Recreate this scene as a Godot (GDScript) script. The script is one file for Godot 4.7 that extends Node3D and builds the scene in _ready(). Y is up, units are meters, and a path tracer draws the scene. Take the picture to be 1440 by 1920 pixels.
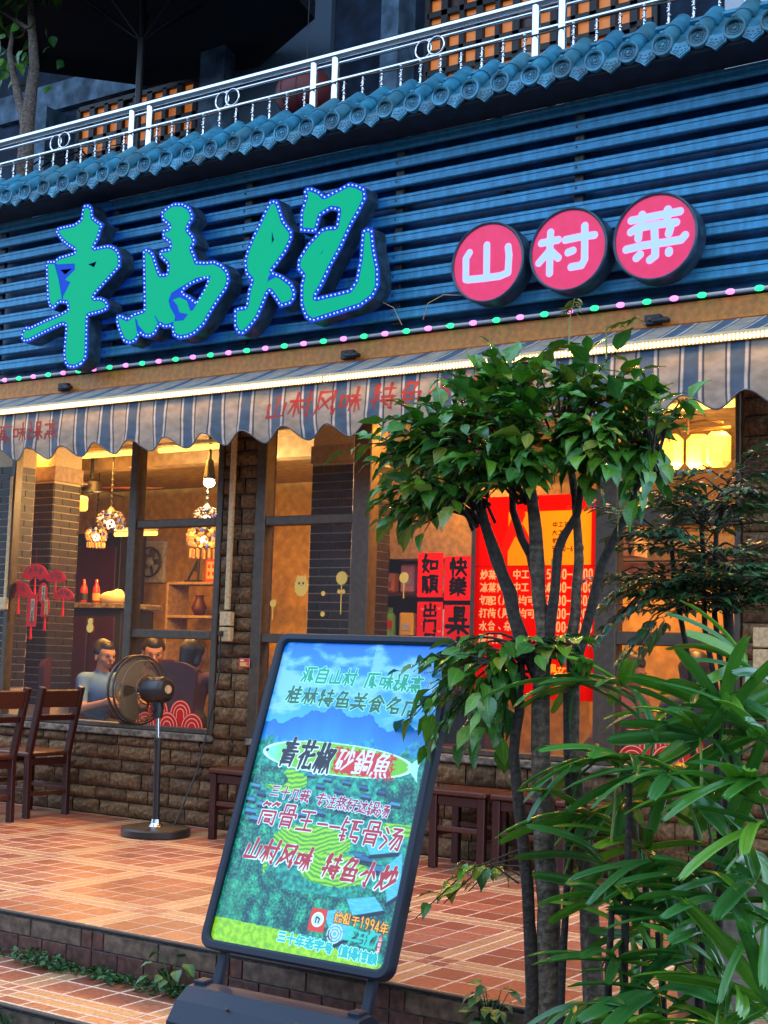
extends Node3D

# ---------------------------------------------------------------- mesh builder
class MB:
	var v := PackedVector3Array()
	var n := PackedVector3Array()
	var t := PackedVector2Array()
	var c := PackedColorArray()
	var ix := PackedInt32Array()
	var col := Color.WHITE
	var colored := false

	func vert(p: Vector3, nn: Vector3, uv := Vector2.ZERO) -> int:
		v.append(p); n.append(nn); t.append(uv); c.append(col)
		return v.size() - 1

	func tri(a: Vector3, b: Vector3, d: Vector3) -> void:
		var nn := (b - a).cross(d - a).normalized()
		var i := vert(a, nn); vert(b, nn); vert(d, nn)
		ix.append_array([i, i + 2, i + 1])

	# corners run anticlockwise seen from outside
	func quad(a: Vector3, b: Vector3, d: Vector3, e: Vector3, u0 := Vector2(0, 1), u1 := Vector2(1, 1), u2 := Vector2(1, 0), u3 := Vector2(0, 0)) -> void:
		var nn := (d - a).cross(e - b).normalized()
		var i := vert(a, nn, u0); vert(b, nn, u1); vert(d, nn, u2); vert(e, nn, u3)
		ix.append_array([i, i + 2, i + 1, i, i + 3, i + 2])

	func box(p: Vector3, s: Vector3, b := Basis()) -> void:
		var h := s * 0.5
		var k := []
		for i in 8:
			k.append(p + b * Vector3(h.x if i & 1 else -h.x, h.y if i & 2 else -h.y, h.z if i & 4 else -h.z))
		for f in [[4, 5, 7, 6], [1, 0, 2, 3], [5, 1, 3, 7], [0, 4, 6, 2], [6, 7, 3, 2], [0, 1, 5, 4]]:
			quad(k[f[0]], k[f[1]], k[f[2]], k[f[3]])

	# chamfered box
	func cbox(p: Vector3, s: Vector3, ch := 0.006, b := Basis()) -> void:
		var h := s * 0.5
		ch = minf(ch, minf(h.x, minf(h.y, h.z)) * 0.8)
		var P := func(sx, sy, sz, ax) -> Vector3:
			var q := Vector3(sx * h.x, sy * h.y, sz * h.z)
			for k in 3:
				if k != ax:
					q[k] -= signf(q[k]) * ch
			return p + b * q
		for ax in 3:
			var u := (ax + 1) % 3
			var w := (ax + 2) % 3
			for sg in [1.0, -1.0]:
				var pts := []
				for e in [[-1.0, -1.0], [1.0, -1.0], [1.0, 1.0], [-1.0, 1.0]]:
					var sv := [0.0, 0.0, 0.0]
					sv[ax] = sg; sv[u] = e[0]; sv[w] = e[1]
					pts.append(P.call(sv[0], sv[1], sv[2], ax))
				if sg > 0: quad(pts[0], pts[1], pts[2], pts[3])
				else: quad(pts[3], pts[2], pts[1], pts[0])
			# edges along axis ax between faces u and w
			for su in [1.0, -1.0]:
				for sw in [1.0, -1.0]:
					var a0 := [0.0, 0.0, 0.0]
					a0[u] = su; a0[w] = sw
					a0[ax] = -1.0
					var q0: Vector3 = P.call(a0[0], a0[1], a0[2], u)
					var q3: Vector3 = P.call(a0[0], a0[1], a0[2], w)
					a0[ax] = 1.0
					var q1: Vector3 = P.call(a0[0], a0[1], a0[2], u)
					var q2: Vector3 = P.call(a0[0], a0[1], a0[2], w)
					if su * sw > 0: quad(q1, q2, q3, q0)
					else: quad(q0, q3, q2, q1)
		for i in 8:
			var sx := 1.0 if i & 1 else -1.0
			var sy := 1.0 if i & 2 else -1.0
			var sz := 1.0 if i & 4 else -1.0
			var x: Vector3 = P.call(sx, sy, sz, 0)
			var y: Vector3 = P.call(sx, sy, sz, 1)
			var z: Vector3 = P.call(sx, sy, sz, 2)
			if sx * sy * sz > 0: tri(x, y, z)
			else: tri(x, z, y)

	func tube(pts: Array, radii, sides := 8, caps := true, closed := false) -> void:
		var m := pts.size()
		var base := v.size()
		var up := Vector3.UP
		var len := 0.0
		var prevu := Vector3.ZERO
		for i in m:
			var d: Vector3
			if closed: d = pts[(i + 1) % m] - pts[(i + m - 1) % m]
			else: d = pts[mini(i + 1, m - 1)] - pts[maxi(i - 1, 0)]
			d = d.normalized()
			var u := prevu - d * prevu.dot(d) if prevu != Vector3.ZERO else d.cross(up if absf(d.y) < 0.9 else Vector3.RIGHT)
			u = u.normalized(); prevu = u
			var w := d.cross(u)
			var r: float = radii[i] if radii is Array else radii
			if i > 0: len += (pts[i] - pts[i - 1]).length()
			for k in sides + 1:
				var a := TAU * k / sides
				var nn := u * cos(a) + w * sin(a)
				vert(pts[i] + nn * r, nn, Vector2(float(k) / sides, len))
		var rows := m if closed else m - 1
		for i in rows:
			for k in sides:
				var a := base + i * (sides + 1) + k
				var b := base + ((i + 1) % m) * (sides + 1) + k
				ix.append_array([a, b, a + 1, a + 1, b, b + 1])
		if caps and not closed:
			for e in [0, m - 1]:
				var o := base + int(e) * (sides + 1)
				var d: Vector3 = ((pts[1] - pts[0]) if e == 0 else (pts[m - 2] - pts[m - 1])).normalized()
				var cc := vert(pts[e], -d)
				var st := v.size()
				for k in sides: vert(v[o + k], -d)
				for k in sides:
					if e == 0: ix.append_array([cc, st + k, st + (k + 1) % sides])
					else: ix.append_array([cc, st + (k + 1) % sides, st + k])

	# profile of (radius, height); turned about y
	func lathe(prof: Array, sides := 20, xf := Transform3D(), smooth := false) -> void:
		for i in prof.size() - 1:
			var p0: Vector2 = prof[i]
			var p1: Vector2 = prof[i + 1]
			var tn := Vector2(p1.y - p0.y, -(p1.x - p0.x)).normalized()
			var n0 := tn
			var n1 := tn
			if smooth:
				if i > 0:
					var q: Vector2 = prof[i - 1]
					n0 = (tn + Vector2(p0.y - q.y, -(p0.x - q.x)).normalized()).normalized()
				if i < prof.size() - 2:
					var q: Vector2 = prof[i + 2]
					n1 = (tn + Vector2(q.y - p1.y, -(q.x - p1.x)).normalized()).normalized()
			var base := v.size()
			for k in sides + 1:
				var a := TAU * k / sides
				var dir := Vector3(cos(a), 0, -sin(a))
				vert(xf * (dir * p0.x + Vector3.UP * p0.y), (xf.basis * (dir * n0.x + Vector3.UP * n0.y)).normalized(), Vector2(float(k) / sides, p0.y))
				vert(xf * (dir * p1.x + Vector3.UP * p1.y), (xf.basis * (dir * n1.x + Vector3.UP * n1.y)).normalized(), Vector2(float(k) / sides, p1.y))
			for k in sides:
				var a := base + k * 2
				ix.append_array([a, a + 1, a + 2, a + 2, a + 1, a + 3])

	func ball(p: Vector3, r, seg := 10, rings := 6) -> void:
		var rr: Vector3 = r if r is Vector3 else Vector3.ONE * r
		var base := v.size()
		for j in rings + 1:
			var th := PI * j / rings
			for k in seg + 1:
				var a := TAU * k / seg
				var d := Vector3(sin(th) * cos(a), cos(th), sin(th) * sin(a))
				vert(p + d * rr, (d / rr).normalized(), Vector2(float(k) / seg, float(j) / rings))
		for j in rings:
			for k in seg:
				var a := base + j * (seg + 1) + k
				var b := a + seg + 1
				ix.append_array([a, b, a + 1, a + 1, b, b + 1])

	# flat polygon with holes pushed from z0 to z1 (front at z1)
	func extrude(outer: PackedVector2Array, holes: Array, z0: float, z1: float, front := true, sides := true) -> void:
		var o := outer
		if Geometry2D.is_polygon_clockwise(o): o.reverse()
		var loops := [o]
		var merged := o.duplicate()
		for h0 in holes:
			var h: PackedVector2Array = h0.duplicate()
			if not Geometry2D.is_polygon_clockwise(h): h.reverse()
			loops.append(h)
			var best := 1e9
			var bi := 0
			var bj := 0
			for i in merged.size():
				for j in h.size():
					var d := merged[i].distance_squared_to(h[j])
					if d < best: best = d; bi = i; bj = j
			var nx := PackedVector2Array()
			for i in bi + 1: nx.append(merged[i])
			var side := (h[bj] - merged[bi]).orthogonal().normalized() * 0.0002
			for j in h.size(): nx.append(h[(bj + j) % h.size()])
			nx.append(h[bj] + side)
			nx.append(merged[bi] + side)
			for i in range(bi + 1, merged.size()): nx.append(merged[i])
			merged = nx
		if front:
			var id := Geometry2D.triangulate_polygon(merged)
			var base := v.size()
			for p in merged: vert(Vector3(p.x, p.y, z1), Vector3.BACK, p)
			for k in id.size() / 3:
				var a := merged[id[k * 3]]
				var b := merged[id[k * 3 + 1]]
				var d := merged[id[k * 3 + 2]]
				if (b - a).cross(d - a) > 0: ix.append_array([base + id[k * 3], base + id[k * 3 + 2], base + id[k * 3 + 1]])
				else: ix.append_array([base + id[k * 3], base + id[k * 3 + 1], base + id[k * 3 + 2]])
		if sides:
			for lp in loops:
				for i in lp.size():
					var a: Vector2 = lp[i]
					var b: Vector2 = lp[(i + 1) % lp.size()]
					quad(Vector3(a.x, a.y, z0), Vector3(b.x, b.y, z0), Vector3(b.x, b.y, z1), Vector3(a.x, a.y, z1))

	func done() -> ArrayMesh:
		var a := []
		a.resize(Mesh.ARRAY_MAX)
		a[Mesh.ARRAY_VERTEX] = v
		a[Mesh.ARRAY_NORMAL] = n
		a[Mesh.ARRAY_TEX_UV] = t
		if colored: a[Mesh.ARRAY_COLOR] = c
		a[Mesh.ARRAY_INDEX] = ix
		var m := ArrayMesh.new()
		m.add_surface_from_arrays(Mesh.PRIMITIVE_TRIANGLES, a)
		return m

# ---------------------------------------------------------------- helpers
var rng := RandomNumberGenerator.new()
var taken := {}
var M := {}
var TX := {}

func numbered(nm: String) -> String:
	if not taken.has(nm):
		taken[nm] = 0
		return nm
	taken[nm] += 1
	return "%s_%03d" % [nm, taken[nm]]

func tag(o: Node, label: String, category: String, group := "", kind := "") -> void:
	o.set_meta("label", label)
	o.set_meta("category", category)
	if group != "": o.set_meta("group", group)
	if kind != "": o.set_meta("kind", kind)

func thing(nm: String, label: String, category: String, at := Vector3.ZERO, turn := 0.0, group := "", kind := "") -> Node3D:
	var o := Node3D.new()
	o.name = numbered(nm)
	add_child(o)
	o.position = at
	o.rotation.y = turn
	tag(o, label, category, group, kind)
	return o

func put(mesh: Mesh, nm: String, mat: Material, parent: Node, xf := Transform3D()) -> MeshInstance3D:
	var o := MeshInstance3D.new()
	o.name = numbered(nm) if parent == self else nm
	o.mesh = mesh
	o.material_override = mat
	o.transform = xf
	parent.add_child(o, true)
	return o

func part(mb: MB, nm: String, mat: Material, parent: Node, xf := Transform3D()) -> MeshInstance3D:
	return put(mb.done(), nm, mat, parent, xf)

func solo(mb: MB, nm: String, mat: Material, label: String, category: String, xf := Transform3D(), group := "", kind := "") -> MeshInstance3D:
	var o := put(mb.done(), nm, mat, self, xf)
	tag(o, label, category, group, kind)
	return o

func boxpart(p: Vector3, s: Vector3, nm: String, mat: Material, parent: Node, ch := 0.005, b := Basis()) -> MeshInstance3D:
	var m := MB.new()
	m.cbox(Vector3.ZERO, s, ch)
	return part(m, nm, mat, parent, Transform3D(b, p))

func tubepart(pts: Array, r, nm: String, mat: Material, parent: Node, sides := 10) -> MeshInstance3D:
	var m := MB.new()
	m.tube(pts, r, sides)
	return part(m, nm, mat, parent)

func mat(r: float, g: float, b: float, rough := 0.7, metal := 0.0, tex := "", sc := 1.0, bump := 0.0) -> StandardMaterial3D:
	var m := StandardMaterial3D.new()
	m.albedo_color = Color(r, g, b).linear_to_srgb()
	m.roughness = rough
	m.metallic = metal
	if tex != "":
		m.albedo_texture = TX[tex]
		m.uv1_triplanar = true
		m.uv1_world_triplanar = true
		m.uv1_scale = Vector3.ONE * sc
		if bump > 0.0:
			m.heightmap_enabled = true
			m.heightmap_texture = TX[tex]
			m.heightmap_scale = bump
	return m

func glow(r: float, g: float, b: float, e: float) -> StandardMaterial3D:
	var m := StandardMaterial3D.new()
	m.albedo_color = Color(minf(r, 0.9), minf(g, 0.9), minf(b, 0.9)).linear_to_srgb()
	m.emission_enabled = true
	m.emission = Color(r, g, b).linear_to_srgb()
	m.emission_energy_multiplier = e
	m.roughness = 0.5
	return m

func noise_tex(freq: float, lo: float, hi: float, seed: int, type := FastNoiseLite.TYPE_SIMPLEX_SMOOTH, oct := 5, size := 512) -> NoiseTexture2D:
	var f := FastNoiseLite.new()
	f.seed = seed
	f.noise_type = type
	f.frequency = freq
	f.fractal_octaves = oct
	var g := Gradient.new()
	g.set_color(0, Color(lo, lo, lo))
	g.set_color(1, Color(hi, hi, hi))
	var t := NoiseTexture2D.new()
	t.width = size; t.height = size
	t.seamless = true
	t.noise = f
	t.color_ramp = g
	return t

func V(a: String, sc := 0.001, off := Vector2.ZERO) -> PackedVector2Array:
	var r := PackedVector2Array()
	for p in a.split(","):
		var q := p.split(" ")
		r.append(Vector2(float(q[0]), float(q[1])) * sc + off)
	return r

func multi(mesh: Mesh, xs: Array, nm: String, mat: Material, parent: Node, cols := []) -> MultiMeshInstance3D:
	var mm := MultiMesh.new()
	mm.transform_format = MultiMesh.TRANSFORM_3D
	mm.use_colors = cols.size() > 0
	mm.mesh = mesh
	mm.instance_count = xs.size()
	for i in xs.size():
		mm.set_instance_transform(i, xs[i])
		if cols.size() > 0: mm.set_instance_color(i, cols[i])
	var o := MultiMeshInstance3D.new()
	o.multimesh = mm
	o.material_override = mat
	o.name = numbered(nm) if parent == self else nm
	parent.add_child(o, true)
	o.set_meta("kind", "stuff")
	return o

# ---------------------------------------------------------------- brush lettering (strokes on a 16 x 16 grid, hex digits)
var GLYPH := {}
func glyphs() -> void:
	var src := "木 15e5 808f 751d 85ed|日 313e 31d1de 3ede 37d7|口 232d 23d3dd 2ddd|寸 05f5 b0bf8e 498b|山 818e 262e 2eee e6ee|氵 32b5 17a9 1fca|白 8053 232e 23d3de 2ede 28d8|小 808f6d 5619 b6ea|原 12f2 221f 白549b 小5aef|源 氵004f 原40ff|自 8053 232f 23d3df 2fdf 27d7 2bdb|村 木008f 寸70ff|未 35c5 18e8 808f 761e 86ee|味 口036c 未60ff|衤 6094 16b61d 686f b879 adcf|果 日30c9 木06ff|裸 衤006f 果60ff|风 313a1f 31d1dbeffc 55bc b54c|烹 8092 13e3 口54b7 39c98b8d 1bdb 1d0f 5d6f 9daf ddff|圭 23d3 808f 17f7 2bdb 0fff|桂 木007f 圭60ff|林 木008f 木70ff|牛 4124 45d5 1ac9 707f|寺 33d3 8088 18f8 寸18ff|特 牛006f 寺60ff|色 5017 41a187 373e 37d7db 3bdb 878b 3eeeeb|美 4053 c0a3 24d4 37c7 0bfb 848b 7b1f 8bef|食 8007 80f7 8495 46b6bc 49b9 4cbc 464f8d 8bdf|名 7018 52c22b 586a 口69ef|店 8082 13f3 231f 959a 97e7 口5aef|青 23d3 45c5 17f7 8087 393f 39c9cf 3bcb 3dcd|花 13f3 5055 a0a5 6619 484f e798 868eeeec|叔 4047 4484 0777 474f 291c 796c 93f38f 95ff|椒 木006f 叔50ff|石 12e2 721c 口48df|少 808a 4318 c3e6 e81f|砂 石006f 少60ff|金 8006 80f6 46c6 29e9 868f 4b5d cbbd 1fff|咼 3036 30d0d6 3333 63a3 171f 17f7ff 口5abd|鍋 金007f 咼70ff|魚 6024 61b184 353b 35d5db 3bdb 38d8 858b 1d0f 5d6f 9daf ddff|三 22d2 37c7 1ded|十 17f7 808f|几 424c1f 42b2beeeec|载 12a2 5055 06f6 a0acffec d1e3 d79d 18a8 595f 1bab|专 32d2 06f6 806bbb7d 5d9f|主 7092 24e4 39d9 848f 0fff|注 氵005f 主50ff|熬 2272 4046 0686 366a1b 9073 93f3 d37b 85fb 1d0f 5d6f 9daf ddff|女 601adf b51f 05f5|子 22d287 878f5e 08f8|好 女007f 子70ff|文 8092 14f4 c41f 44ef|这 文51fd 2143 07474d0f 4dff|钅 5008 43d3 28c8 0cdc 787fde|呙 3036 30d0d6 36d6 191f 19f9ff 864d 8bce|锅 钅005f 呙60ff|昜 32d246f6efbe 963c d66f|汤 氵005f 昜50ff|竹 3016 3373 5466 c096 b2f2 d3e5|同 121f 12e2efce 46b6 口59bd|筒 竹00f6 同15ff|骨 4045 40c0c5 83c3 8385 1618 16f6f8 484f 48c8cf 4bcb 4dcd|王 22d2 38c8 828e 1eee|丐 12f2 8287 87d7 535cfcefae|钙 钅005f 丐60ff|火 807a1f 79ef 3548 d4a8|炒 火007f 少60ff|台 8026 26d5 a3e7 口39df|始 女007f 台70ff|仓 8008 80f7 48b8bc 484eeeeb|创 仓009f 424b c0cf9d|于 23d3 17f7 838f6d|年 5018 43e3 48d8 484c 0cfc 938f|老 23c3 7077 07f7 d11d 595eeeec d95c|字 8082 1316 13f3e6 46c688 888f6e 1afa|号 口31d6 08f8 685bdbcf8e|亻 b018 767f|直 12f2 8085 353e 35d5de 38d8 3bdb 0efe|值 亻004f 直50ff|彳 9026 c517 878f|得 彳004f 日60e6 58f8 寸59ff|言 7092 13f3 36d6 39d9 口3cdf|信 亻004f 言50ff|束 13e3 808f 252a 25d5da 2ada 7a1e 8aee|负 6015 52b285 464b 46c6cb 888b1f 8bef|赖 束007f 负70ff|如 女007f 口74fd|頁 11f1 8164 343c 34d4dc 37d7 3ada 3cdc 5c1f bcff|願 原007f 頁70ff|忄 808f 3419 b3e6|夬 33d3d8 08f8 70791f 89ff|快 忄005f 夬50ff|樂 白50b9 3013341747 d0b3e4b7f7 木08ff|出 808e 2227 27d7 d2d7 1a1e 1eee eaee|门 2143 141f 62e2efce|见 313a 31d1da 746b1f 888eeeec|喜 22d2 8084 44c4 口45c8 595b b9ab 0bfb 口4ccf|暴 日40c5 27d7 676b b7bb 0bfb 7b1f 8bef 8b8f|富 8082 1214 12f2e4 35d5 口57b9 3b3f 3bdbdf 3fdf 3ddd 8b8f|人 801f 85ff|中 232a 23e3ea 2aea 808f|工 22d2 828d 1ded|大 15f5 801f 87ff|京 8082 13f3 口35d9 898f6e 4b2e bbee|凉 1143 1e59 京40ff|菜 12f2 5044 b0b4 d536 3859 8879 c7a9 0bfb 898f 7b2f 8bdf|师 2228 50592f 72f2 747c 74e4ec b2bf|切 0685 404c7a 72f2eebe a36f|酉 02f2 252f 25e5ef 2fef 6259 b2b9 2bdb|己 22d2d8 28d8 282eeeec|配 酉008f 己80ff|田 313e 31d1de 3ede 37d7 818e|力 24f4efbe 801f|男 田20e8 力18ff|土 36d6 808d 1dfd|匀 6018 43f3efbe 67a7 5cbb|均 土005d 匀60ff|可 12f2 d2dfaf 口359b|扌 05d5 808f5e 0bd9|丁 12f2 828f5e|打 扌006f 丁60ff|荷 13f3 5055 a0a5 亻054f 可56ff|水 808f5e 16661d d499 88ff|、 6a9d|杂 6028 23b3b7e6 09f9 888f6e 4b2e bbde|月 212c0f 21d1dfbf 26d6 2ada|又 212f 21d1d676 48e85f 49ef|服 月006f 又60ff|务 5016 42b22a 45ea 力39df|员 口40c4 363d 36d6dd 888c2f 9ccf|岁 山30d6 6718 57c73f 698b|平 22d2 4558 c5a8 0afa 828f|安 8082 1315 13f3e6 女25ef|纟 7016861cbb 0ffc|红 纟005f 工60ff|乐 c132 3228e8 848f6e 4a2d bade|吉 12f2 8087 37d7 口39cf|禾 c032 06f6 808f 761e 86ee|利 禾008f 424b c0cf9d|（ c084848b8bcf|） 3074747b7b3f|0 5090b3bc9f5f3c3350|1 53808f|2 336090b3b63fbf|3 30b067b9bc8f5f3c|4 902bcb 929f|5 b0403796b9bc8f3e|6 a0553a4e8fbcb98749|7 30b07f|8 80414587babd8f4d4a87b4b180|9 b678363270b2b89d6f|- 18e8|车 12e2 60174ac7 0bfb 858f|马 23c3b8 434848d8de9e 0b9b|炮 火007f 6034 62f2ec 3494 4a4eeeeb"
	for e in src.split("|"):
		var at := e.find(" ")
		GLYPH[e.substr(0, at)] = e.substr(at + 1)

var GC := {}
func strokes(ch: String) -> Array:
	if GC.has(ch): return GC[ch]
	var out := []
	if GLYPH.has(ch):
		for tok in GLYPH[ch].split(" "):
			var first: String = tok.substr(0, 1)
			if first.is_valid_hex_number() and tok.length() % 2 == 0:
				var ps := PackedVector2Array()
				for k in tok.length() / 2:
					ps.append(Vector2(tok.substr(k * 2, 1).hex_to_int(), tok.substr(k * 2 + 1, 1).hex_to_int()) / 15.0)
				out.append(ps)
			else:
				var q := []
				for k in 4: q.append(tok.substr(k + 1, 1).hex_to_int() / 15.0)
				for s in strokes(first):
					var ps := PackedVector2Array()
					for p in s: ps.append(Vector2(lerpf(q[0], q[2], p.x), lerpf(q[1], q[3], p.y)))
					out.append(ps)
	GC[ch] = out
	return out

func dab(im: Image, a: Vector2, b: Vector2, r0: float, r1: float, col: Color) -> void:
	var R := maxf(r0, r1) + 1.0
	var x0 := maxi(0, int(minf(a.x, b.x) - R)); var x1 := mini(im.get_width() - 1, int(maxf(a.x, b.x) + R) + 1)
	var y0 := maxi(0, int(minf(a.y, b.y) - R)); var y1 := mini(im.get_height() - 1, int(maxf(a.y, b.y) + R) + 1)
	var d := b - a
	var l2 := maxf(d.length_squared(), 1e-6)
	for y in range(y0, y1 + 1):
		for x in range(x0, x1 + 1):
			var p := Vector2(x + 0.5, y + 0.5)
			var u := clampf((p - a).dot(d) / l2, 0.0, 1.0)
			var k := lerpf(r0, r1, u) + 0.5 - p.distance_to(a + d * u)
			if k > 0.0:
				im.set_pixel(x, y, im.get_pixel(x, y).lerp(col, minf(k, 1.0) * col.a))

# text along x; size of one character cell w x h, brush radius r; slant leans it
func ink(im: Image, text: String, x: float, y: float, w: float, h: float, col: Color, r: float, adv := 1.12, drop := 0.0, slant := 0.0, brush := 0.0) -> void:
	for i in text.length():
		var ch := text[i]
		var half := 0.62 if "0123456789-（）".contains(ch) else 1.0
		for s in strokes(ch):
			for k in s.size() - 1:
				var a: Vector2 = s[k]
				var b: Vector2 = s[k + 1]
				a = Vector2(x + a.x * w * half + (1.0 - a.y) * h * slant, y + a.y * h)
				b = Vector2(x + b.x * w * half + (1.0 - b.y) * h * slant, y + b.y * h)
				dab(im, a, b, r * (1.0 + brush), r * (1.0 - brush), col)
		x += w * adv * (0.6 if ch == " " else half)
		y += drop

func tex(im: Image) -> ImageTexture:
	im.generate_mipmaps()
	return ImageTexture.create_from_image(im)

func printed(im: Image, rough := 0.6, emit := 0.0) -> StandardMaterial3D:
	var m := StandardMaterial3D.new()
	m.albedo_texture = tex(im)
	m.roughness = rough
	if emit > 0.0:
		m.emission_enabled = true
		m.emission_texture = m.albedo_texture
		m.emission = Color.BLACK
		m.emission_energy_multiplier = emit
	return m

# ---------------------------------------------------------------- scene
func _ready() -> void:
	rng.seed = 20240611
	# camera
	var cam := Camera3D.new()
	cam.name = "camera"
	add_child(cam)
	cam.position = Vector3(0, 1.27, 7.57)
	cam.rotation = Vector3(0.10245, 0.58568, 0.03146)
	cam.fov = 40.99
	cam.near = 0.05
	cam.far = 400.0
	cam.current = true
	# sky, sun, exposure
	var env := Environment.new()
	env.background_mode = Environment.BG_SKY
	var sky := Sky.new()
	var sm := ProceduralSkyMaterial.new()
	sm.sky_top_color = Color(0.60, 0.72, 0.88)
	sm.sky_horizon_color = Color(0.73, 0.79, 0.86)
	sm.ground_horizon_color = Color(0.36, 0.38, 0.40)
	sm.ground_bottom_color = Color(0.22, 0.22, 0.22)
	sm.sky_energy_multiplier = SKY
	sm.ground_energy_multiplier = 0.6
	sky.sky_material = sm
	env.sky = sky
	env.tonemap_mode = Environment.TONE_MAPPER_LINEAR
	env.tonemap_exposure = 1.4
	env.sdfgi_enabled = true
	env.ssao_enabled = true
	env.ssil_enabled = true
	var we := WorldEnvironment.new()
	we.name = "world_environment"
	we.environment = env
	add_child(we)
	var sun := DirectionalLight3D.new()
	sun.name = "overcast_sun"
	sun.light_energy = 0.2
	sun.light_color = Color(1.0, 0.97, 0.93)
	sun.light_angular_distance = 30.0
	sun.shadow_enabled = true
	add_child(sun)
	sun.rotation = Vector3(deg_to_rad(-58), deg_to_rad(25), 0)

	glyphs()
	textures()
	materials()
	ground_and_platform()
	facade()
	interior()
	upper_floor()
	tile_roof()
	cladding_and_signs()
	awning()
	window_decor()
	terrace_things()
	sandwich_board()
	people()
	big_tree()
	rhapis()
	nandina()
	small_plants()
	opposite()

const SKY := 1.75
const WARM := Color(1.0, 0.74, 0.42)

func textures() -> void:
	TX["grain"] = noise_tex(0.03, 0.72, 1.0, 3)
	TX["fine"] = noise_tex(0.12, 0.8, 1.0, 8, FastNoiseLite.TYPE_SIMPLEX_SMOOTH, 4)
	TX["blotch"] = noise_tex(0.012, 0.45, 1.0, 5, FastNoiseLite.TYPE_SIMPLEX_SMOOTH, 6)
	TX["stain"] = noise_tex(0.01, 0.45, 1.0, 19, FastNoiseLite.TYPE_SIMPLEX_SMOOTH, 6)
	TX["rock"] = noise_tex(0.02, 0.35, 1.0, 11, FastNoiseLite.TYPE_PERLIN, 6)

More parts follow.
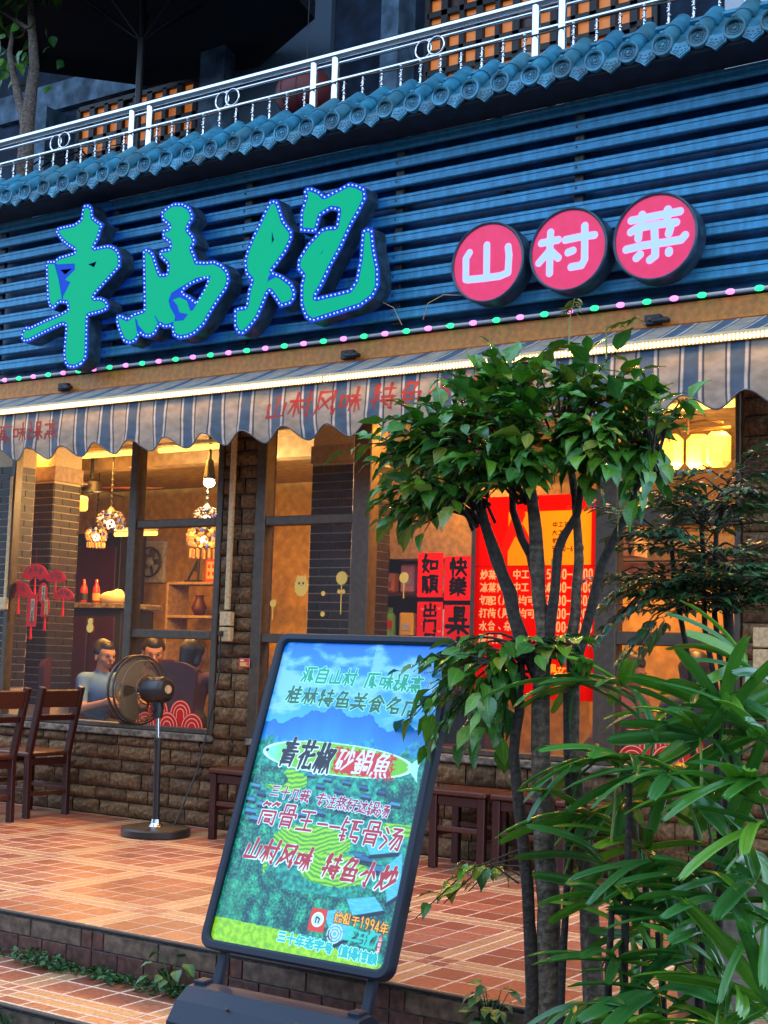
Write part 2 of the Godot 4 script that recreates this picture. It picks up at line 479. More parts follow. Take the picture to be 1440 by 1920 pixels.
func materials() -> void:
	M.terra = []
	for c in [[0.48, 0.155, 0.08], [0.38, 0.115, 0.06], [0.54, 0.185, 0.10], [0.43, 0.14, 0.08], [0.52, 0.21, 0.115]]:
		M.terra.append(mat(c[0] * 0.95, c[1] * 0.92, c[2] * 0.9, 0.34, 0.0, "grain", 2.0, 0.04))
	M.tan_tile = [mat(0.62, 0.33, 0.15, 0.38, 0.0, "grain", 2.7), mat(0.56, 0.30, 0.14, 0.38, 0.0, "grain", 3.1)]
	M.grout = mat(0.90, 0.64, 0.45, 0.8, 0.0, "grain", 3.0)
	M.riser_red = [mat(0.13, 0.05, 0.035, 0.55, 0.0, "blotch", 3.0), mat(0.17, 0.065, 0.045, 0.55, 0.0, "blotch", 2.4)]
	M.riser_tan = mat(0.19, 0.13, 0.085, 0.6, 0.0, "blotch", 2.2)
	M.riser_grout = mat(0.17, 0.15, 0.12, 0.9, 0.0, "rock", 3.0)
	M.black_edge = mat(0.03, 0.03, 0.028, 0.6, 0.0, "rock", 4.0)
	M.soil = mat(0.06, 0.045, 0.03, 0.95, 0.0, "rock", 2.0, 2.0)
	M.street = mat(0.09, 0.09, 0.088, 0.9, 0.0, "rock", 0.8, 0.4)
	M.stone = []
	for c in [[0.34, 0.18, 0.07], [0.27, 0.135, 0.05], [0.38, 0.21, 0.085], [0.22, 0.11, 0.04]]:
		M.stone.append(mat(c[0], c[1], c[2], 0.9, 0.0, "rock", 3.5, 0.8))
	M.mortar = mat(0.13, 0.09, 0.055, 0.95, 0.0, "rock", 3.0)
	M.cement = mat(0.36, 0.29, 0.21, 0.85, 0.0, "rock", 2.0, 0.3)
	M.alu = mat(0.095, 0.065, 0.038, 0.45, 0.15, "grain", 1.0)
	M.brick = []
	for c in [[0.030, 0.017, 0.010], [0.022, 0.012, 0.008], [0.038, 0.021, 0.012]]:
		M.brick.append(mat(c[0], c[1], c[2], 0.55, 0.0, "rock", 3.0))
	M.brick_mortar = mat(0.60, 0.45, 0.27, 0.9, 0.0, "grain", 4.0)
	M.ochre = mat(0.74, 0.43, 0.06, 0.85, 0.0, "grain", 0.5)
	M.ceil = mat(0.62, 0.48, 0.30, 0.9, 0.0, "grain", 0.5)
	M.beam = mat(0.36, 0.25, 0.16, 0.8, 0.0, "grain", 1.0)
	M.inner_floor = mat(0.22, 0.13, 0.08, 0.4, 0.0, "blotch", 1.0)
	M.redwood = mat(0.05, 0.010, 0.007, 0.32, 0.0, "grain", 2.5)
	M.redwood2 = mat(0.095, 0.026, 0.013, 0.35, 0.0, "grain", 2.5)
	M.burgundy = mat(0.075, 0.008, 0.014, 0.55, 0.0, "grain", 2.0)
	M.dark = mat(0.012, 0.012, 0.014, 0.5)
	M.black_plastic = mat(0.015, 0.014, 0.013, 0.38)
	M.chrome = mat(0.62, 0.62, 0.62, 0.18, 1.0)
	M.steel = mat(0.60, 0.61, 0.62, 0.17, 1.0)
	M.roof_tile = [mat(0.035, 0.33, 0.53, 0.4, 0.0, "stain", 1.3, 0.1), mat(0.03, 0.29, 0.48, 0.42, 0.0, "stain", 1.1, 0.1), mat(0.04, 0.35, 0.56, 0.38, 0.0, "stain", 1.6, 0.1), mat(0.05, 0.29, 0.42, 0.5, 0.0, "stain", 0.9, 0.1)]
	M.slat = mat(0.035, 0.30, 0.54, 0.5, 0.1, "grain", 1.1)
	M.slat.uv1_scale = Vector3(1.1, 0.25, 1.1)
	M.sheet = mat(0.006, 0.13, 0.36, 0.45, 0.1, "blotch", 0.7)
	M.post = mat(0.06, 0.055, 0.06, 0.6, 0.2, "rock", 2.0)
	M.soffit = mat(0.008, 0.022, 0.055, 0.8, 0.0, "blotch", 0.8)
	M.fascia = mat(0.62, 0.215, 0.012, 0.5, 0.0, "grain", 1.2)
	M.white_paint = mat(0.72, 0.70, 0.66, 0.5, 0.0, "grain", 1.0)
	M.cream = mat(0.72, 0.50, 0.24, 0.5, 0.0, "grain", 2.0)
	M.navy_frame = mat(0.003, 0.012, 0.030, 0.6, 0.0, "fine", 3.0)
	M.skin = mat(0.42, 0.22, 0.14, 0.55)
	M.hair = mat(0.010, 0.009, 0.009, 0.45)
	M.bark = mat(0.24, 0.17, 0.11, 0.9, 0.0, "rock", 4.0, 1.2)
	M.bark_dark = mat(0.075, 0.052, 0.035, 0.85, 0.0, "rock", 5.0, 0.8)
	M.pale_bark = mat(0.26, 0.20, 0.16, 0.85, 0.0, "rock", 4.0, 0.6)
	M.pot = mat(0.30, 0.245, 0.18, 0.8, 0.0, "blotch", 2.0, 0.4)
	M.plaster = mat(0.20, 0.34, 0.48, 0.9, 0.0, "blotch", 0.6)
	M.granite = mat(0.10, 0.16, 0.22, 0.85, 0.0, "fine", 2.0)
	M.dark_wall = mat(0.02, 0.05, 0.105, 0.9, 0.0, "blotch", 0.5)
	var g := StandardMaterial3D.new()
	g.transparency = BaseMaterial3D.TRANSPARENCY_ALPHA
	g.albedo_color = Color(1, 1, 1, 0.02)
	g.roughness = 0.03
	M.glass = g

# ---------------------------------------------------------------- ground, platform, step
func tile_mesh(w: float, d: float, h := 0.006) -> ArrayMesh:
	var m := MB.new()
	var c := 0.0025
	var a := w * 0.5
	var b := d * 0.5
	m.quad(Vector3(-a + c, h, b - c), Vector3(a - c, h, b - c), Vector3(a - c, h, -b + c), Vector3(-a + c, h, -b + c))
	m.quad(Vector3(-a, 0, b), Vector3(a, 0, b), Vector3(a - c, h, b - c), Vector3(-a + c, h, b - c))
	m.quad(Vector3(a, 0, b), Vector3(a, 0, -b), Vector3(a - c, h, -b + c), Vector3(a - c, h, b - c))
	m.quad(Vector3(a, 0, -b), Vector3(-a, 0, -b), Vector3(-a + c, h, -b + c), Vector3(a - c, h, -b + c))
	m.quad(Vector3(-a, 0, -b), Vector3(-a, 0, b), Vector3(-a + c, h, b - c), Vector3(-a + c, h, -b + c))
	return m.done()

# one terrace of square tiles with crossing double bands; bands run round x = bx + k * px and z = bz + k * pz
func paving(root: Node3D, x0: float, x1: float, z0: float, z1: float, y: float, near: Callable) -> void:
	var px := 0.805
	var pz := 0.86
	var bx := -3.01
	var bz := 2.53
	var g := 0.012
	var band := 0.078
	var xs := []   # [start, size, is_band]
	var zs := []
	for dim in 2:
		var o := bx if dim == 0 else bz
		var p := px if dim == 0 else pz
		var lo := x0 if dim == 0 else z0
		var hi := x1 if dim == 0 else z1
		var list := xs if dim == 0 else zs
		for k in range(int(floor((lo - o) / p)) - 1, int(ceil((hi - o) / p)) + 1):
			var s := o + k * p
			list.append([s - band, band, true]); list.append([s, band, true])
			var w := (p - 2.0 * band) / 4.0
			for j in 4: list.append([s + band + j * w, w, false])
		for i in range(list.size() - 1, -1, -1):
			var a := maxf(list[i][0], lo)
			var b := minf(list[i][0] + list[i][1], hi)
			if b - a < 0.02: list.remove_at(i)
			else: list[i] = [a, b - a, list[i][2]]
	var cache := {}
	var rest := [MB.new(), MB.new(), MB.new(), MB.new()]
	var count := 0
	# collapse a band's run between crossings into one long piece
	for ax in xs:
		for az in zs:
			var cx: float = ax[0] + ax[1] * 0.5
			var cz: float = az[0] + az[1] * 0.5
			var w: float = ax[1] - g
			var d: float = az[1] - g
			var kind := 0
			if ax[2] != az[2]: kind = 1
			var mi := rng.randi() % 5
			var dy := rng.randf_range(-0.0006, 0.0006)
			if kind == 1:
				# butt the pieces of a run against each other
				if ax[2]: d = az[1]
				else: w = ax[1]
			if near.call(cx, cz, kind) and count < 296 * (2 if kind == 1 else 1):
				count += 1
				var key := "%.3f_%.3f" % [w, d]
				if not cache.has(key): cache[key] = tile_mesh(w, d)
				var mt = M.terra[mi] if kind == 0 else M.tan_tile[mi % 2]
				if ax[2] and az[2]: mt = M.terra[4]
				put(cache[key], "tile" if kind == 0 else "band_tile", mt, root, Transform3D(Basis(), Vector3(cx, y + dy, cz)))
			else:
				var mb: MB = rest[3] if kind == 1 else rest[mi % 3]
				var a := w * 0.5
				var b := d * 0.5
				var h := y + 0.006 + dy
				mb.quad(Vector3(cx - a, h, cz + b), Vector3(cx + a, h, cz + b), Vector3(cx + a, h, cz - b), Vector3(cx - a, h, cz - b))
	for i in 4:
		if rest[i].v.size() > 0:
			var o := part(rest[i], "tiles_beyond", M.terra[i] if i < 3 else M.tan_tile[0], root)
			o.set_meta("kind", "stuff")

func riser(root: Node3D, x0: float, x1: float, z: float, y0: float, y1: float) -> void:
	var x := x0
	var h := y1 - y0
	var top := h * 0.42
	while x < x1:
		var seq := [[0.07, true], [0.33, false], [0.33, false], [0.07, true]]
		for s in seq:
			var w: float = s[0]
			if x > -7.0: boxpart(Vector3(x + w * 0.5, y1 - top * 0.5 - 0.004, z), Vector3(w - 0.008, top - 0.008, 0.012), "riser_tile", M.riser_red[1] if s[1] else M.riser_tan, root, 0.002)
			x += w
		var bx := x - 0.80
		for j in 5:
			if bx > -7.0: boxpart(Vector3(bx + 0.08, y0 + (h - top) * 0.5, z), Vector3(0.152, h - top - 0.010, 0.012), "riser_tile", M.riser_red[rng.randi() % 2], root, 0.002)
			bx += 0.16

func ground_and_platform() -> void:
	var m := MB.new()
	m.quad(Vector3(-150, -0.42, 150), Vector3(150, -0.42, 150), Vector3(150, -0.42, -150), Vector3(-150, -0.42, -150))
	solo(m, "ground", M.street, "dark asphalt ground in front of the restaurant steps", "ground", Transform3D(), "", "structure")
	var p := thing("terrace", "raised terracotta tiled terrace in front of the restaurant windows", "terrace", Vector3.ZERO, 0.0, "", "structure")
	m = MB.new()
	m.box(Vector3(-5.75, -0.21, 1.485), Vector3(11.5, 0.421, 2.96))
	part(m, "slab", M.grout, p)
	paving(p, -9.6, -0.2, 0.02, 2.955, -0.0045, func(x, z, k): return (z > 0.75 or k == 1) and x > -7.6 and x < -1.8 and not (x > -3.4 and z < 1.0))
	m = MB.new()
	m.cbox(Vector3(-5.75, -0.006, 2.968), Vector3(11.5, 0.014, 0.03), 0.004)
	part(m, "edge_trim", M.black_edge, p)
	m = MB.new()
	m.box(Vector3(-5.75, -0.215, 2.966), Vector3(11.4, 0.40, 0.012))
	part(m, "riser_backing", M.riser_grout, p)
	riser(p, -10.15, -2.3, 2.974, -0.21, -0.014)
	var s := thing("lower_step", "lower terracotta tiled step below the terrace edge", "step", Vector3.ZERO, 0.0, "", "structure")
	m = MB.new()
	m.box(Vector3(-6.3, -0.314, 3.265), Vector3(7.8, 0.2132, 0.57))
	part(m, "slab", M.grout, s)
	paving(s, -7.4, -2.42, 2.985, 3.545, -0.2125, func(x, z, k): return x > -6.0)
	m = MB.new()
	m.cbox(Vector3(-6.3, -0.217, 3.558), Vector3(7.8, 0.014, 0.03), 0.004)
	part(m, "edge_trim", M.black_edge, s)
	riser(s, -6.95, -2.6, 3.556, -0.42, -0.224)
	m = MB.new()
	var f := FastNoiseLite.new()
	f.seed = 4; f.frequency = 0.6
	for i in 24:
		for j in 8:
			var q := []
			for e in [[0, 1], [1, 1], [1, 0], [0, 0]]:
				var x: float = -2.4 + (i + e[0]) * 0.12
				var z: float = 2.99 + (j + e[1]) * 0.12
				q.append(Vector3(x, -0.20 + 0.05 * f.get_noise_2d(x * 9, z * 9), z))
			m.quad(q[0], q[1], q[2], q[3])
	solo(m, "planting_bed", M.soil, "dark soil planting bed at the foot of the tree", "soil", Transform3D(), "", "structure")

# ---------------------------------------------------------------- facade
var rock_meshes := []
func rock_face(seed: int) -> ArrayMesh:
	# unit stone, 1 x 1 in x and y, depth 1 in z; rough front at z = 1
	var f := FastNoiseLite.new()
	f.seed = seed; f.frequency = 0.9; f.fractal_octaves = 4
	var nx := 6
	var ny := 4
	var st := SurfaceTool.new()
	st.begin(Mesh.PRIMITIVE_TRIANGLES)
	var P := func(i, j) -> Vector3:
		var u := float(i) / nx
		var w := float(j) / ny
		var e := minf(minf(u, 1.0 - u) * 5.0, minf(w, 1.0 - w) * 3.2)
		var z := lerpf(0.25, 0.95, clampf(e, 0.0, 1.0)) + f.get_noise_2d(u * 4 + seed * 7, w * 2.4) * 0.75 * clampf(e + 0.15, 0, 1)
		return Vector3(u - 0.5 + 0.012 * f.get_noise_2d(w * 9, 40 + u), w - 0.5 + 0.03 * f.get_noise_2d(u * 9, 90 + w), z)
	for i in nx:
		for j in ny:
			var a: Vector3 = P.call(i, j); var b: Vector3 = P.call(i + 1, j); var d: Vector3 = P.call(i + 1, j + 1); var e: Vector3 = P.call(i, j + 1)
			for q in [a, d, b, a, e, d]: st.add_vertex(q)
	for i in nx:
		for jj in [0, ny]:
			var a: Vector3 = P.call(i, jj); var b: Vector3 = P.call(i + 1, jj)
			var a0 := Vector3(a.x, a.y, 0); var b0 := Vector3(b.x, b.y, 0)
			var l := [a0, b, b0, a0, a, b] if jj == 0 else [a, b0, b, a, a0, b0]
			for q in l: st.add_vertex(q)
	for j in ny:
		for ii in [0, nx]:
			var a: Vector3 = P.call(ii, j); var b: Vector3 = P.call(ii, j + 1)
			var a0 := Vector3(a.x, a.y, 0); var b0 := Vector3(b.x, b.y, 0)
			var l := [a, b0, b, a, a0, b0] if ii == nx else [a0, b, b0, a0, a, b]
			for q in l: st.add_vertex(q)
	st.generate_normals()
	return st.commit()

func stones(parent: Node, x0: float, x1: float, y0: float, y1: float, z: float, rh: float, lmin: float, lmax: float, seed: int) -> void:
	var r := RandomNumberGenerator.new()
	r.seed = seed
	if rock_meshes.is_empty():
		for k in 7: rock_meshes.append(rock_face(31 + k * 5))
	var y := y0
	var row := 0
	while y < y1 - 0.03:
		var h := minf(rh * r.randf_range(0.85, 1.15), y1 - y)
		if y1 - y - h < 0.05: h = y1 - y
		var x := x0
		while x < x1 - 0.01:
			var w := minf(r.randf_range(lmin, lmax), x1 - x)
			if x1 - x - w < lmin * 0.5: w = x1 - x
			var b := Basis().scaled(Vector3(w - 0.008, h - 0.007, r.randf_range(0.035, 0.06)))
			if r.randf() < 0.5: b = b * Basis(Vector3.BACK, PI)
			put(rock_meshes[r.randi() % 7], "stone", M.stone[r.randi() % 4], parent, Transform3D(b, Vector3(x + w * 0.5, y + h * 0.5, z)))
			x += w
		y += h
		row += 1

func pane(parent: Node, x0: float, x1: float, y0: float, y1: float, z: float) -> void:
	var m := MB.new()
	m.quad(Vector3(x0, y0, z), Vector3(x1, y0, z), Vector3(x1, y1, z), Vector3(x0, y1, z))
	part(m, "pane", M.glass, parent)

func bar(parent: Node, nm: String, x0: float, x1: float, y0: float, y1: float, z0 := -0.05, z1 := 0.03, mt: Material = null) -> void:
	boxpart(Vector3((x0 + x1) * 0.5, (y0 + y1) * 0.5, (z0 + z1) * 0.5), Vector3(x1 - x0, y1 - y0, z1 - z0), nm, mt if mt else M.alu, parent, 0.006)

func facade() -> void:
	var b := thing("restaurant_building", "restaurant ground floor of rough brown stone and dark framed windows", "building")
	# base wall
	var m := MB.new()
	m.box(Vector3(-5.6, 0.3, -0.075), Vector3(6.2, 0.60, 0.13))
	var base := part(m, "base_wall", M.mortar, b)
	stones(base, -8.65, -6.40, 0.004, 0.60, -0.012, 0.105, 0.19, 0.33, 5)
	stones(base, -6.10, -2.58, 0.004, 0.60, -0.012, 0.105, 0.19, 0.33, 6)
	boxpart(Vector3(-7.53, 0.625, -0.05), Vector3(2.24, 0.05, 0.20), "sill", M.cement, b, 0.008)
	boxpart(Vector3(-4.34, 0.625, -0.05), Vector3(3.51, 0.05, 0.20), "sill", M.cement, b, 0.008)
	# pillars
	m = MB.new(); m.box(Vector3(-6.25, 1.6, -0.10), Vector3(0.30, 3.2, 0.20))
	var p1 := part(m, "pillar", M.mortar, b)
	stones(p1, -6.405, -6.095, 0.004, 3.0, 0.0, 0.105, 0.13, 0.20, 15)
	m = MB.new(); m.box(Vector3(-2.05, 1.6, -0.10), Vector3(1.04, 3.2, 0.20))
	var p2 := part(m, "pillar", M.mortar, b)
	stones(p2, -2.575, -1.7, 0.004, 3.0, 0.0, 0.105, 0.14, 0.24, 16)
	# left end brick wall
	m = MB.new(); m.box(Vector3(-9.35, 1.5, -0.13), Vector3(1.4, 3.0, 0.2))
	var bw := part(m, "brick_wall", M.brick_mortar, b)
	bricks(bw, -9.2, -8.65, 0.9, 2.75, -0.03, true, -8.648, -0.23)
	# lintel over the windows, hidden behind the awning
	m = MB.new(); m.box(Vector3(-5.6, 3.06, -0.09), Vector3(8.2, 0.42, 0.16))
	part(m, "lintel", M.beam, b)
	# left window
	var w := Node3D.new(); w.name = "window"; b.add_child(w, true)
	bar(w, "frame", -8.65, -8.60, 0.65, 2.85); bar(w, "frame", -6.46, -6.405, 0.65, 2.85)
	bar(w, "frame", -8.60, -6.46, 0.652, 0.69); bar(w, "mullion", -7.31, -7.235, 0.69, 2.85, -0.06, 0.045)
	bar(w, "transom", -7.235, -6.46, 2.145, 2.205); bar(w, "transom", -7.235, -6.46, 1.325, 1.39)
	pane(w, -8.60, -7.31, 0.69, 2.85, -0.012); pane(w, -7.235, -6.46, 2.205, 2.85, -0.012); pane(w, -7.235, -6.46, 1.39, 2.145, -0.012); pane(w, -7.235, -6.46, 0.69, 1.325, -0.012)
	# middle window
	w = Node3D.new(); w.name = "window"; b.add_child(w, true)
	bar(w, "frame", -6.09, -6.0, 0.65, 2.85, -0.06, 0.04); bar(w, "mullion", -5.255, -5.11, 0.65, 2.85, -0.07, 0.04)
	bar(w, "mullion", -3.47, -3.33, 0.65, 2.85, -0.07, 0.04)
	bar(w, "frame", -6.0, -5.255, 0.652, 0.69); bar(w, "frame", -5.11, -3.47, 0.652, 0.69)
	bar(w, "transom", -6.0, -5.255, 2.135, 2.20); bar(w, "transom", -6.0, -5.255, 1.315, 1.38)
	bar(w, "mullion", -4.345, -4.305, 0.69, 2.85, -0.05, 0.005)
	pane(w, -6.0, -5.255, 2.20, 2.85, -0.012); pane(w, -6.0, -5.255, 1.38, 2.135, -0.012); pane(w, -6.0, -5.255, 0.69, 1.315, -0.012)
	pane(w, -5.11, -4.345, 0.69, 2.85, -0.012); pane(w, -4.305, -3.47, 0.69, 2.85, -0.012)
	# right window
	w = Node3D.new(); w.name = "window"; b.add_child(w, true)
	bar(w, "frame", -2.615, -2.58, 0.65, 2.85, -0.05, 0.035); bar(w, "frame", -3.33, -2.615, 0.652, 0.69)
	bar(w, "transom", -3.33, -2.615, 2.06, 2.17, -0.06, 0.035); bar(w, "transom", -3.33, -2.615, 1.36, 1.44, -0.06, 0.035)
	pane(w, -3.33, -2.615, 2.17, 2.85, -0.012); pane(w, -3.33, -2.615, 1.44, 2.06, -0.012); pane(w, -3.33, -2.615, 0.69, 1.36, -0.012)
	# conduits and sockets
	var t := thing("conduit", "cream vertical cable conduit on the stone pillar", "conduit", Vector3(-6.275, 1.54, 0.075))
	var c := MB.new(); c.cbox(Vector3(0.0, 0.7, 0), Vector3(0.038, 1.40, 0.03), 0.004); part(c, "duct", M.cream, t)
	t = thing("socket_box", "cream double socket box with a black plug on the stone pillar", "socket", Vector3(-6.275, 1.42, 0.075))
	boxpart(Vector3(0, 0.055, 0), Vector3(0.10, 0.10, 0.05), "switch_plate", M.cream, t, 0.006)
	boxpart(Vector3(0, -0.055, 0), Vector3(0.10, 0.10, 0.05), "socket_plate", M.cream, t, 0.006)
	boxpart(Vector3(-0.02, -0.05, 0.04), Vector3(0.035, 0.035, 0.035), "plug", M.black_plastic, t, 0.006)
	for q in [[-0.02, -0.03], [0.0, -0.03], [0.022, -0.035], [0.022, -0.06]]: boxpart(Vector3(q[0], q[1], 0.0255), Vector3(0.004, 0.010, 0.003), "slot", M.dark, t, 0.001)
	m = MB.new(); m.tube([Vector3(-6.295, 1.36, 0.115), Vector3(-6.30, 1.1, 0.10), Vector3(-6.36, 0.7, 0.13), Vector3(-6.40, 0.4, 0.18), Vector3(-6.42, 0.06, 0.36), Vector3(-6.42, 0.02, 0.5)], 0.006, 6)
	solo(m, "power_cord", M.black_plastic, "thin black power cord hanging from the socket to the pedestal fan", "cord")
	t = thing("conduit", "cream cable conduit on the brick wall at the far left", "conduit", Vector3(-8.63, 1.6, 0.03))
	boxpart(Vector3(0, 0.5, 0), Vector3(0.03, 1.0, 0.03), "duct", M.cream, t, 0.004)
	boxpart(Vector3(-0.02, -0.03, 0), Vector3(0.10, 0.10, 0.05), "switch_plate", M.cream, t, 0.006)
	t = thing("socket_box", "cream socket box on the stone pillar at the right edge", "socket", Vector3(-2.44, 1.36, 0.075))
	boxpart(Vector3(0, 0.06, 0), Vector3(0.09, 0.11, 0.045), "switch_plate", M.cream, t, 0.006)
	boxpart(Vector3(0, -0.06, 0), Vector3(0.09, 0.11, 0.045), "socket_plate", M.cream, t, 0.006)
	t = thing("red_card", "small red card stuck to the frame right of the stone pillar", "card", Vector3(-6.12, 1.17, 0.05))
	var im := Image.create(48, 32, false, Image.FORMAT_RGB8)
	im.fill(Color(0.78, 0.12, 0.12)); im.fill_rect(Rect2i(4, 14, 40, 14), Color(0.85, 0.65, 0.3)); im.fill_rect(Rect2i(6, 4, 16, 6), Color(0.95, 0.8, 0.7)); im.fill_rect(Rect2i(34, 16, 9, 9), Color(0.8, 0.2, 0.15))
	var cm := MB.new(); cm.quad(Vector3(-0.045, -0.03, 0.004), Vector3(0.045, -0.03, 0.004), Vector3(0.045, 0.03, 0.004), Vector3(-0.045, 0.03, 0.004)); part(cm, "print", printed(im), t)
	boxpart(Vector3(0, 0, 0.0), Vector3(0.092, 0.062, 0.005), "card_back", M.white_paint, t, 0.001)

func bricks(parent: Node, x0: float, x1: float, y0: float, y1: float, z: float, side: bool, x_side := 0.0, zb := 0.0) -> void:
	var rh := 0.062
	var rows := int((y1 - y0) / rh)
	var cache := {}
	for k in rows:
		var y := y0 + (k + 0.5) * rh
		var x := x0 - (0.095 if k % 2 else 0.0)
		while x < x1 - 0.01:
			var a := maxf(x, x0)
			var b := minf(x + 0.19, x1)
			if b - a > 0.02:
				var key := "%.3f" % (b - a)
				if not cache.has(key):
					var m := MB.new(); m.box(Vector3.ZERO, Vector3(b - a - 0.007, rh - 0.008, 0.012)); cache[key] = m.done()
				put(cache[key], "brick", M.brick[rng.randi() % 3], parent, Transform3D(Basis(), Vector3((a + b) * 0.5, y, z)))
			x += 0.19
		if side:
			var zz := z - (0.095 if k % 2 else 0.19) + 0.19
			var zc := z
			while zc > zb + 0.01:
				var b2 := maxf(zc - (0.095 if (k % 2 == 1 and zc == z) else 0.19), zb)
				var key := "s%.3f" % (zc - b2)
				if not cache.has(key):
					var m := MB.new(); m.box(Vector3.ZERO, Vector3(0.012, rh - 0.008, zc - b2 - 0.007)); cache[key] = m.done()
				put(cache[key], "brick", M.brick[rng.randi() % 3], parent, Transform3D(Basis(), Vector3(x_side, y, (zc + b2) * 0.5)))
				zc = b2

# ---------------------------------------------------------------- inside the restaurant
func slab(nm: String, p: Vector3, s: Vector3, mt: Material, label: String) -> void:
	var m := MB.new(); m.box(Vector3.ZERO, s)
	solo(m, nm, mt, label, "room shell", Transform3D(Basis(), p), "", "structure")

func area(parent: Node, p: Vector3, size: Vector2, e: float, col: Color, look: Vector3) -> void:
	var l := AreaLight3D.new()
	l.name = "lamp_light"
	l.area_size = size
	l.light_energy = e
	l.light_color = col
	l.shadow_enabled = true
	l.set("area_range", 12.0)
	parent.add_child(l, true)
	l.position = p
	var up := Vector3.RIGHT if absf(look.normalized().y) > 0.99 else Vector3.UP
	l.basis = Basis.looking_at(look, up)

func bulb_light(parent: Node, p: Vector3, e: float, col: Color, r := 0.03) -> void:
	var l := OmniLight3D.new()
	l.name = "bulb_light"
	l.light_energy = e
	l.light_color = col
	l.light_size = r
	l.omni_range = 14.0
	l.omni_attenuation = 2.0
	l.shadow_enabled = true
	parent.add_child(l, true)
	l.position = p

func interior() -> void:
	slab("interior_floor", Vector3(-7.2, 0.02, -2.25), Vector3(11.6, 0.12, 4.1), M.inner_floor, "brown tiled floor inside the restaurant")
	slab("interior_ceiling", Vector3(-7.2, 3.14, -2.1), Vector3(11.6, 0.14, 4.1), M.ceil, "pale ceiling inside the restaurant")
	slab("interior_back_wall", Vector3(-7.2, 1.55, -4.26), Vector3(11.6, 3.1, 0.12), M.ochre, "ochre yellow back wall of the dining room")
	slab("interior_side_wall", Vector3(-13.06, 1.55, -2.1), Vector3(0.12, 3.1, 4.1), M.ochre, "ochre side wall at the left end of the dining room")
	slab("interior_side_wall", Vector3(-1.45, 1.55, -2.1), Vector3(0.12, 3.1, 4.1), M.ochre, "ochre side wall at the right end of the dining room")
	slab("interior_front_wall", Vector3(-11.4, 1.55, -0.16), Vector3(3.4, 3.1, 0.10), M.brick_mortar, "front wall left of the dining room windows")
	slab("ceiling_beam", Vector3(-9.2, 2.98, -1.62), Vector3(7.6, 0.18, 0.16), M.ceil, "pale ceiling beam running over the left dining tables")
	slab("dropped_beam", Vector3(-4.5, 2.2, -0.85), Vector3(1.9, 0.50, 0.22), M.beam, "brown dropped beam over the goods shelf")
	slab("partition", Vector3(-3.2, 0.98, -1.55), Vector3(2.0, 1.96, 0.10), M.ochre, "plain ochre partition behind the right window")
	slab("partition_rail", Vector3(-3.2, 2.05, -1.5), Vector3(2.1, 0.16, 0.18), M.alu, "dark header rail on top of the ochre partition")
	slab("partition_post", Vector3(-3.0, 1.0, -1.46), Vector3(0.06, 1.9, 0.06), M.alu, "dark post in front of the ochre partition")
	slab("partition", Vector3(-7.0, 1.2, -2.9), Vector3(1.5, 2.4, 0.10), M.beam, "brown partition behind the middle window")
	# brick columns
	for q in [[-9.18, -8.66, -0.45, -0.75, "dark brick column behind the red fans"], [-5.92, -5.42, -0.40, -0.68, "dark brick column behind the middle window frame"]]:
		var t := thing("brick_column", q[4], "column", Vector3.ZERO)
		var m := MB.new(); m.box(Vector3((q[0] + q[1]) * 0.5, 1.55, (q[2] + q[3]) * 0.5), Vector3(q[1] - q[0], 3.1, q[2] - q[3]))
		part(m, "mortar", M.brick_mortar, t)
		bricks(t, q[0], q[1] + 0.004, 0.75, 2.62, q[2] + 0.002, true, q[1] + 0.002, q[3])
		boxpart(Vector3((q[0] + q[1]) * 0.5, 2.69, (q[2] + q[3]) * 0.5), Vector3(q[1] - q[0] + 0.03, 0.13, q[2] - q[3] + 0.03), "cap", M.beam, t)
	# ceiling strip lamps
	var strip := glow(1.0, 0.66, 0.10, 2.0)
	for q in [[-9.41, -8.22, 2.92, -0.98, "long yellow ceiling strip lamp above the left pane"], [-7.98, -7.28, 2.92, -0.98, "short yellow ceiling strip lamp above the upper pane by the stone pillar"], [-3.42, -2.72, 2.95, -0.98, "yellow ceiling strip lamp above the right window"], [-9.75, -9.2, 2.36, -2.3, "short yellow strip lamp deep inside beside the mosaic pendant"], [-5.3, -4.0, 2.95, -0.42, "added yellow strip lamp hidden behind the awning valance to light the goods shelf"]]:  # last lamp is added, hidden behind the valance, to brighten the goods shelf
		var t := thing("strip_lamp", q[4], "ceiling lamp", Vector3((q[0] + q[1]) * 0.5, q[2], q[3]), 0.0, "yellow strip lamps in the dining room")
		var m := MB.new(); var L: float = q[1] - q[0]
		m.tube([Vector3(-L / 2, 0, 0), Vector3(L / 2, 0, 0)], 0.022, 10); part(m, "tube", strip, t)
		boxpart(Vector3(0, 0.045, 0), Vector3(L, 0.03, 0.06), "batten", M.white_paint, t)
		area(t, Vector3(0, -0.026, 0), Vector2(L, 0.05), STRIP * L, Color(1.0, 0.68, 0.28), Vector3.DOWN)
	# pendants
	pendant(Vector3(-8.76, 2.36, -1.23), "mosaic", "clear mosaic glass pendant lamp on a chain in the left pane", 0.12)
	pendant(Vector3(-9.76, 2.33, -2.05), "amber", "small amber beaded pendant lamp behind the mosaic pendant", 0.10)
	pendant(Vector3(-7.44, 2.34, -1.0), "mosaic", "mosaic glass pendant lamp below the bare bulb by the stone pillar", 0.10)
	pendant(Vector3(-8.15, 2.25, -1.8), "amber", "amber and blue stained glass pendant lamp above the exhaust fan", 0.15)
	pendant(Vector3(-4.05, 2.36, -2.05), "mosaic", "crystal bead pendant lamp behind the tree and the right window", 0.14)
	var t := thing("spot_lamp", "bare bulb spot lamp on a short ceiling stem near the pillar", "ceiling lamp", Vector3(-7.41, 2.62, -0.98))
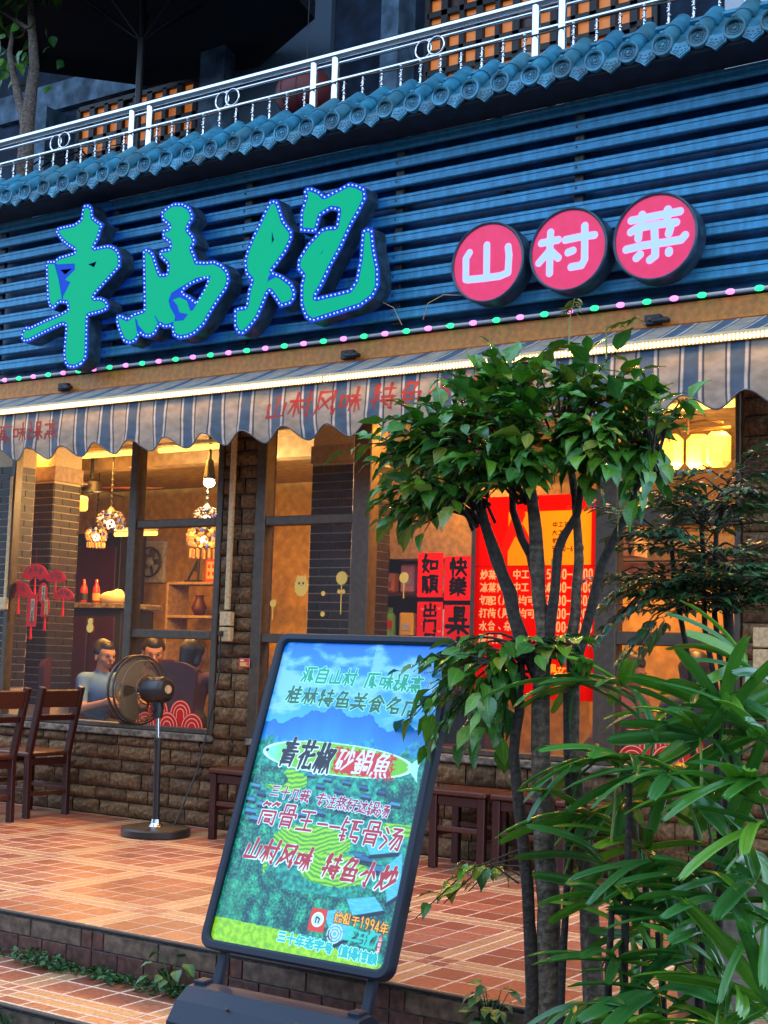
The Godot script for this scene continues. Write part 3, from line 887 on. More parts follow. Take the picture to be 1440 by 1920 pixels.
	var m := MB.new(); m.lathe([Vector2(0.012, 0.44), Vector2(0.012, 0.2), Vector2(0.03, 0.18), Vector2(0.05, 0.05), Vector2(0.05, 0.03)], 14); part(m, "stem", M.dark, t)
	m = MB.new(); m.ball(Vector3(0, 0.0, 0), Vector3(0.048, 0.038, 0.048), 12, 8); part(m, "bulb", glow(1, 0.9, 0.7, 12.0), t)
	bulb_light(t, Vector3.ZERO, PEND * 1.4, Color(1, 0.85, 0.6), 0.03)
	# chandelier of yellow glass blocks
	var blocks := glow(1.0, 0.50, 0.08, 1.0)
	t = thing("chandelier", "chandelier of four rounded yellow glass shades in the right window", "chandelier", Vector3(-3.38, 2.71, -1.23))
	m = MB.new(); m.tube([Vector3(0, 0.1, 0), Vector3(0, 0.36, 0)], 0.012, 8); m.tube([Vector3(-0.3, 0.13, 0), Vector3(0.3, 0.13, 0)], 0.012, 8); m.tube([Vector3(-0.26, 0.15, 0.03), Vector3(0.1, 0.2, -0.05), Vector3(0.26, 0.16, 0.04)], 0.008, 6); part(m, "frame", M.alu, t)
	for q in [[-0.27, 0.0], [-0.10, 0.05], [0.07, -0.02], [0.23, 0.04]]:
		m = MB.new(); m.cbox(Vector3(q[0], -0.02, q[1]), Vector3(0.155, 0.235, 0.12), 0.035); part(m, "lamp_shade", blocks, t)
	bulb_light(t, Vector3(0, -0.2, 0.1), PEND, WARM, 0.08)
	t = thing("wall_lamp", "bright yellow block shaped lamp beside the left brick column", "lamp", Vector3(-8.98, 2.5, -1.0))
	m = MB.new(); m.cbox(Vector3(0.03, 0, 0), Vector3(0.2, 0.13, 0.10), 0.02); part(m, "lamp_shade", blocks, t)
	m = MB.new(); m.cbox(Vector3(-0.06, 0.07, 0.02), Vector3(0.10, 0.09, 0.09), 0.02); m.cbox(Vector3(-0.05, -0.12, 0.0), Vector3(0.07, 0.12, 0.07), 0.02); part(m, "lamp_arm", blocks, t)
	m = MB.new(); m.tube([Vector3(0.0, 0.06, 0), Vector3(0.0, 0.6, 0)], 0.01, 6); part(m, "stem", M.dark, t)
	# ceiling fan
	t = thing("ceiling_fan", "dark ceiling fan with long blades behind the mosaic pendant", "fan", Vector3(-9.3, 2.72, -1.5))
	m = MB.new(); m.lathe([Vector2(0.0, 0.36), Vector2(0.015, 0.35), Vector2(0.015, 0.08), Vector2(0.09, 0.05), Vector2(0.09, -0.04), Vector2(0.0, -0.06)], 16); part(m, "motor", M.dark, t)
	for k in 4:
		boxpart(Basis(Vector3.UP, k * PI / 2 + 0.4) * Vector3(0.42, 0, 0), Vector3(0.6, 0.012, 0.12), "blade", M.redwood, t, 0.004, Basis(Vector3.UP, k * PI / 2 + 0.4) * Basis(Vector3.RIGHT, 0.2))
	# exhaust fan on the back wall
	t = thing("exhaust_fan", "square white exhaust fan on the ochre back wall", "fan", Vector3(-10.98, 2.23, -4.15))
	boxpart(Vector3(0, 0, -0.02), Vector3(0.40, 0.48, 0.06), "housing", M.white_paint, t, 0.01)
	m = MB.new(); m.lathe([Vector2(0.17, 0.0), Vector2(0.18, 0.03), Vector2(0.165, 0.04)], 20, Transform3D(Basis(Vector3.RIGHT, PI / 2), Vector3(0, 0, 0.01))); part(m, "ring", M.alu, t)
	m = MB.new(); m.ball(Vector3(0, 0, 0.03), Vector3(0.06, 0.06, 0.03)); part(m, "hub", M.white_paint, t)
	for k in 5: boxpart(Basis(Vector3.BACK, k * TAU / 5) * Vector3(0.10, 0, 0.025), Vector3(0.12, 0.07, 0.006), "blade", M.cement, t, 0.002, Basis(Vector3.BACK, k * TAU / 5) * Basis(Vector3.RIGHT, 0.4))
	# counter, bottles, cabinet, shelf
	t = thing("bar_counter", "dark bar counter with a pale top inside the left window", "counter", Vector3(-10.2, 0.08, -2.15))
	boxpart(Vector3(0, 0.76, 0), Vector3(1.9, 1.52, 0.45), "body", M.dark, t); boxpart(Vector3(0, 1.555, 0), Vector3(2.0, 0.05, 0.55), "top", M.cement, t)
	for k in 5: boxpart(Vector3(-0.72 + k * 0.36, 0.8, 0.232), Vector3(0.32, 1.3, 0.02), "panel", M.redwood, t)
	var red := mat(0.45, 0.03, 0.03, 0.25)
	var i := 0
	for x in [-10.03, -9.86, -9.69]:
		t = thing("bottle", ["red wine bottle leftmost of the three on the bar counter", "red wine bottle in the middle of the three on the bar counter", "red wine bottle rightmost of the three on the bar counter"][i], "bottle", Vector3(x, 1.66, -2.02), 0.0, "red bottles on the bar counter")
		m = MB.new(); m.lathe([Vector2(0, 0), Vector2(0.035, 0), Vector2(0.037, 0.12), Vector2(0.03, 0.16), Vector2(0.013, 0.19), Vector2(0.012, 0.235), Vector2(0, 0.235)], 14, Transform3D(), true); part(m, "glass_body", red, t)
		m = MB.new(); m.lathe([Vector2(0.0375, 0.03), Vector2(0.038, 0.1)], 14); part(m, "wrapper", M.dark if i != 2 else mat(0.7, 0.3, 0.1, 0.6), t)
		i += 1
	m = MB.new(); m.ball(Vector3(-9.45, 1.71, -2.0), Vector3(0.15, 0.07, 0.1), 14, 8); m.ball(Vector3(-9.40, 1.74, -2.02), Vector3(0.07, 0.06, 0.06), 12, 8)
	solo(m, "cloth_bundle", mat(0.75, 0.62, 0.42, 0.9, 0.0, "fine", 5.0, 0.5), "pale cloth bundle at the right end of the bar counter", "cloth")
	t = thing("cabinet", "tall dark cabinet standing behind the bar counter", "cabinet", Vector3(-11.3, 0.08, -3.4))
	boxpart(Vector3(0, 1.2, 0), Vector3(1.5, 2.4, 0.4), "body", M.dark, t)
	for k in 2: boxpart(Vector3(-0.37 + k * 0.74, 1.25, 0.21), Vector3(0.66, 2.0, 0.02), "door", M.burgundy, t)
	t = thing("shelf_unit", "ochre wooden shelf unit against the back wall left of the stone pillar", "shelf", Vector3(-9.45, 0.08, -3.4))
	for y in [0.4, 0.9, 1.5, 1.85]: boxpart(Vector3(0, y, 0), Vector3(0.86, 0.03, 0.32), "shelf_board", M.beam, t)
	for x in [-0.43, 0.43]: boxpart(Vector3(x, 0.93, 0), Vector3(0.03, 1.86, 0.33), "side_panel", M.beam, t)
	t = thing("picture_frame", "red framed lucky picture standing on the shelf unit", "picture", Vector3(-9.33, 1.946, -3.3))
	boxpart(Vector3(0, 0.12, 0), Vector3(0.17, 0.24, 0.02), "frame", mat(0.55, 0.04, 0.03, 0.5), t)
	boxpart(Vector3(0, 0.12, 0.0115), Vector3(0.12, 0.18, 0.004), "picture", M.cream, t, 0.001)
	for q in [[-0.03, 0.16], [0.03, 0.16], [-0.03, 0.085], [0.03, 0.085]]: boxpart(Vector3(q[0], q[1], 0.0145), Vector3(0.03, 0.04, 0.003), "red_mark", red, t, 0.001)
	t = thing("sculpture", "black angular sculpture on the shelf unit", "sculpture", Vector3(-9.58, 1.946, -3.3))
	m = MB.new(); m.tube([Vector3(-0.08, 0.01, 0), Vector3(0.07, 0.26, 0)], 0.012, 6); m.tube([Vector3(0.07, 0.26, 0), Vector3(0.06, 0.01, 0)], 0.012, 6); m.cbox(Vector3(0, 0.01, 0), Vector3(0.2, 0.02, 0.08)); m.tri(Vector3(-0.02, 0.12, 0.004), Vector3(0.065, 0.1, 0.004), Vector3(0.066, 0.24, 0.004)); part(m, "body", M.dark, t)
	t = thing("vase", "dark red vase inside the shelf unit", "vase", Vector3(-9.48, 1.596, -3.3))
	m = MB.new(); m.lathe([Vector2(0, 0), Vector2(0.05, 0), Vector2(0.085, 0.08), Vector2(0.05, 0.15), Vector2(0.04, 0.19), Vector2(0.055, 0.21)], 16, Transform3D(), true); part(m, "body", M.burgundy, t)
	t = thing("glass_jar", "clear glass jar inside the shelf unit", "jar", Vector3(-9.25, 1.596, -3.3))
	m = MB.new(); m.lathe([Vector2(0, 0), Vector2(0.04, 0), Vector2(0.042, 0.13), Vector2(0.03, 0.15)], 14, Transform3D(), true); part(m, "body", M.white_paint, t)
	# goods shelf behind the red papers
	t = thing("goods_shelf", "dark goods shelf crowded with packets behind the red papers", "shelf", Vector3(-5.2, 0.08, -0.98))
	for y in [0.55, 0.95, 1.30, 1.62, 1.95]: boxpart(Vector3(0, y, 0), Vector3(1.0, 0.025, 0.26), "shelf_board", M.redwood2, t)
	for x in [-0.5, 0.5]: boxpart(Vector3(x, 0.98, 0), Vector3(0.03, 1.95, 0.26), "side_panel", M.redwood, t)
	boxpart(Vector3(0, 0.98, -0.135), Vector3(1.0, 1.95, 0.015), "back_panel", M.dark, t)
	var goods := [["orange", 0.8, 0.25, 0.03, "packet"], ["yellow", 0.75, 0.5, 0.06, "bag"], ["red", 0.6, 0.04, 0.03, "box"], ["pale blue", 0.35, 0.55, 0.75, "carton"], ["pink", 0.7, 0.3, 0.35, "packet"], ["green", 0.15, 0.45, 0.12, "bottle"], ["white", 0.75, 0.72, 0.65, "carton"], ["gold", 0.7, 0.42, 0.1, "tin"]]
	var rows := [[1.63, "top shelf"], [1.31, "middle shelf"], [0.96, "lower shelf"]]
	for r in 3:
		for k in 6:
			var gd = goods[(k * 3 + r * 5 + (k * k) % 3) % 8]
			var h := rng.randf_range(0.14, 0.25)
			var nth: String = ["first", "second", "third", "fourth", "fifth", "sixth"][k]
			t = thing(gd[4], "%s %s, %s from the left on the %s of the goods shelf" % [gd[0], gd[4], nth, rows[r][1]], gd[4], Vector3(-5.62 + k * 0.155 + 0.06, rows[r][0] + 0.084, -0.94), rng.randf_range(-0.3, 0.3), "goods on the shelf behind the papers")
			var mt := mat(gd[1], gd[2], gd[3], 0.4)
			if gd[4] in ["bottle", "tin"]:
				m = MB.new(); m.lathe([Vector2(0, 0), Vector2(0.045, 0), Vector2(0.045, h * 0.7), Vector2(0.02, h * 0.85), Vector2(0.02, h), Vector2(0, h)], 12); part(m, "body", mt, t)
			else: boxpart(Vector3(0, h * 0.5, 0), Vector3(0.115, h, 0.07), "body", mt, t, 0.012)
			boxpart(Vector3(0, h * 0.4, 0.037 if not gd[4] in ["bottle", "tin"] else 0.046), Vector3(0.07, h * 0.3, 0.004), "sticker", M.white_paint if k % 2 else red, t, 0.001)
	# dining tables and high backed chairs
	for q in [[-8.35, -1.35, 0.2, "dark dining table between the seated diners in the left window"], [-3.3, -1.02, 0.0, "dark dining table in the right window under the chandelier"]]:
		t = thing("dining_table", q[3], "table", Vector3(q[0], 0.08, q[1]))
		boxpart(Vector3(0, 0.73, 0), Vector3(0.62, 0.04, 0.5), "top", M.redwood2, t)
		for e in [[-0.27, -0.21], [0.27, -0.21], [-0.27, 0.21], [0.27, 0.21]]: boxpart(Vector3(e[0], 0.355, e[1]), Vector3(0.05, 0.71, 0.05), "leg", M.redwood, t)
	high_chair(Vector3(-8.72, 0.08, -0.55), 2.0, "burgundy high backed dining chair at the left inside the window")
	high_chair(Vector3(-7.40, 0.08, -0.66), 0.31, "burgundy high backed dining chair seen from behind near the pillar")
	high_chair(Vector3(-8.58, 0.08, -1.88), 3.49, "burgundy high backed dining chair on the far side of the dining table")
	t = thing("plate", "white plate of food on the dining table in the left window", "plate", Vector3(-8.25, 0.83, -1.3))
	m = MB.new(); m.lathe([Vector2(0, 0.005), Vector2(0.07, 0.005), Vector2(0.12, 0.025), Vector2(0.125, 0.025)], 18); part(m, "dish", M.white_paint, t)
	m = MB.new(); m.ball(Vector3(0, 0.02, 0), Vector3(0.06, 0.03, 0.06)); part(m, "food", M.fascia, t)
	t = thing("plate", "white plate on the dining table in the right window", "plate", Vector3(-3.35, 0.83, -0.95))
	m = MB.new(); m.lathe([Vector2(0, 0.005), Vector2(0.07, 0.005), Vector2(0.12, 0.025), Vector2(0.125, 0.025)], 18); part(m, "dish", M.white_paint, t)

const STRIP := 6.5
const PEND := 1.4

func pendant(p: Vector3, kind: String, label: String, r: float) -> void:
	var t := thing("pendant_lamp", label, "pendant lamp", p, 0.0, "glass pendant lamps in the dining room")
	var m := MB.new()
	m.tube([Vector3(0, r * 0.9, 0), Vector3(0, 3.06 - p.y, 0)], 0.006, 6)
	for k in 6: m.ball(Vector3(0, r + 0.05 + k * 0.05, 0), Vector3(0.012, 0.02, 0.012), 6, 4)
	part(m, "chain", M.dark, t)
	m = MB.new(); m.lathe([Vector2(0.01, r * 1.1), Vector2(r * 0.45, r * 0.72), Vector2(r * 0.5, r * 0.55)], 16); part(m, "cap", M.dark, t)
	var cols: Array
	if kind == "mosaic": cols = [glow(0.5, 0.28, 0.12, 0.12), glow(0.2, 0.10, 0.06, 0.1), glow(0.04, 0.06, 0.4, 0.4), glow(1.0, 0.8, 0.55, 0.7)]
	else: cols = [glow(1.0, 0.36, 0.05, 0.7), glow(0.8, 0.22, 0.04, 0.5), glow(0.12, 0.12, 0.45, 0.5), glow(1.0, 0.62, 0.12, 1.0)]
	for cm in cols: cm.albedo_color = cm.albedo_color.darkened(0.65)
	var bead := MB.new(); bead.ball(Vector3.ZERO, r * 0.135, 8, 6)
	var bm := bead.done()
	for j in 5:
		var th := 0.75 + j * 0.33
		var n := 7 + j * 2
		for k in n:
			var a := TAU * (k + 0.5 * (j % 2)) / n
			put(bm, "glass_bead", cols[(k * 7 + j * 3) % 4 if (k + j) % 3 else 0], t, Transform3D(Basis(), Vector3(sin(th) * cos(a) * r, cos(th) * r * 0.85, sin(th) * sin(a) * r)))
	if kind == "amber":
		for k in 14: boxpart(Vector3(cos(TAU * k / 14) * r * 0.8, -r * 0.95, sin(TAU * k / 14) * r * 0.8), Vector3(0.02, r * 0.55, 0.02), "bead_fringe", cols[0 if k % 2 else 1], t)
	m = MB.new(); m.ball(Vector3(0, -0.02, 0), 0.036, 10, 8); part(m, "bulb", glow(1.0, 0.85, 0.6, 5.0), t)
	bulb_light(t, Vector3(0, -0.02, 0), PEND * 0.3, WARM, 0.03)

func high_chair(p: Vector3, turn: float, label: String) -> void:
	# back at +z of the chair, seat towards -z
	var t := thing("dining_chair", label, "chair", p, turn, "burgundy high backed dining chairs")
	boxpart(Vector3(0, 0.45, -0.2), Vector3(0.42, 0.06, 0.42), "seat", M.burgundy, t, 0.02)
	var pts := PackedVector2Array()
	for k in 13:
		var a := PI * k / 12.0
		pts.append(Vector2(cos(a) * 0.2, 0.98 + sin(a) * 0.09))
	pts.append(Vector2(-0.17, 0.47)); pts.append(Vector2(0.17, 0.47))
	var m := MB.new(); m.extrude(pts, [], -0.025, 0.025); m.extrude(pts, [], -0.026, 0.02, false, false)
	var bk := MB.new(); bk.extrude(pts, [], 0.0, 0.05)
	part(bk, "backrest", M.burgundy, t)
	var b2 := MB.new(); b2.extrude(pts, [], 0.0, 0.001, true, false); part(b2, "backrest_front", M.burgundy, t, Transform3D(Basis(Vector3.UP, PI), Vector3.ZERO))
	for e in [[-0.17, 0.0], [0.17, 0.0], [-0.18, -0.37], [0.18, -0.37]]: boxpart(Vector3(e[0], 0.21, e[1]), Vector3(0.04, 0.42, 0.04), "leg", M.redwood, t)

# ---------------------------------------------------------------- upper floor
func lattice(x0: float, x1: float, y0: float, y1: float, z: float, nx: int, ny: int, label: String) -> void:
	var t := thing("lattice_window", label, "window", Vector3.ZERO)
	var lit := glow(0.75, 0.22, 0.045, 0.30)
	var w := (x1 - x0) / nx
	var h := (y1 - y0) / ny
	for i in nx:
		for j in ny:
			if rng.randf() < 0.93:
				boxpart(Vector3(x0 + (i + 0.5) * w, y0 + (j + 0.5) * h, z - 0.02), Vector3(w * 0.98, h * 0.98, 0.01), "pane", lit, t, 0.001)
			else: boxpart(Vector3(x0 + (i + 0.5) * w, y0 + (j + 0.5) * h, z - 0.02), Vector3(w * 0.98, h * 0.98, 0.01), "pane", M.redwood2, t, 0.001)
	for i in nx + 1: boxpart(Vector3(x0 + i * w, (y0 + y1) * 0.5, z + 0.01), Vector3(w * (0.40 if i % 2 else 0.3), y1 - y0, 0.05), "upright", M.dark, t)
	for j in ny + 1: boxpart(Vector3((x0 + x1) * 0.5, y0 + j * h, z + 0.012), Vector3(x1 - x0, h * 0.34, 0.046), "crossbar", M.dark, t)

func upper_floor() -> void:
	slab("balcony_floor", Vector3(-6.6, 4.22, -1.14), Vector3(13.0, 0.12, 2.2), M.dark_wall, "dark floor slab of the upstairs balcony")
	slab("upper_wall", Vector3(-7.2, 6.4, -2.22), Vector3(15.0, 4.4, 0.2), M.dark_wall, "dark back wall of the upstairs balcony")
	slab("upper_side_wall", Vector3(-0.4, 6.4, -1.0), Vector3(0.2, 4.4, 2.6), M.dark_wall, "dark wall closing the right end of the balcony")
	slab("unseen_upper_slab", Vector3(-6.6, 8.35, -0.9), Vector3(14.0, 0.25, 2.9), M.dark_wall, "unseen slab above the upstairs balcony, placed to keep the balcony dark")  # out of view above; blocks the sky so the balcony stays dark
	slab("upper_front_wall", Vector3(-6.6, 3.72, -0.05), Vector3(13.0, 0.9, 0.1), M.dark_wall, "dark wall band behind the slatted cladding")
	slab("plaster_lintel", Vector3(-10.0, 7.0, -2.09), Vector3(3.2, 0.30, 0.08), M.plaster, "pale plaster band above the left lattice window")
	slab("plaster_column", Vector3(-8.36, 6.0, -2.0), Vector3(0.30, 3.6, 0.3), M.plaster, "pale plaster column between lattice window and granite panel")
	slab("granite_panel", Vector3(-7.66, 6.6, -2.09), Vector3(1.05, 2.2, 0.06), M.granite, "grey granite panel on the upstairs wall")
	slab("plaster_panel", Vector3(-7.4, 5.7, -2.06), Vector3(1.5, 0.6, 0.06), M.plaster, "pale plaster panel low on the upstairs wall behind the rings")
	slab("plaster_column", Vector3(-10.75, 5.9, -2.0), Vector3(0.3, 1.8, 0.3), M.plaster, "pale plaster column left of the left lattice window")
	slab("plaster_column", Vector3(-6.35, 7.0, -2.0), Vector3(0.18, 2.6, 0.3), M.plaster, "slim plaster column left of the right lattice window")
	slab("pale_wall", Vector3(-2.75, 6.2, -1.6), Vector3(0.9, 3.0, 0.4), mat(0.5, 0.55, 0.6, 0.9), "pale wall end at the top right corner")
	lattice(-10.35, -8.55, 5.2, 6.78, -2.09, 9, 9, "left lattice window glowing orange behind the balcony railing")
	lattice(-6.1, -4.0, 5.2, 7.3, -2.09, 12, 12, "right lattice window glowing orange behind the balcony railing")
	# railing
	var r := thing("balcony_railing", "shiny stainless steel balcony railing with paired rings above the tile eave", "railing")
	tubepart([Vector3(-9.6, 5.40, 0.16), Vector3(-1.6, 5.40, 0.16)], 0.032, "top_rail", M.steel, r, 14)
	tubepart([Vector3(-9.6, 5.345, 0.15), Vector3(-1.6, 5.345, 0.15)], 0.014, "under_rail", M.steel, r)
	tubepart([Vector3(-9.6, 5.215, 0.16), Vector3(-1.6, 5.215, 0.16)], 0.016, "middle_rail", M.steel, r)
	tubepart([Vector3(-9.6, 4.90, 0.16), Vector3(-1.6, 4.90, 0.16)], 0.016, "bottom_rail", M.steel, r)
	var cable := []
	for k in 40: cable.append(Vector3(-9.4 + k * 0.2, 5.185 + 0.012 * sin(k * 1.3), 0.19))
	tubepart(cable, 0.006, "tied_cable", M.alu, r, 6)
	for k in 6:
		var x := -9.11 + k * 1.745
		for dx in [0.0, 0.185]:
			var m := MB.new(); m.tube([Vector3(x + dx, 4.86, 0.16), Vector3(x + dx, 5.38, 0.16)], 0.029, 14); part(m, "post", M.steel, r)
		for dx in [0.905, 1.01]:
			var m := MB.new(); var pts := []
			for q in 24: pts.append(Vector3(x + dx + cos(TAU * q / 24) * 0.062, 5.284 + sin(TAU * q / 24) * 0.062, 0.165 + (0.006 if dx > 0.95 else -0.004)))
			m.tube(pts, 0.007, 6, false, true); part(m, "ring", M.steel, r)
		for j in 10:
			var sx := x + 0.185 + (j + 0.5) * 0.156
			var m := MB.new()
			m.tube([Vector3(sx, 4.90, 0.16), Vector3(sx, 5.215, 0.16)], 0.008, 6)
			for q in 12: m.ball(Vector3(sx + 0.004 * cos(q * 1.8), 4.93 + q * 0.025, 0.16 + 0.004 * sin(q * 1.8)), Vector3(0.013, 0.011, 0.013), 6, 4)
			part(m, "spindle", M.steel, r)
	# parasol
	var t := thing("parasol", "dark market parasol on a pole upstairs behind the railing", "parasol", Vector3(-8.28, 4.28, -0.82))
	tubepart([Vector3.ZERO, Vector3(0, 3.3, 0)], 0.032, "pole", M.dark, t)
	var cm := MB.new()
	for k in 8:
		var a := TAU * k / 8 + 0.2
		var b := TAU * (k + 1) / 8 + 0.2
		var A := Vector3(cos(a) * 1.65, 2.6, sin(a) * 1.25)
		var B := Vector3(cos(b) * 1.65, 2.6, sin(b) * 1.25)
		for s in 5:
			var u := s / 5.0
			var w := (s + 1) / 5.0
			var top := Vector3(0, 3.3, 0)
			var P := func(e: Vector3, f: float) -> Vector3: return top.lerp(e, f) - Vector3(0, 0.22 * sin(PI * f) * 0.6, 0)
			cm.quad(P.call(B, w), P.call(A, w), P.call(A, u), P.call(B, u))
		cm.quad(A - Vector3(0, 0.16, 0), B - Vector3(0, 0.16, 0), B, A)
	part(cm, "canopy", mat(0.012, 0.016, 0.024, 0.9), t)
	for k in 8:
		var a := TAU * k / 8 + 0.2
		tubepart([Vector3(cos(a) * 0.03, 2.3, sin(a) * 0.03), Vector3(cos(a) * 0.8, 2.83, sin(a) * 0.62)], 0.012, "strut", M.dark, t, 6)
	# tree in a pot, upper left
	t = thing("potted_tree", "small potted tree with pale forked trunk on the balcony at upper left", "tree", Vector3(-8.95, 4.28, -0.2))
	tubepart([Vector3(0, 0.4, 0), Vector3(0.0, 1.1, 0.02), Vector3(-0.02, 1.5, 0), Vector3(0.02, 1.95, 0), Vector3(-0.05, 2.5, 0.02), Vector3(-0.15, 3.0, 0)], [0.075, 0.07, 0.06, 0.045, 0.03, 0.015], "trunk", M.pale_bark, t, 12)
	tubepart([Vector3(-0.02, 1.35, 0), Vector3(-0.14, 1.75, 0.04), Vector3(-0.25, 2.1, 0.05), Vector3(-0.28, 2.4, 0.0)], [0.045, 0.035, 0.025, 0.012], "limb", M.pale_bark, t, 10)
	tubepart([Vector3(0.0, 2.25, 0), Vector3(-0.35, 2.5, 0.05), Vector3(-0.7, 2.7, 0.1)], [0.022, 0.018, 0.01], "limb", M.pale_bark, t, 8)
	var pm := MB.new(); pm.lathe([Vector2(0, 0), Vector2(0.2, 0), Vector2(0.28, 0.4), Vector2(0.3, 0.42), Vector2(0.25, 0.42), Vector2(0, 0.38)], 20); part(pm, "pot", M.pot, t)
	var lf := [leaf_mesh(0.15, 0.085, 0.25, 0.02), leaf_mesh(0.13, 0.08, 0.4, -0.02)]
	var lm := leaf_mats([[0.07, 0.26, 0.04], [0.045, 0.18, 0.045], [0.12, 0.36, 0.04]])
	for k in 150:
		var q := Vector3(rng.randf_range(-1.0, 0.35), rng.randf_range(1.9, 3.3), rng.randf_range(-0.35, 0.4))
		if q.x > -0.1 and q.y < 2.15: q.x -= 0.3
		put(lf[k % 2], "leaf", lm[k % 3], t, Transform3D(leaf_basis(Vector3(rng.randf_range(-1, 1), -1.2, rng.randf_range(-0.3, 1)), rng.randf_range(0, TAU)), q))
	# palm upstairs
	t = thing("potted_palm", "dark potted palm upstairs in front of the lattice window", "palm", Vector3(-8.75, 4.28, -1.25))
	pm = MB.new(); pm.lathe([Vector2(0, 0), Vector2(0.17, 0), Vector2(0.23, 0.35), Vector2(0.2, 0.35), Vector2(0, 0.3)], 18); part(pm, "pot", M.pot, t)
	var dm := mat(0.012, 0.03, 0.02, 0.5)
	for k in 13:
		var a := TAU * k / 13.0
		var m := MB.new()
		var prev := Vector3(0, 0.3, 0)
		var rib := [prev]
		for s in 10:
			var u := (s + 1) / 10.0
			rib.append(Vector3(cos(a) * u * 0.95, 0.3 + 2.0 * u - 1.05 * u * u, sin(a) * u * 0.8))
		m.tube(rib, 0.008, 5)
		for s in range(3, 11):
			var c: Vector3 = rib[s]
			var side := Vector3(-sin(a), 0, cos(a))
			for sg in [-1.0, 1.0]:
				var tip: Vector3 = c + side * sg * 0.26 + Vector3(cos(a) * 0.14, -0.12, sin(a) * 0.14)
				var w := Vector3(cos(a), 0, sin(a)) * 0.016
				m.tri(c - w, tip, c + w)
		part(m, "frond", dm, t)
	# round lantern
	t = thing("red_lantern", "dim dark red round lantern hanging upstairs behind the railing", "lantern", Vector3(-6.35, 5.62, -0.7))
	var m2 := MB.new(); m2.ball(Vector3.ZERO, Vector3(0.24, 0.21, 0.24), 20, 12); part(m2, "shade", mat(0.10, 0.012, 0.015, 0.6), t)
	for k in 10:
		var pts := []
		for q in 13: pts.append(Vector3(sin(PI * q / 12) * 0.243 * cos(TAU * k / 10), cos(PI * q / 12) * 0.213, sin(PI * q / 12) * 0.243 * sin(TAU * k / 10)))
		tubepart(pts, 0.003, "rib", M.dark, t, 4)
	tubepart([Vector3(0, 0.2, 0), Vector3(0, 2.6, 0)], 0.004, "cord", M.dark, t, 4)

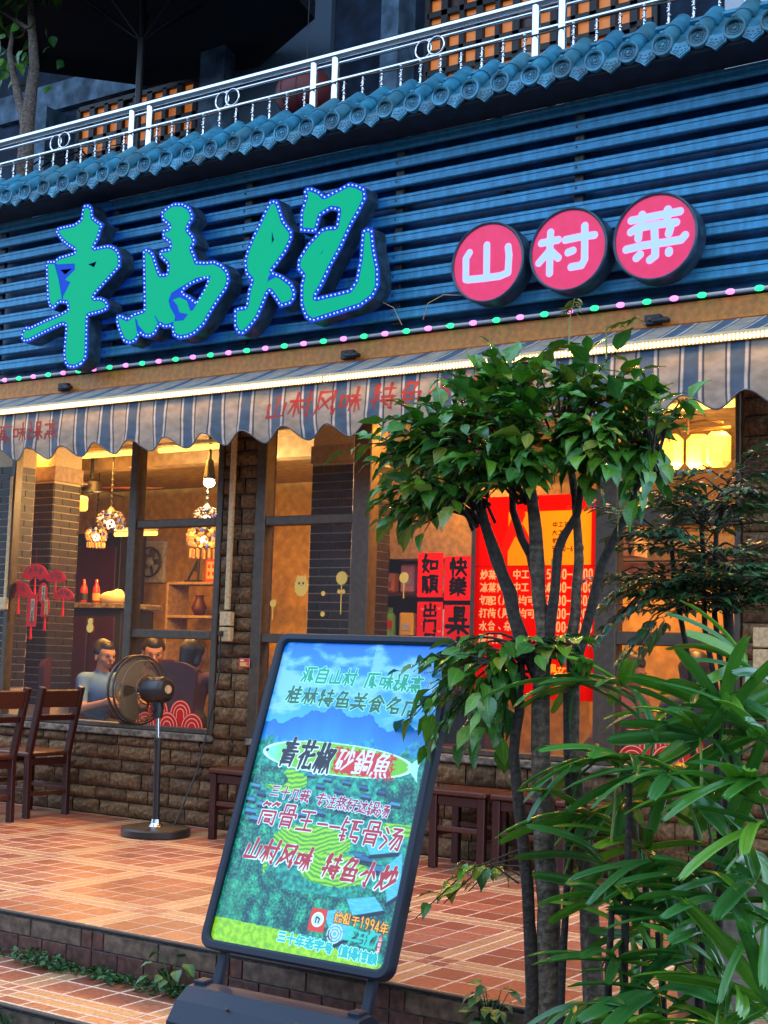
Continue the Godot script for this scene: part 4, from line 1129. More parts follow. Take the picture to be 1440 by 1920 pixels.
# ---------------------------------------------------------------- tiled eave
func tile_roof() -> void:
	var t := thing("tile_eave", "blue grey glazed Chinese tile eave with round medallion ends", "roof")
	var ze := 0.50
	var ye := 4.755
	var zt := 0.20
	var yt := 5.015
	var dir := Vector3(0, yt - ye, zt - ze)
	var L := dir.length()
	var ang := atan2(yt - ye, ze - zt)
	var nrm := Vector3(0, cos(ang), sin(ang))
	var B := Basis(Vector3.RIGHT, nrm, dir.normalized() * -1.0)   # local -z runs up the slope
	# barrel tile: half tube, 2 per row
	var half := MB.new()
	var seg := 10
	var hl := L * 0.56
	for k in seg:
		var a := PI * k / seg
		var b := PI * (k + 1) / seg
		for e in [[0.0, 0.060], [hl, 0.052]]: pass
		var p0 := Vector3(cos(a) * 0.060, sin(a) * 0.060, 0)
		var p1 := Vector3(cos(b) * 0.060, sin(b) * 0.060, 0)
		var q0 := Vector3(cos(a) * 0.052, sin(a) * 0.052, -hl)
		var q1 := Vector3(cos(b) * 0.052, sin(b) * 0.052, -hl)
		var base := half.v.size()
		half.vert(p0, Vector3(cos(a), sin(a), 0)); half.vert(p1, Vector3(cos(b), sin(b), 0)); half.vert(q1, Vector3(cos(b), sin(b), 0)); half.vert(q0, Vector3(cos(a), sin(a), 0))
		half.ix.append_array([base, base + 1, base + 2, base, base + 2, base + 3])
		var i0 := Vector3(cos(a) * 0.048, sin(a) * 0.048, 0); var i1 := Vector3(cos(b) * 0.048, sin(b) * 0.048, 0)
		half.quad(i0, p0, p1, i1)
	var barrel := half.done()
	# pan tile: shallow trough
	var pn := MB.new()
	for k in 8:
		var u := -0.5 + k / 8.0
		var w := u + 0.125
		var f := func(x: float) -> float: return 0.028 * (4.0 * x * x) - 0.012
		pn.quad(Vector3(u * 0.125, f.call(u), 0), Vector3(w * 0.125, f.call(w), 0), Vector3(w * 0.125, f.call(w), -L), Vector3(u * 0.125, f.call(u), -L))
	var pan := pn.done()
	# medallion
	var md := MB.new()
	var rx := Transform3D(Basis(Vector3.RIGHT, PI / 2), Vector3.ZERO)
	md.lathe([Vector2(0.052, -0.05), Vector2(0.062, -0.045), Vector2(0.064, 0.0), Vector2(0.061, 0.006), Vector2(0.052, 0.006), Vector2(0.049, -0.002), Vector2(0.040, -0.002), Vector2(0.038, 0.002), Vector2(0.035, 0.002), Vector2(0.033, -0.003), Vector2(0.011, -0.003), Vector2(0.009, 0.003), Vector2(0.0, 0.004)], 24, rx)
	for k in 12:
		var a := TAU * k / 12
		md.ball(Vector3(cos(a) * 0.022, sin(a) * 0.022, -0.002), Vector3(0.0035 + absf(cos(a)) * 0.006, 0.0035 + absf(sin(a)) * 0.006, 0.005), 6, 4)
	var medal := md.done()
	# drip tile
	var dp := MB.new()
	dp.extrude(PackedVector2Array([Vector2(-0.055, 0.02), Vector2(-0.057, -0.045), Vector2(-0.03, -0.06), Vector2(0, -0.085), Vector2(0.03, -0.06), Vector2(0.057, -0.045), Vector2(0.055, 0.02), Vector2(0.03, 0.008), Vector2(0.0, 0.003), Vector2(-0.03, 0.008)]), [], -0.016, 0.0)
	dp.extrude(PackedVector2Array([Vector2(-0.044, 0.002), Vector2(-0.045, -0.04), Vector2(-0.024, -0.051), Vector2(0, -0.071), Vector2(0.024, -0.051), Vector2(0.045, -0.04), Vector2(0.044, 0.002), Vector2(0.0, -0.008)]), [], 0.0, 0.004)
	for q in [[-0.024, -0.02, 0.6], [0.024, -0.02, -0.6], [-0.012, -0.042, -0.5], [0.012, -0.042, 0.5], [0.0, -0.024, 0.0], [-0.03, -0.035, -0.8], [0.03, -0.035, 0.8]]:
		dp.ball(Vector3(q[0], q[1], 0.004), Vector3(0.0085, 0.006, 0.004), 6, 4)
	var drip := dp.done()
	var nail := MB.new(); nail.ball(Vector3.ZERO, Vector3(0.016, 0.014, 0.016), 8, 5)
	var nm := nail.done()
	for k in range(-3, 33):
		var x := -8.337 + k * 0.2099
		var o := Vector3(x, ye, ze)
		var jit := Basis(Vector3.UP, rng.randf_range(-0.03, 0.03))
		var mt = M.roof_tile[rng.randi() % 4]
		put(barrel, "barrel_tile", mt, t, Transform3D(B * jit, o + B * Vector3(0, 0.006, 0)))
		put(barrel, "barrel_tile", M.roof_tile[rng.randi() % 4], t, Transform3D(B * jit.scaled(Vector3(1.06, 1.06, 1)), o + B * Vector3(0, 0.002, -hl * 0.80)))
		put(medal, "medallion_tile", mt, t, Transform3D(Basis(Vector3.RIGHT, rng.randf_range(-0.08, 0.03)) * Basis(Vector3.BACK, rng.randf_range(0, 1)) * 1.05, o + Vector3(0, 0.004 + rng.randf_range(-0.003, 0.003), 0.018)))
		put(nm, "tile_nail", mt, t, Transform3D(Basis(), o + B * Vector3(0, 0.066, -hl * 0.12)))
		var ox := o + Vector3(0.105, 0, 0)
		put(pan, "pan_tile", M.roof_tile[rng.randi() % 4], t, Transform3D(B.scaled(Vector3(1.15, 1, 1)), ox + B * Vector3(0, -0.006, 0)))
		put(drip, "drip_tile", M.roof_tile[rng.randi() % 4], t, Transform3D(Basis(Vector3.RIGHT, -0.12 + rng.randf_range(-0.05, 0.05)) * Basis(Vector3.BACK, rng.randf_range(-0.03, 0.03)) * 1.05, ox + Vector3(0, -0.012, 0.012)))
	boxpart(Vector3(-5.4, 4.705, 0.33), Vector3(7.8, 0.03, 0.30), "soffit_board", M.soffit, t, 0.004)
	boxpart(Vector3(-5.4, 4.70, 0.475), Vector3(7.8, 0.045, 0.03), "eave_board", M.soffit, t, 0.004)
	boxpart(Vector3(-5.4, 4.86, 0.19), Vector3(7.8, 0.26, 0.03), "upstand", M.dark_wall, t, 0.004)
	boxpart(Vector3(-5.4, 4.995, 0.215), Vector3(7.8, 0.045, 0.07), "ridge", M.roof_tile[0], t, 0.02)

# ---------------------------------------------------------------- cladding and signs
var SIGN := {
	"A": {"out": "1391 1610,1455 1604,1494 1569,1506 1499,1562 1458,1623 1421,1597 1375,1578 1313,1548 1268,1529 1256,1673 1257,1731 1242,1790 1199,1818 1139,1819 1062,1756 1014,1657 942,1585 888,1558 863,1625 862,1689 833,1721 788,1714 746,1644 730,1511 720,1514 614,1520 473,1516 396,1471 351,1395 330,1316 341,1273 391,1257 463,1263 576,1266 669,1230 680,1063 640,873 587,811 590,772 626,783 676,831 723,873 714,1053 756,1202 783,1280 807,1262 844,1186 857,1130 809,1077 841,1047 902,1023 1065,1008 1198,1036 1223,1098 1211,1156 1236,1285 1247,1325 1249,1242 1297,1167 1351,1101 1426,1094 1456,1128 1473,1307 1475,1369 1502,1375 1559", "holes": ["1175 1125,1305 1119,1229 1078", "1476 1128,1571 1140,1546 1094"], "clips": ["1093 1208,1146 1172,1337 1154,1344 1103,1242 1037,1303 1011,1232 909,1227 874,1215 875,1201 927,1160 1062,1124 1139"]},
	"B": {"out": "2323 1478,2408 1465,2484 1421,2520 1351,2518 1316,2483 1278,2475 1258,2524 1208,2550 1162,2547 1131,2521 1110,2551 1063,2572 1011,2654 996,2734 993,2807 958,2872 895,2885 824,2862 765,2804 703,2738 621,2672 531,2586 471,2515 450,2434 448,2367 483,2354 544,2280 545,2241 570,2207 510,2143 488,2085 501,2050 526,2020 472,1944 458,1884 485,1830 571,1794 654,1801 705,1850 703,1920 670,1967 697,2071 710,2051 944,2031 1164,2088 1174,2148 1126,2204 1003,2225 964,2282 957,2283 1014,2203 1082,2195 1134,2242 1145,2298 1141,2286 1178,2223 1216,2214 1282,2232 1294,2288 1293,2209 1355,2191 1423,2232 1446,2277 1468", "holes": ["2675 864,2528 837,2449 798,2514 765,2581 715,2648 798"], "clips": ["2710 884,2571 885,2419 833,2338 801,2314 747,2335 694,2386 625,2379 587,2471 584,2514 625,2430 648,2409 700,2360 748,2424 758,2490 726,2531 644,2558 648,2608 712,2691 820", "1988 662,2019 637,2031 600,2102 535,2055 518,2015 558", "2179 655,2199 646,2249 583,2306 574,2379 591,2373 542,2251 555,2210 609"]},
	"C": {"out": "3210 1354,3277 1348,3311 1279,3346 1191,3421 1105,3424 1046,3378 962,3291 866,3261 845,3344 809,3439 740,3472 670,3464 622,3426 586,3336 576,3292 634,3238 699,3200 620,3153 526,3084 459,3023 419,2970 433,2935 491,2928 618,2980 629,3033 627,3048 738,3072 794,3016 852,3000 946,3022 1028,3070 1123,3119 1200,3166 1285", "holes": ["3240 1140,3265 1061,3243 1031"], "clips": ["3281 855,3224 808,3215 743,3228 775,3304 798,3308 822"]},
	"D": {"out": "3518 1392,3568 1388,3639 1351,3680 1312,3777 1337,3881 1368,3949 1345,4012 1306,4024 1232,3976 1151,3913 1064,3842 930,3752 797,3689 684,3638 618,3711 625,3816 632,3911 641,3952 691,3979 831,3990 1021,4027 1039,4084 1023,4103 893,4141 746,4145 628,4102 555,4002 503,3823 476,3611 443,3550 482,3506 576,3500 716,3517 771,3465 827,3471 900,3547 996,3661 1086,3719 1093,3778 1085,3793 1180,3734 1197,3657 1168,3623 1055,3478 1084,3476 1220,3512 1322,3494 1367", "holes": ["3701 946,3678 912,3648 896"], "clips": []},
}

func channel_letter(t: Node3D, key: String) -> void:
	var off := Vector2(-9, 3)
	var out := V(SIGN[key].out, 0.001, off)
	if Geometry2D.is_polygon_clockwise(out): out.reverse()
	var holes := []
	for h in SIGN[key].holes: holes.append(V(h, 0.001, off))
	# smooth the outline a little
	var rounded := Geometry2D.offset_polygon(Geometry2D.offset_polygon(out, -0.006, Geometry2D.JOIN_ROUND)[0], 0.006, Geometry2D.JOIN_ROUND)
	if rounded.size() > 0: out = rounded[0]
	var body := MB.new()
	body.extrude(out, [], 0.25, 0.39, false, true)
	part(body, "side_wall", M.letter_side, t)
	for h in holes:
		var hw := MB.new()
		hw.extrude(h, [], 0.3, 0.389, false, true)
		part(hw, "opening_wall", M.letter_side, t)
	var rim := MB.new()
	rim.extrude(out, holes, 0.38, 0.388)
	part(rim, "blue_rim", M.letter_blue, t)
	var pieces: Array = Geometry2D.offset_polygon(out, -0.034, Geometry2D.JOIN_ROUND)
	var cut := []
	for cset in [SIGN[key].clips]:
		for c in cset:
			var cp := V(c, 0.001, off)
			var nx := []
			for p in pieces:
				if Geometry2D.is_polygon_clockwise(p): continue
				for q in Geometry2D.clip_polygons(p, cp):
					if not Geometry2D.is_polygon_clockwise(q): nx.append(q)
					else: cut.append(q)
			pieces = nx
	var face := MB.new()
	for p in pieces:
		if Geometry2D.is_polygon_clockwise(p) or p.size() < 4: continue
		var mine := []
		for h in cut:
			if Geometry2D.is_point_in_polygon(h[0], p) and Geometry2D.is_point_in_polygon(h[h.size() / 2], p): mine.append(h)
		for h in holes:
			if cut.any(func(e): return Geometry2D.is_point_in_polygon(h[0], e) or Geometry2D.is_point_in_polygon(h[1], e) or Geometry2D.is_point_in_polygon(h[2], e)): continue
			if Geometry2D.is_point_in_polygon(h[0], p) and Geometry2D.is_point_in_polygon(h[1], p) and Geometry2D.is_point_in_polygon(h[2], p): mine.append(h)
		face.extrude(p, mine, 0.386, 0.394)
	part(face, "green_face", M.letter_green, t)
	# diodes along the rim
	var dm := MB.new(); dm.ball(Vector3.ZERO, 0.006, 6, 4)
	var xs := []
	var loops := [Geometry2D.offset_polygon(out, -0.016, Geometry2D.JOIN_ROUND)]
	for h in holes:
		if Geometry2D.offset_polygon(h, 0.016).size() > 0 and h[0].distance_to(h[1]) > 0.11: loops.append(Geometry2D.offset_polygon(h, 0.016, Geometry2D.JOIN_ROUND))
	for lp in loops:
		for p in lp:
			var carry := 0.0
			for i in p.size():
				var a: Vector2 = p[i]
				var b: Vector2 = p[(i + 1) % p.size()]
				var L := a.distance_to(b)
				var s := carry
				while s < L:
					var q := a.lerp(b, s / L)
					xs.append(Transform3D(Basis(), Vector3(q.x, q.y, 0.391)))
					s += 0.0335
				carry = s - L
	multi(dm.done(), xs, "diode", M.diode, t)

func disc_sign(cx: float, cy: float, r: float, ch: String, glyph: String, label: String) -> void:
	var t := thing("round_sign", label, "sign", Vector3(cx, cy, 0.34), 0.0, "round pink sign boxes on the cladding")
	var im := Image.create(256, 256, false, Image.FORMAT_RGB8)
	im.fill(Color(0.80, 0.03, 0.28))
	var f := FastNoiseLite.new(); f.seed = 3; f.frequency = 0.02
	for y in 256:
		for x in 256:
			var n := f.get_noise_2d(x, y) * 0.05
			im.set_pixel(x, y, Color(0.80 + n * 0.4, 0.03 + n, 0.28 + n))
	for pas in [[0, 13.4, Color(0.93, 0.55, 0.78)], [1, 10.6, Color(0.62, 0.72, 0.92)]]:
		for s in glyph.split(","):
			var q := s.split(" ")
			for k in range(0, q.size() - 2, 2):
				dab(im, Vector2(float(q[k]), float(q[k + 1])) * 1.28, Vector2(float(q[k + 2]), float(q[k + 3])) * 1.28, pas[1], pas[1], pas[2])
	var m := MB.new()
	var ring := []
	m.lathe([Vector2(r, -0.13), Vector2(r + 0.012, -0.125), Vector2(r + 0.012, 0.006), Vector2(r + 0.004, 0.012), Vector2(r - 0.004, 0.006), Vector2(r - 0.004, 0.0)], 48, Transform3D(Basis(Vector3.RIGHT, PI / 2), Vector3.ZERO))
	part(m, "sign_can", M.letter_side, t)
	m = MB.new()
	var c := m.vert(Vector3.ZERO, Vector3.BACK, Vector2(0.5, 0.5))
	for k in 49:
		var a := TAU * k / 48
		m.vert(Vector3(cos(a) * (r - 0.003), sin(a) * (r - 0.003), 0), Vector3.BACK, Vector2(0.5 + cos(a) * 0.5, 0.5 - sin(a) * 0.5))
	for k in 48: m.ix.append_array([c, c + k + 2, c + k + 1])
	part(m, "sign_face", printed(im, 0.35, 0.40), t)

func cladding_and_signs() -> void:
	M.letter_side = mat(0.07, 0.14, 0.22, 0.45, 0.4, "blotch", 1.5)
	M.letter_blue = glow(0.008, 0.06, 0.60, 0.85)
	M.letter_green = glow(0.0, 0.52, 0.29, 0.66)
	for q in [M.letter_green, M.letter_blue]: q.albedo_color = q.albedo_color.darkened(0.9); q.metallic_specular = 0.2
	M.diode = glow(0.30, 0.45, 1.0, 1.3)
	var t := thing("slat_cladding", "blue grey metal slat cladding between the tile eave and the awning", "cladding")
	boxpart(Vector3(-5.2, 4.05, 0.06), Vector3(7.6, 1.34, 0.03), "backing_sheet", M.sheet, t, 0.004)
	for k in 10: boxpart(Vector3(-5.2, 3.46 + k * 0.1165, 0.08), Vector3(7.6, 0.03, 0.012), "sheet_rib", M.sheet, t, 0.004)
	var pr := PackedVector2Array([Vector2(0.0, -0.037), Vector2(0.022, -0.037), Vector2(0.030, -0.031), Vector2(0.030, -0.016), Vector2(0.024, -0.012), Vector2(0.024, 0.010), Vector2(0.030, 0.014), Vector2(0.030, 0.030), Vector2(0.022, 0.037), Vector2(0.0, 0.037)])
	var sm := MB.new()
	for i in pr.size():
		var a := pr[i]
		var b := pr[(i + 1) % pr.size()]
		sm.quad(Vector3(-8.9, a.y, a.x), Vector3(-1.5, a.y, a.x), Vector3(-1.5, b.y, b.x), Vector3(-8.9, b.y, b.x))
	var slat := sm.done()
	for k in range(-1, 9):
		put(slat, "slat", M.slat, t, Transform3D(Basis(Vector3.RIGHT, rng.randf_range(-0.03, 0.03)), Vector3(0, 4.52 - k * 0.129, 0.165)))
	var rv := MB.new(); rv.ball(Vector3.ZERO, Vector3(0.008, 0.008, 0.004), 8, 4)
	var rivet := rv.done()
	for x in [-8.78, -7.5, -6.18, -4.88, -3.565, -2.25]:
		boxpart(Vector3(x, 4.06, 0.13), Vector3(0.06, 1.26, 0.04), "upright", M.post, t)
		for k in range(-1, 9): put(rivet, "rivet", M.alu, t, Transform3D(Basis(), Vector3(x, 4.52 - k * 0.129, 0.192)))
	# green letters
	t = thing("sign_letter", "leftmost green lit character of the shop sign, reading 車", "sign", Vector3.ZERO, 0.0, "green channel letters of the shop sign")
	channel_letter(t, "A")
	t = thing("sign_letter", "middle green lit character of the shop sign, reading 馬", "sign", Vector3.ZERO, 0.0, "green channel letters of the shop sign")
	channel_letter(t, "B")
	t = thing("sign_letter", "rightmost green lit character of the shop sign, reading 炮", "sign", Vector3.ZERO, 0.0, "green channel letters of the shop sign")
	channel_letter(t, "C"); channel_letter(t, "D")
	disc_sign(-4.085, 3.695, 0.245, "山", "46 67 36 81 37 136,44 138 93 140 137 140 160 134,97 54 98 133,159 67 162 89 160 134", "left round pink sign box with a white 山 on it")
	disc_sign(-3.535, 3.70, 0.245, "村", "26 73 72 71,51 49 50 76 50 153,49 95 20 123,50 95 73 117,92 74 132 72 170 73,144 46 145 130 137 144 109 145,100 107 113 104", "middle round pink sign box with a white 村 on it")
	disc_sign(-2.985, 3.70, 0.248, "菜", "40 52 99 50 161 48,67 42 66 60,131 39 130 59,39 80 53 73 99 71 152 73,59 83 58 98,139 80 134 97,98 77 101 122 101 146 88 154,28 121 69 117 130 117 165 116 174 107,63 138 54 145,135 139 135 143", "right round pink sign box with a white 菜 on it")
	# loose wires
	for q in [[-4.78, 3.40, 0.22, 0.16, "thin loose wire sticking up beside the last green character"], [-4.62, 3.42, -0.3, 0.13, "long thin loose wire curving left of the pink sign boxes"]]:
		var m := MB.new(); m.tube([Vector3(q[0], q[1], 0.22), Vector3(q[0] - q[2] * 0.2, q[1] + q[3] * 0.7, 0.26), Vector3(q[0] - q[2] * 0.6, q[1] + q[3], 0.27), Vector3(q[0] - q[2], q[1] + q[3] * 0.9, 0.25)], 0.003, 5)
		solo(m, "loose_wire", M.cream, q[4], "wire")
	# fascia and chasing lights
	boxpart(Vector3(-5.2, 3.275, 0.15), Vector3(7.6, 0.13, 0.05), "fascia_board", M.fascia, self, 0.006)
	tag(get_node("fascia_board"), "orange brown wooden fascia board between cladding and awning", "board")
	for q in [[-7.92, "left"], [-5.22, "middle"], [-3.05, "right"]]:
		t = thing("awning_bracket", "small rusty awning bracket on the %s of the fascia board" % q[1], "bracket", Vector3(q[0], 3.25, 0.19))
		boxpart(Vector3(0, 0, 0), Vector3(0.10, 0.06, 0.05), "plate", M.post, t); boxpart(Vector3(0.06, -0.015, 0.04), Vector3(0.10, 0.025, 0.06), "arm", M.post, t)
		var m := MB.new(); m.ball(Vector3(-0.01, 0, 0.028), 0.014, 8, 6); part(m, "bolt", M.alu, t)
	t = thing("light_string", "white tube with alternating green and pink lights along the fascia", "light string", Vector3(0, 3.357, 0.215))
	tubepart([Vector3(-8.9, 0, 0), Vector3(-1.5, 0, 0)], 0.011, "tube", mat(0.45, 0.43, 0.42, 0.4), t, 8)
	var bm := MB.new(); bm.ball(Vector3.ZERO, Vector3(0.03, 0.017, 0.017), 10, 6)
	var bulb := bm.done()
	var gm := glow(0.02, 0.9, 0.22, 1.5)
	var pk := glow(1.0, 0.22, 0.70, 1.3)
	for k in 42:
		var x := -8.74 + k * 0.1665
		put(bulb, "bulb", gm if k % 2 == 0 else pk, t, Transform3D(Basis(), Vector3(x, 0.0, 0.006)))

# ---------------------------------------------------------------- awning
func awning() -> void:
	var x0 := -8.9
	var LEN := 7.2
	var W := 2048
	var pxm := W / LEN
	var im := Image.create(W, 128, false, Image.FORMAT_RGB8)
	im.fill(Color(0.58, 0.55, 0.50))
	var k := 0
	while k * 0.25 * pxm < W:
		var o := int(k * 0.25 * pxm)
		for q in [[0.0, 0.010, Color(0.24, 0.27, 0.31)], [0.014, 0.013, Color(0.70, 0.69, 0.66)], [0.031, 0.075, Color(0.24, 0.34, 0.43)], [0.110, 0.013, Color(0.70, 0.69, 0.66)], [0.127, 0.009, Color(0.24, 0.27, 0.31)]]:
			im.fill_rect(Rect2i(o + int(q[0] * pxm), 0, int(q[1] * pxm) + 1, 128), q[2])
		k += 1
	var f := FastNoiseLite.new(); f.seed = 21; f.frequency = 0.025; f.fractal_octaves = 4
	for y in 128:
		for x in W:
			var d := 0.90 + 0.16 * f.get_noise_2d(x, y * 1.6) + 0.03 * ((x * 7 + y * 13) % 5 - 2) * 0.5
			var c := im.get_pixel(x, y)
			im.set_pixel(x, y, Color(c.r * d, c.g * d, c.b * d))
	var plain := im.duplicate()
	# dark red lettering printed on the valance
	ink(im, "原味裸烹", (-7.945 - x0) * pxm, 34, 42, 46, Color(0.42, 0.13, 0.12, 0.85), 2.6, 1.12, 0.0, 0.0, 0.2)
	ink(im, "山村风味", (-5.44 - x0) * pxm, 26, 48, 52, Color(0.55, 0.13, 0.12, 0.9), 2.6, 1.14, 0.0, 0.2, 0.4)
	ink(im, "特色小炒", (-4.62 - x0) * pxm, 24, 48, 52, Color(0.55, 0.13, 0.12, 0.9), 2.6, 1.16, 0.0, 0.2, 0.4)
	var cloth := printed(im, 0.9)
	cloth.backlight_enabled = true
	cloth.backlight = Color(0.25, 0.25, 0.25)
	var top_cloth := printed(plain, 0.9)
	var t := thing("awning", "striped blue and cream shop awning with a scalloped valance", "awning")
	# valance
	var m := MB.new()
	var nx := 432
	var ny := 8
	var wav := FastNoiseLite.new(); wav.seed = 9; wav.frequency = 0.8
	for j in ny + 1:
		for i in nx + 1:
			var x := x0 + LEN * i / nx
			var ph := TAU * (x + 7.42) / 0.331
			var hem := 2.628 + 0.042 * -cos(ph) + 0.012 * wav.get_noise_2d(x * 3, 50)
			var u := float(j) / ny
			var y := lerpf(2.95, hem, u)
			var z := 0.79 + u * u * (0.022 * -cos(ph) + 0.02 * wav.get_noise_2d(x * 2.0, u * 2)) + 0.01 * sin(u * PI)
			m.vert(Vector3(x, y, z), Vector3.BACK, Vector2(float(i) / nx, (2.95 - y) / 0.36))
	for j in ny:
		for i in nx:
			var a := j * (nx + 1) + i
			m.ix.append_array([a, a + 1, a + nx + 1, a + 1, a + nx + 2, a + nx + 1])
	for i in m.v.size():
		var xl := maxi(i - 1, 0); var xr := mini(i + 1, m.v.size() - 1)
		var d := m.v[xr] - m.v[xl]
		if absf(d.x) < 0.1: m.n[i] = Vector3(-d.z, 0, d.x).normalized()
	part(m, "valance", cloth, t)
	var hemline := []
	for i in nx + 1: hemline.append(m.v[ny * (nx + 1) + i] + Vector3(0, -0.002, 0.0))
	tubepart(hemline, 0.005, "hem_binding", mat(0.06, 0.08, 0.11, 0.9), t, 5)
	# sloping canopy
	m = MB.new()
	for i in 36:
		for j in 6:
			var P := func(ii: int, jj: int) -> Vector3:
				var u := jj / 6.0
				return Vector3(x0 + LEN * ii / 36.0, lerpf(2.975, 3.205, u) - 0.014 * sin(u * PI) * (1.0 + 0.6 * sin(ii * 1.7)), lerpf(0.77, 0.19, u))
			m.quad(P.call(i, j), P.call(i + 1, j), P.call(i + 1, j + 1), P.call(i, j + 1), Vector2(i / 36.0, j / 6.0), Vector2((i + 1) / 36.0, j / 6.0), Vector2((i + 1) / 36.0, (j + 1) / 6.0), Vector2(i / 36.0, (j + 1) / 6.0))
	part(m, "canopy", top_cloth, t)
	tubepart([Vector3(x0, 2.967, 0.775), Vector3(x0 + LEN, 2.967, 0.775)], 0.024, "front_bar", M.cream, t, 12)
	for x in [-8.2, -6.3, -4.4, -2.5]:
		tubepart([Vector3(x, 2.94, 0.76), Vector3(x + 0.1, 3.0, 0.45), Vector3(x, 3.14, 0.18)], 0.016, "folding_arm", M.white_paint, t, 8)
	# LED bars along the front bar
	var bead := MB.new(); bead.ball(Vector3.ZERO, Vector3(0.0082, 0.018, 0.009), 6, 4)
	var bmesh := bead.done()
	var hot := glow(1.0, 0.62, 0.24, 4.2)
	var names := ["leftmost warm LED bar under the front edge of the awning", "second warm LED bar from the left under the awning edge", "middle warm LED bar above the red lettering on the awning edge", "warm LED bar on the awning edge crossing behind the tree crown", "rightmost warm LED bar on the awning edge above the right window"]
	var xs0 := [-9.55, -7.945, -6.355, -4.965, -3.38]
	var xs1 := [-7.95, -6.36, -4.97, -3.385, -1.8]
	for i in 5:
		var L: float = xs1[i] - xs0[i]
		t = thing("led_bar", names[i], "light bar", Vector3((xs0[i] + xs1[i]) * 0.5, 2.945, 0.815), 0.0, "warm LED bars along the awning")
		boxpart(Vector3(0, 0.004, -0.006), Vector3(L - 0.008, 0.042, 0.014), "channel", M.cream, t, 0.002)
		var bx := []
		var n := int(L / 0.0215)
		for q in n: bx.append(Transform3D(Basis(), Vector3(-L * 0.5 + (q + 0.5) * L / n, 0.002, 0.0035)))
		multi(bmesh, bx, "diodes", hot, t)
		area(t, Vector3(0, 0.0, 0.012), Vector2(L, 0.02), LED * L, Color(1.0, 0.74, 0.42), Vector3(0, -0.55, 0.83))

const LED := 1.15

# ---------------------------------------------------------------- window decorations
# flat lettering as thin raised strokes
func letters(m: MB, text: String, x: float, y: float, w: float, h: float, r: float, z: float, vertical := false) -> void:
	var dz := 0.0
	for i in text.length():
		for s in strokes(text[i]):
			for k in s.size() - 1:
				var a := Vector2(x + s[k].x * w, y - s[k].y * h)
				var b := Vector2(x + s[k + 1].x * w, y - s[k + 1].y * h)
				var d := (b - a).normalized() * r
				var n := d.orthogonal()
				a -= d * 0.6; b += d * 0.6
				m.quad(Vector3(a.x - n.x, a.y - n.y, z + dz), Vector3(a.x + n.x, a.y + n.y, z + dz), Vector3(b.x + n.x, b.y + n.y, z + dz), Vector3(b.x - n.x, b.y - n.y, z + dz))
				if (m.v[m.v.size() - 3] - m.v[m.v.size() - 4]).cross(m.v[m.v.size() - 1] - m.v[m.v.size() - 4]).z < 0:
					for e in 4: m.n[m.n.size() - 1 - e] = Vector3.BACK
				dz += 0.00012
		if vertical: y -= h * 1.1
		else: x += w * 1.12

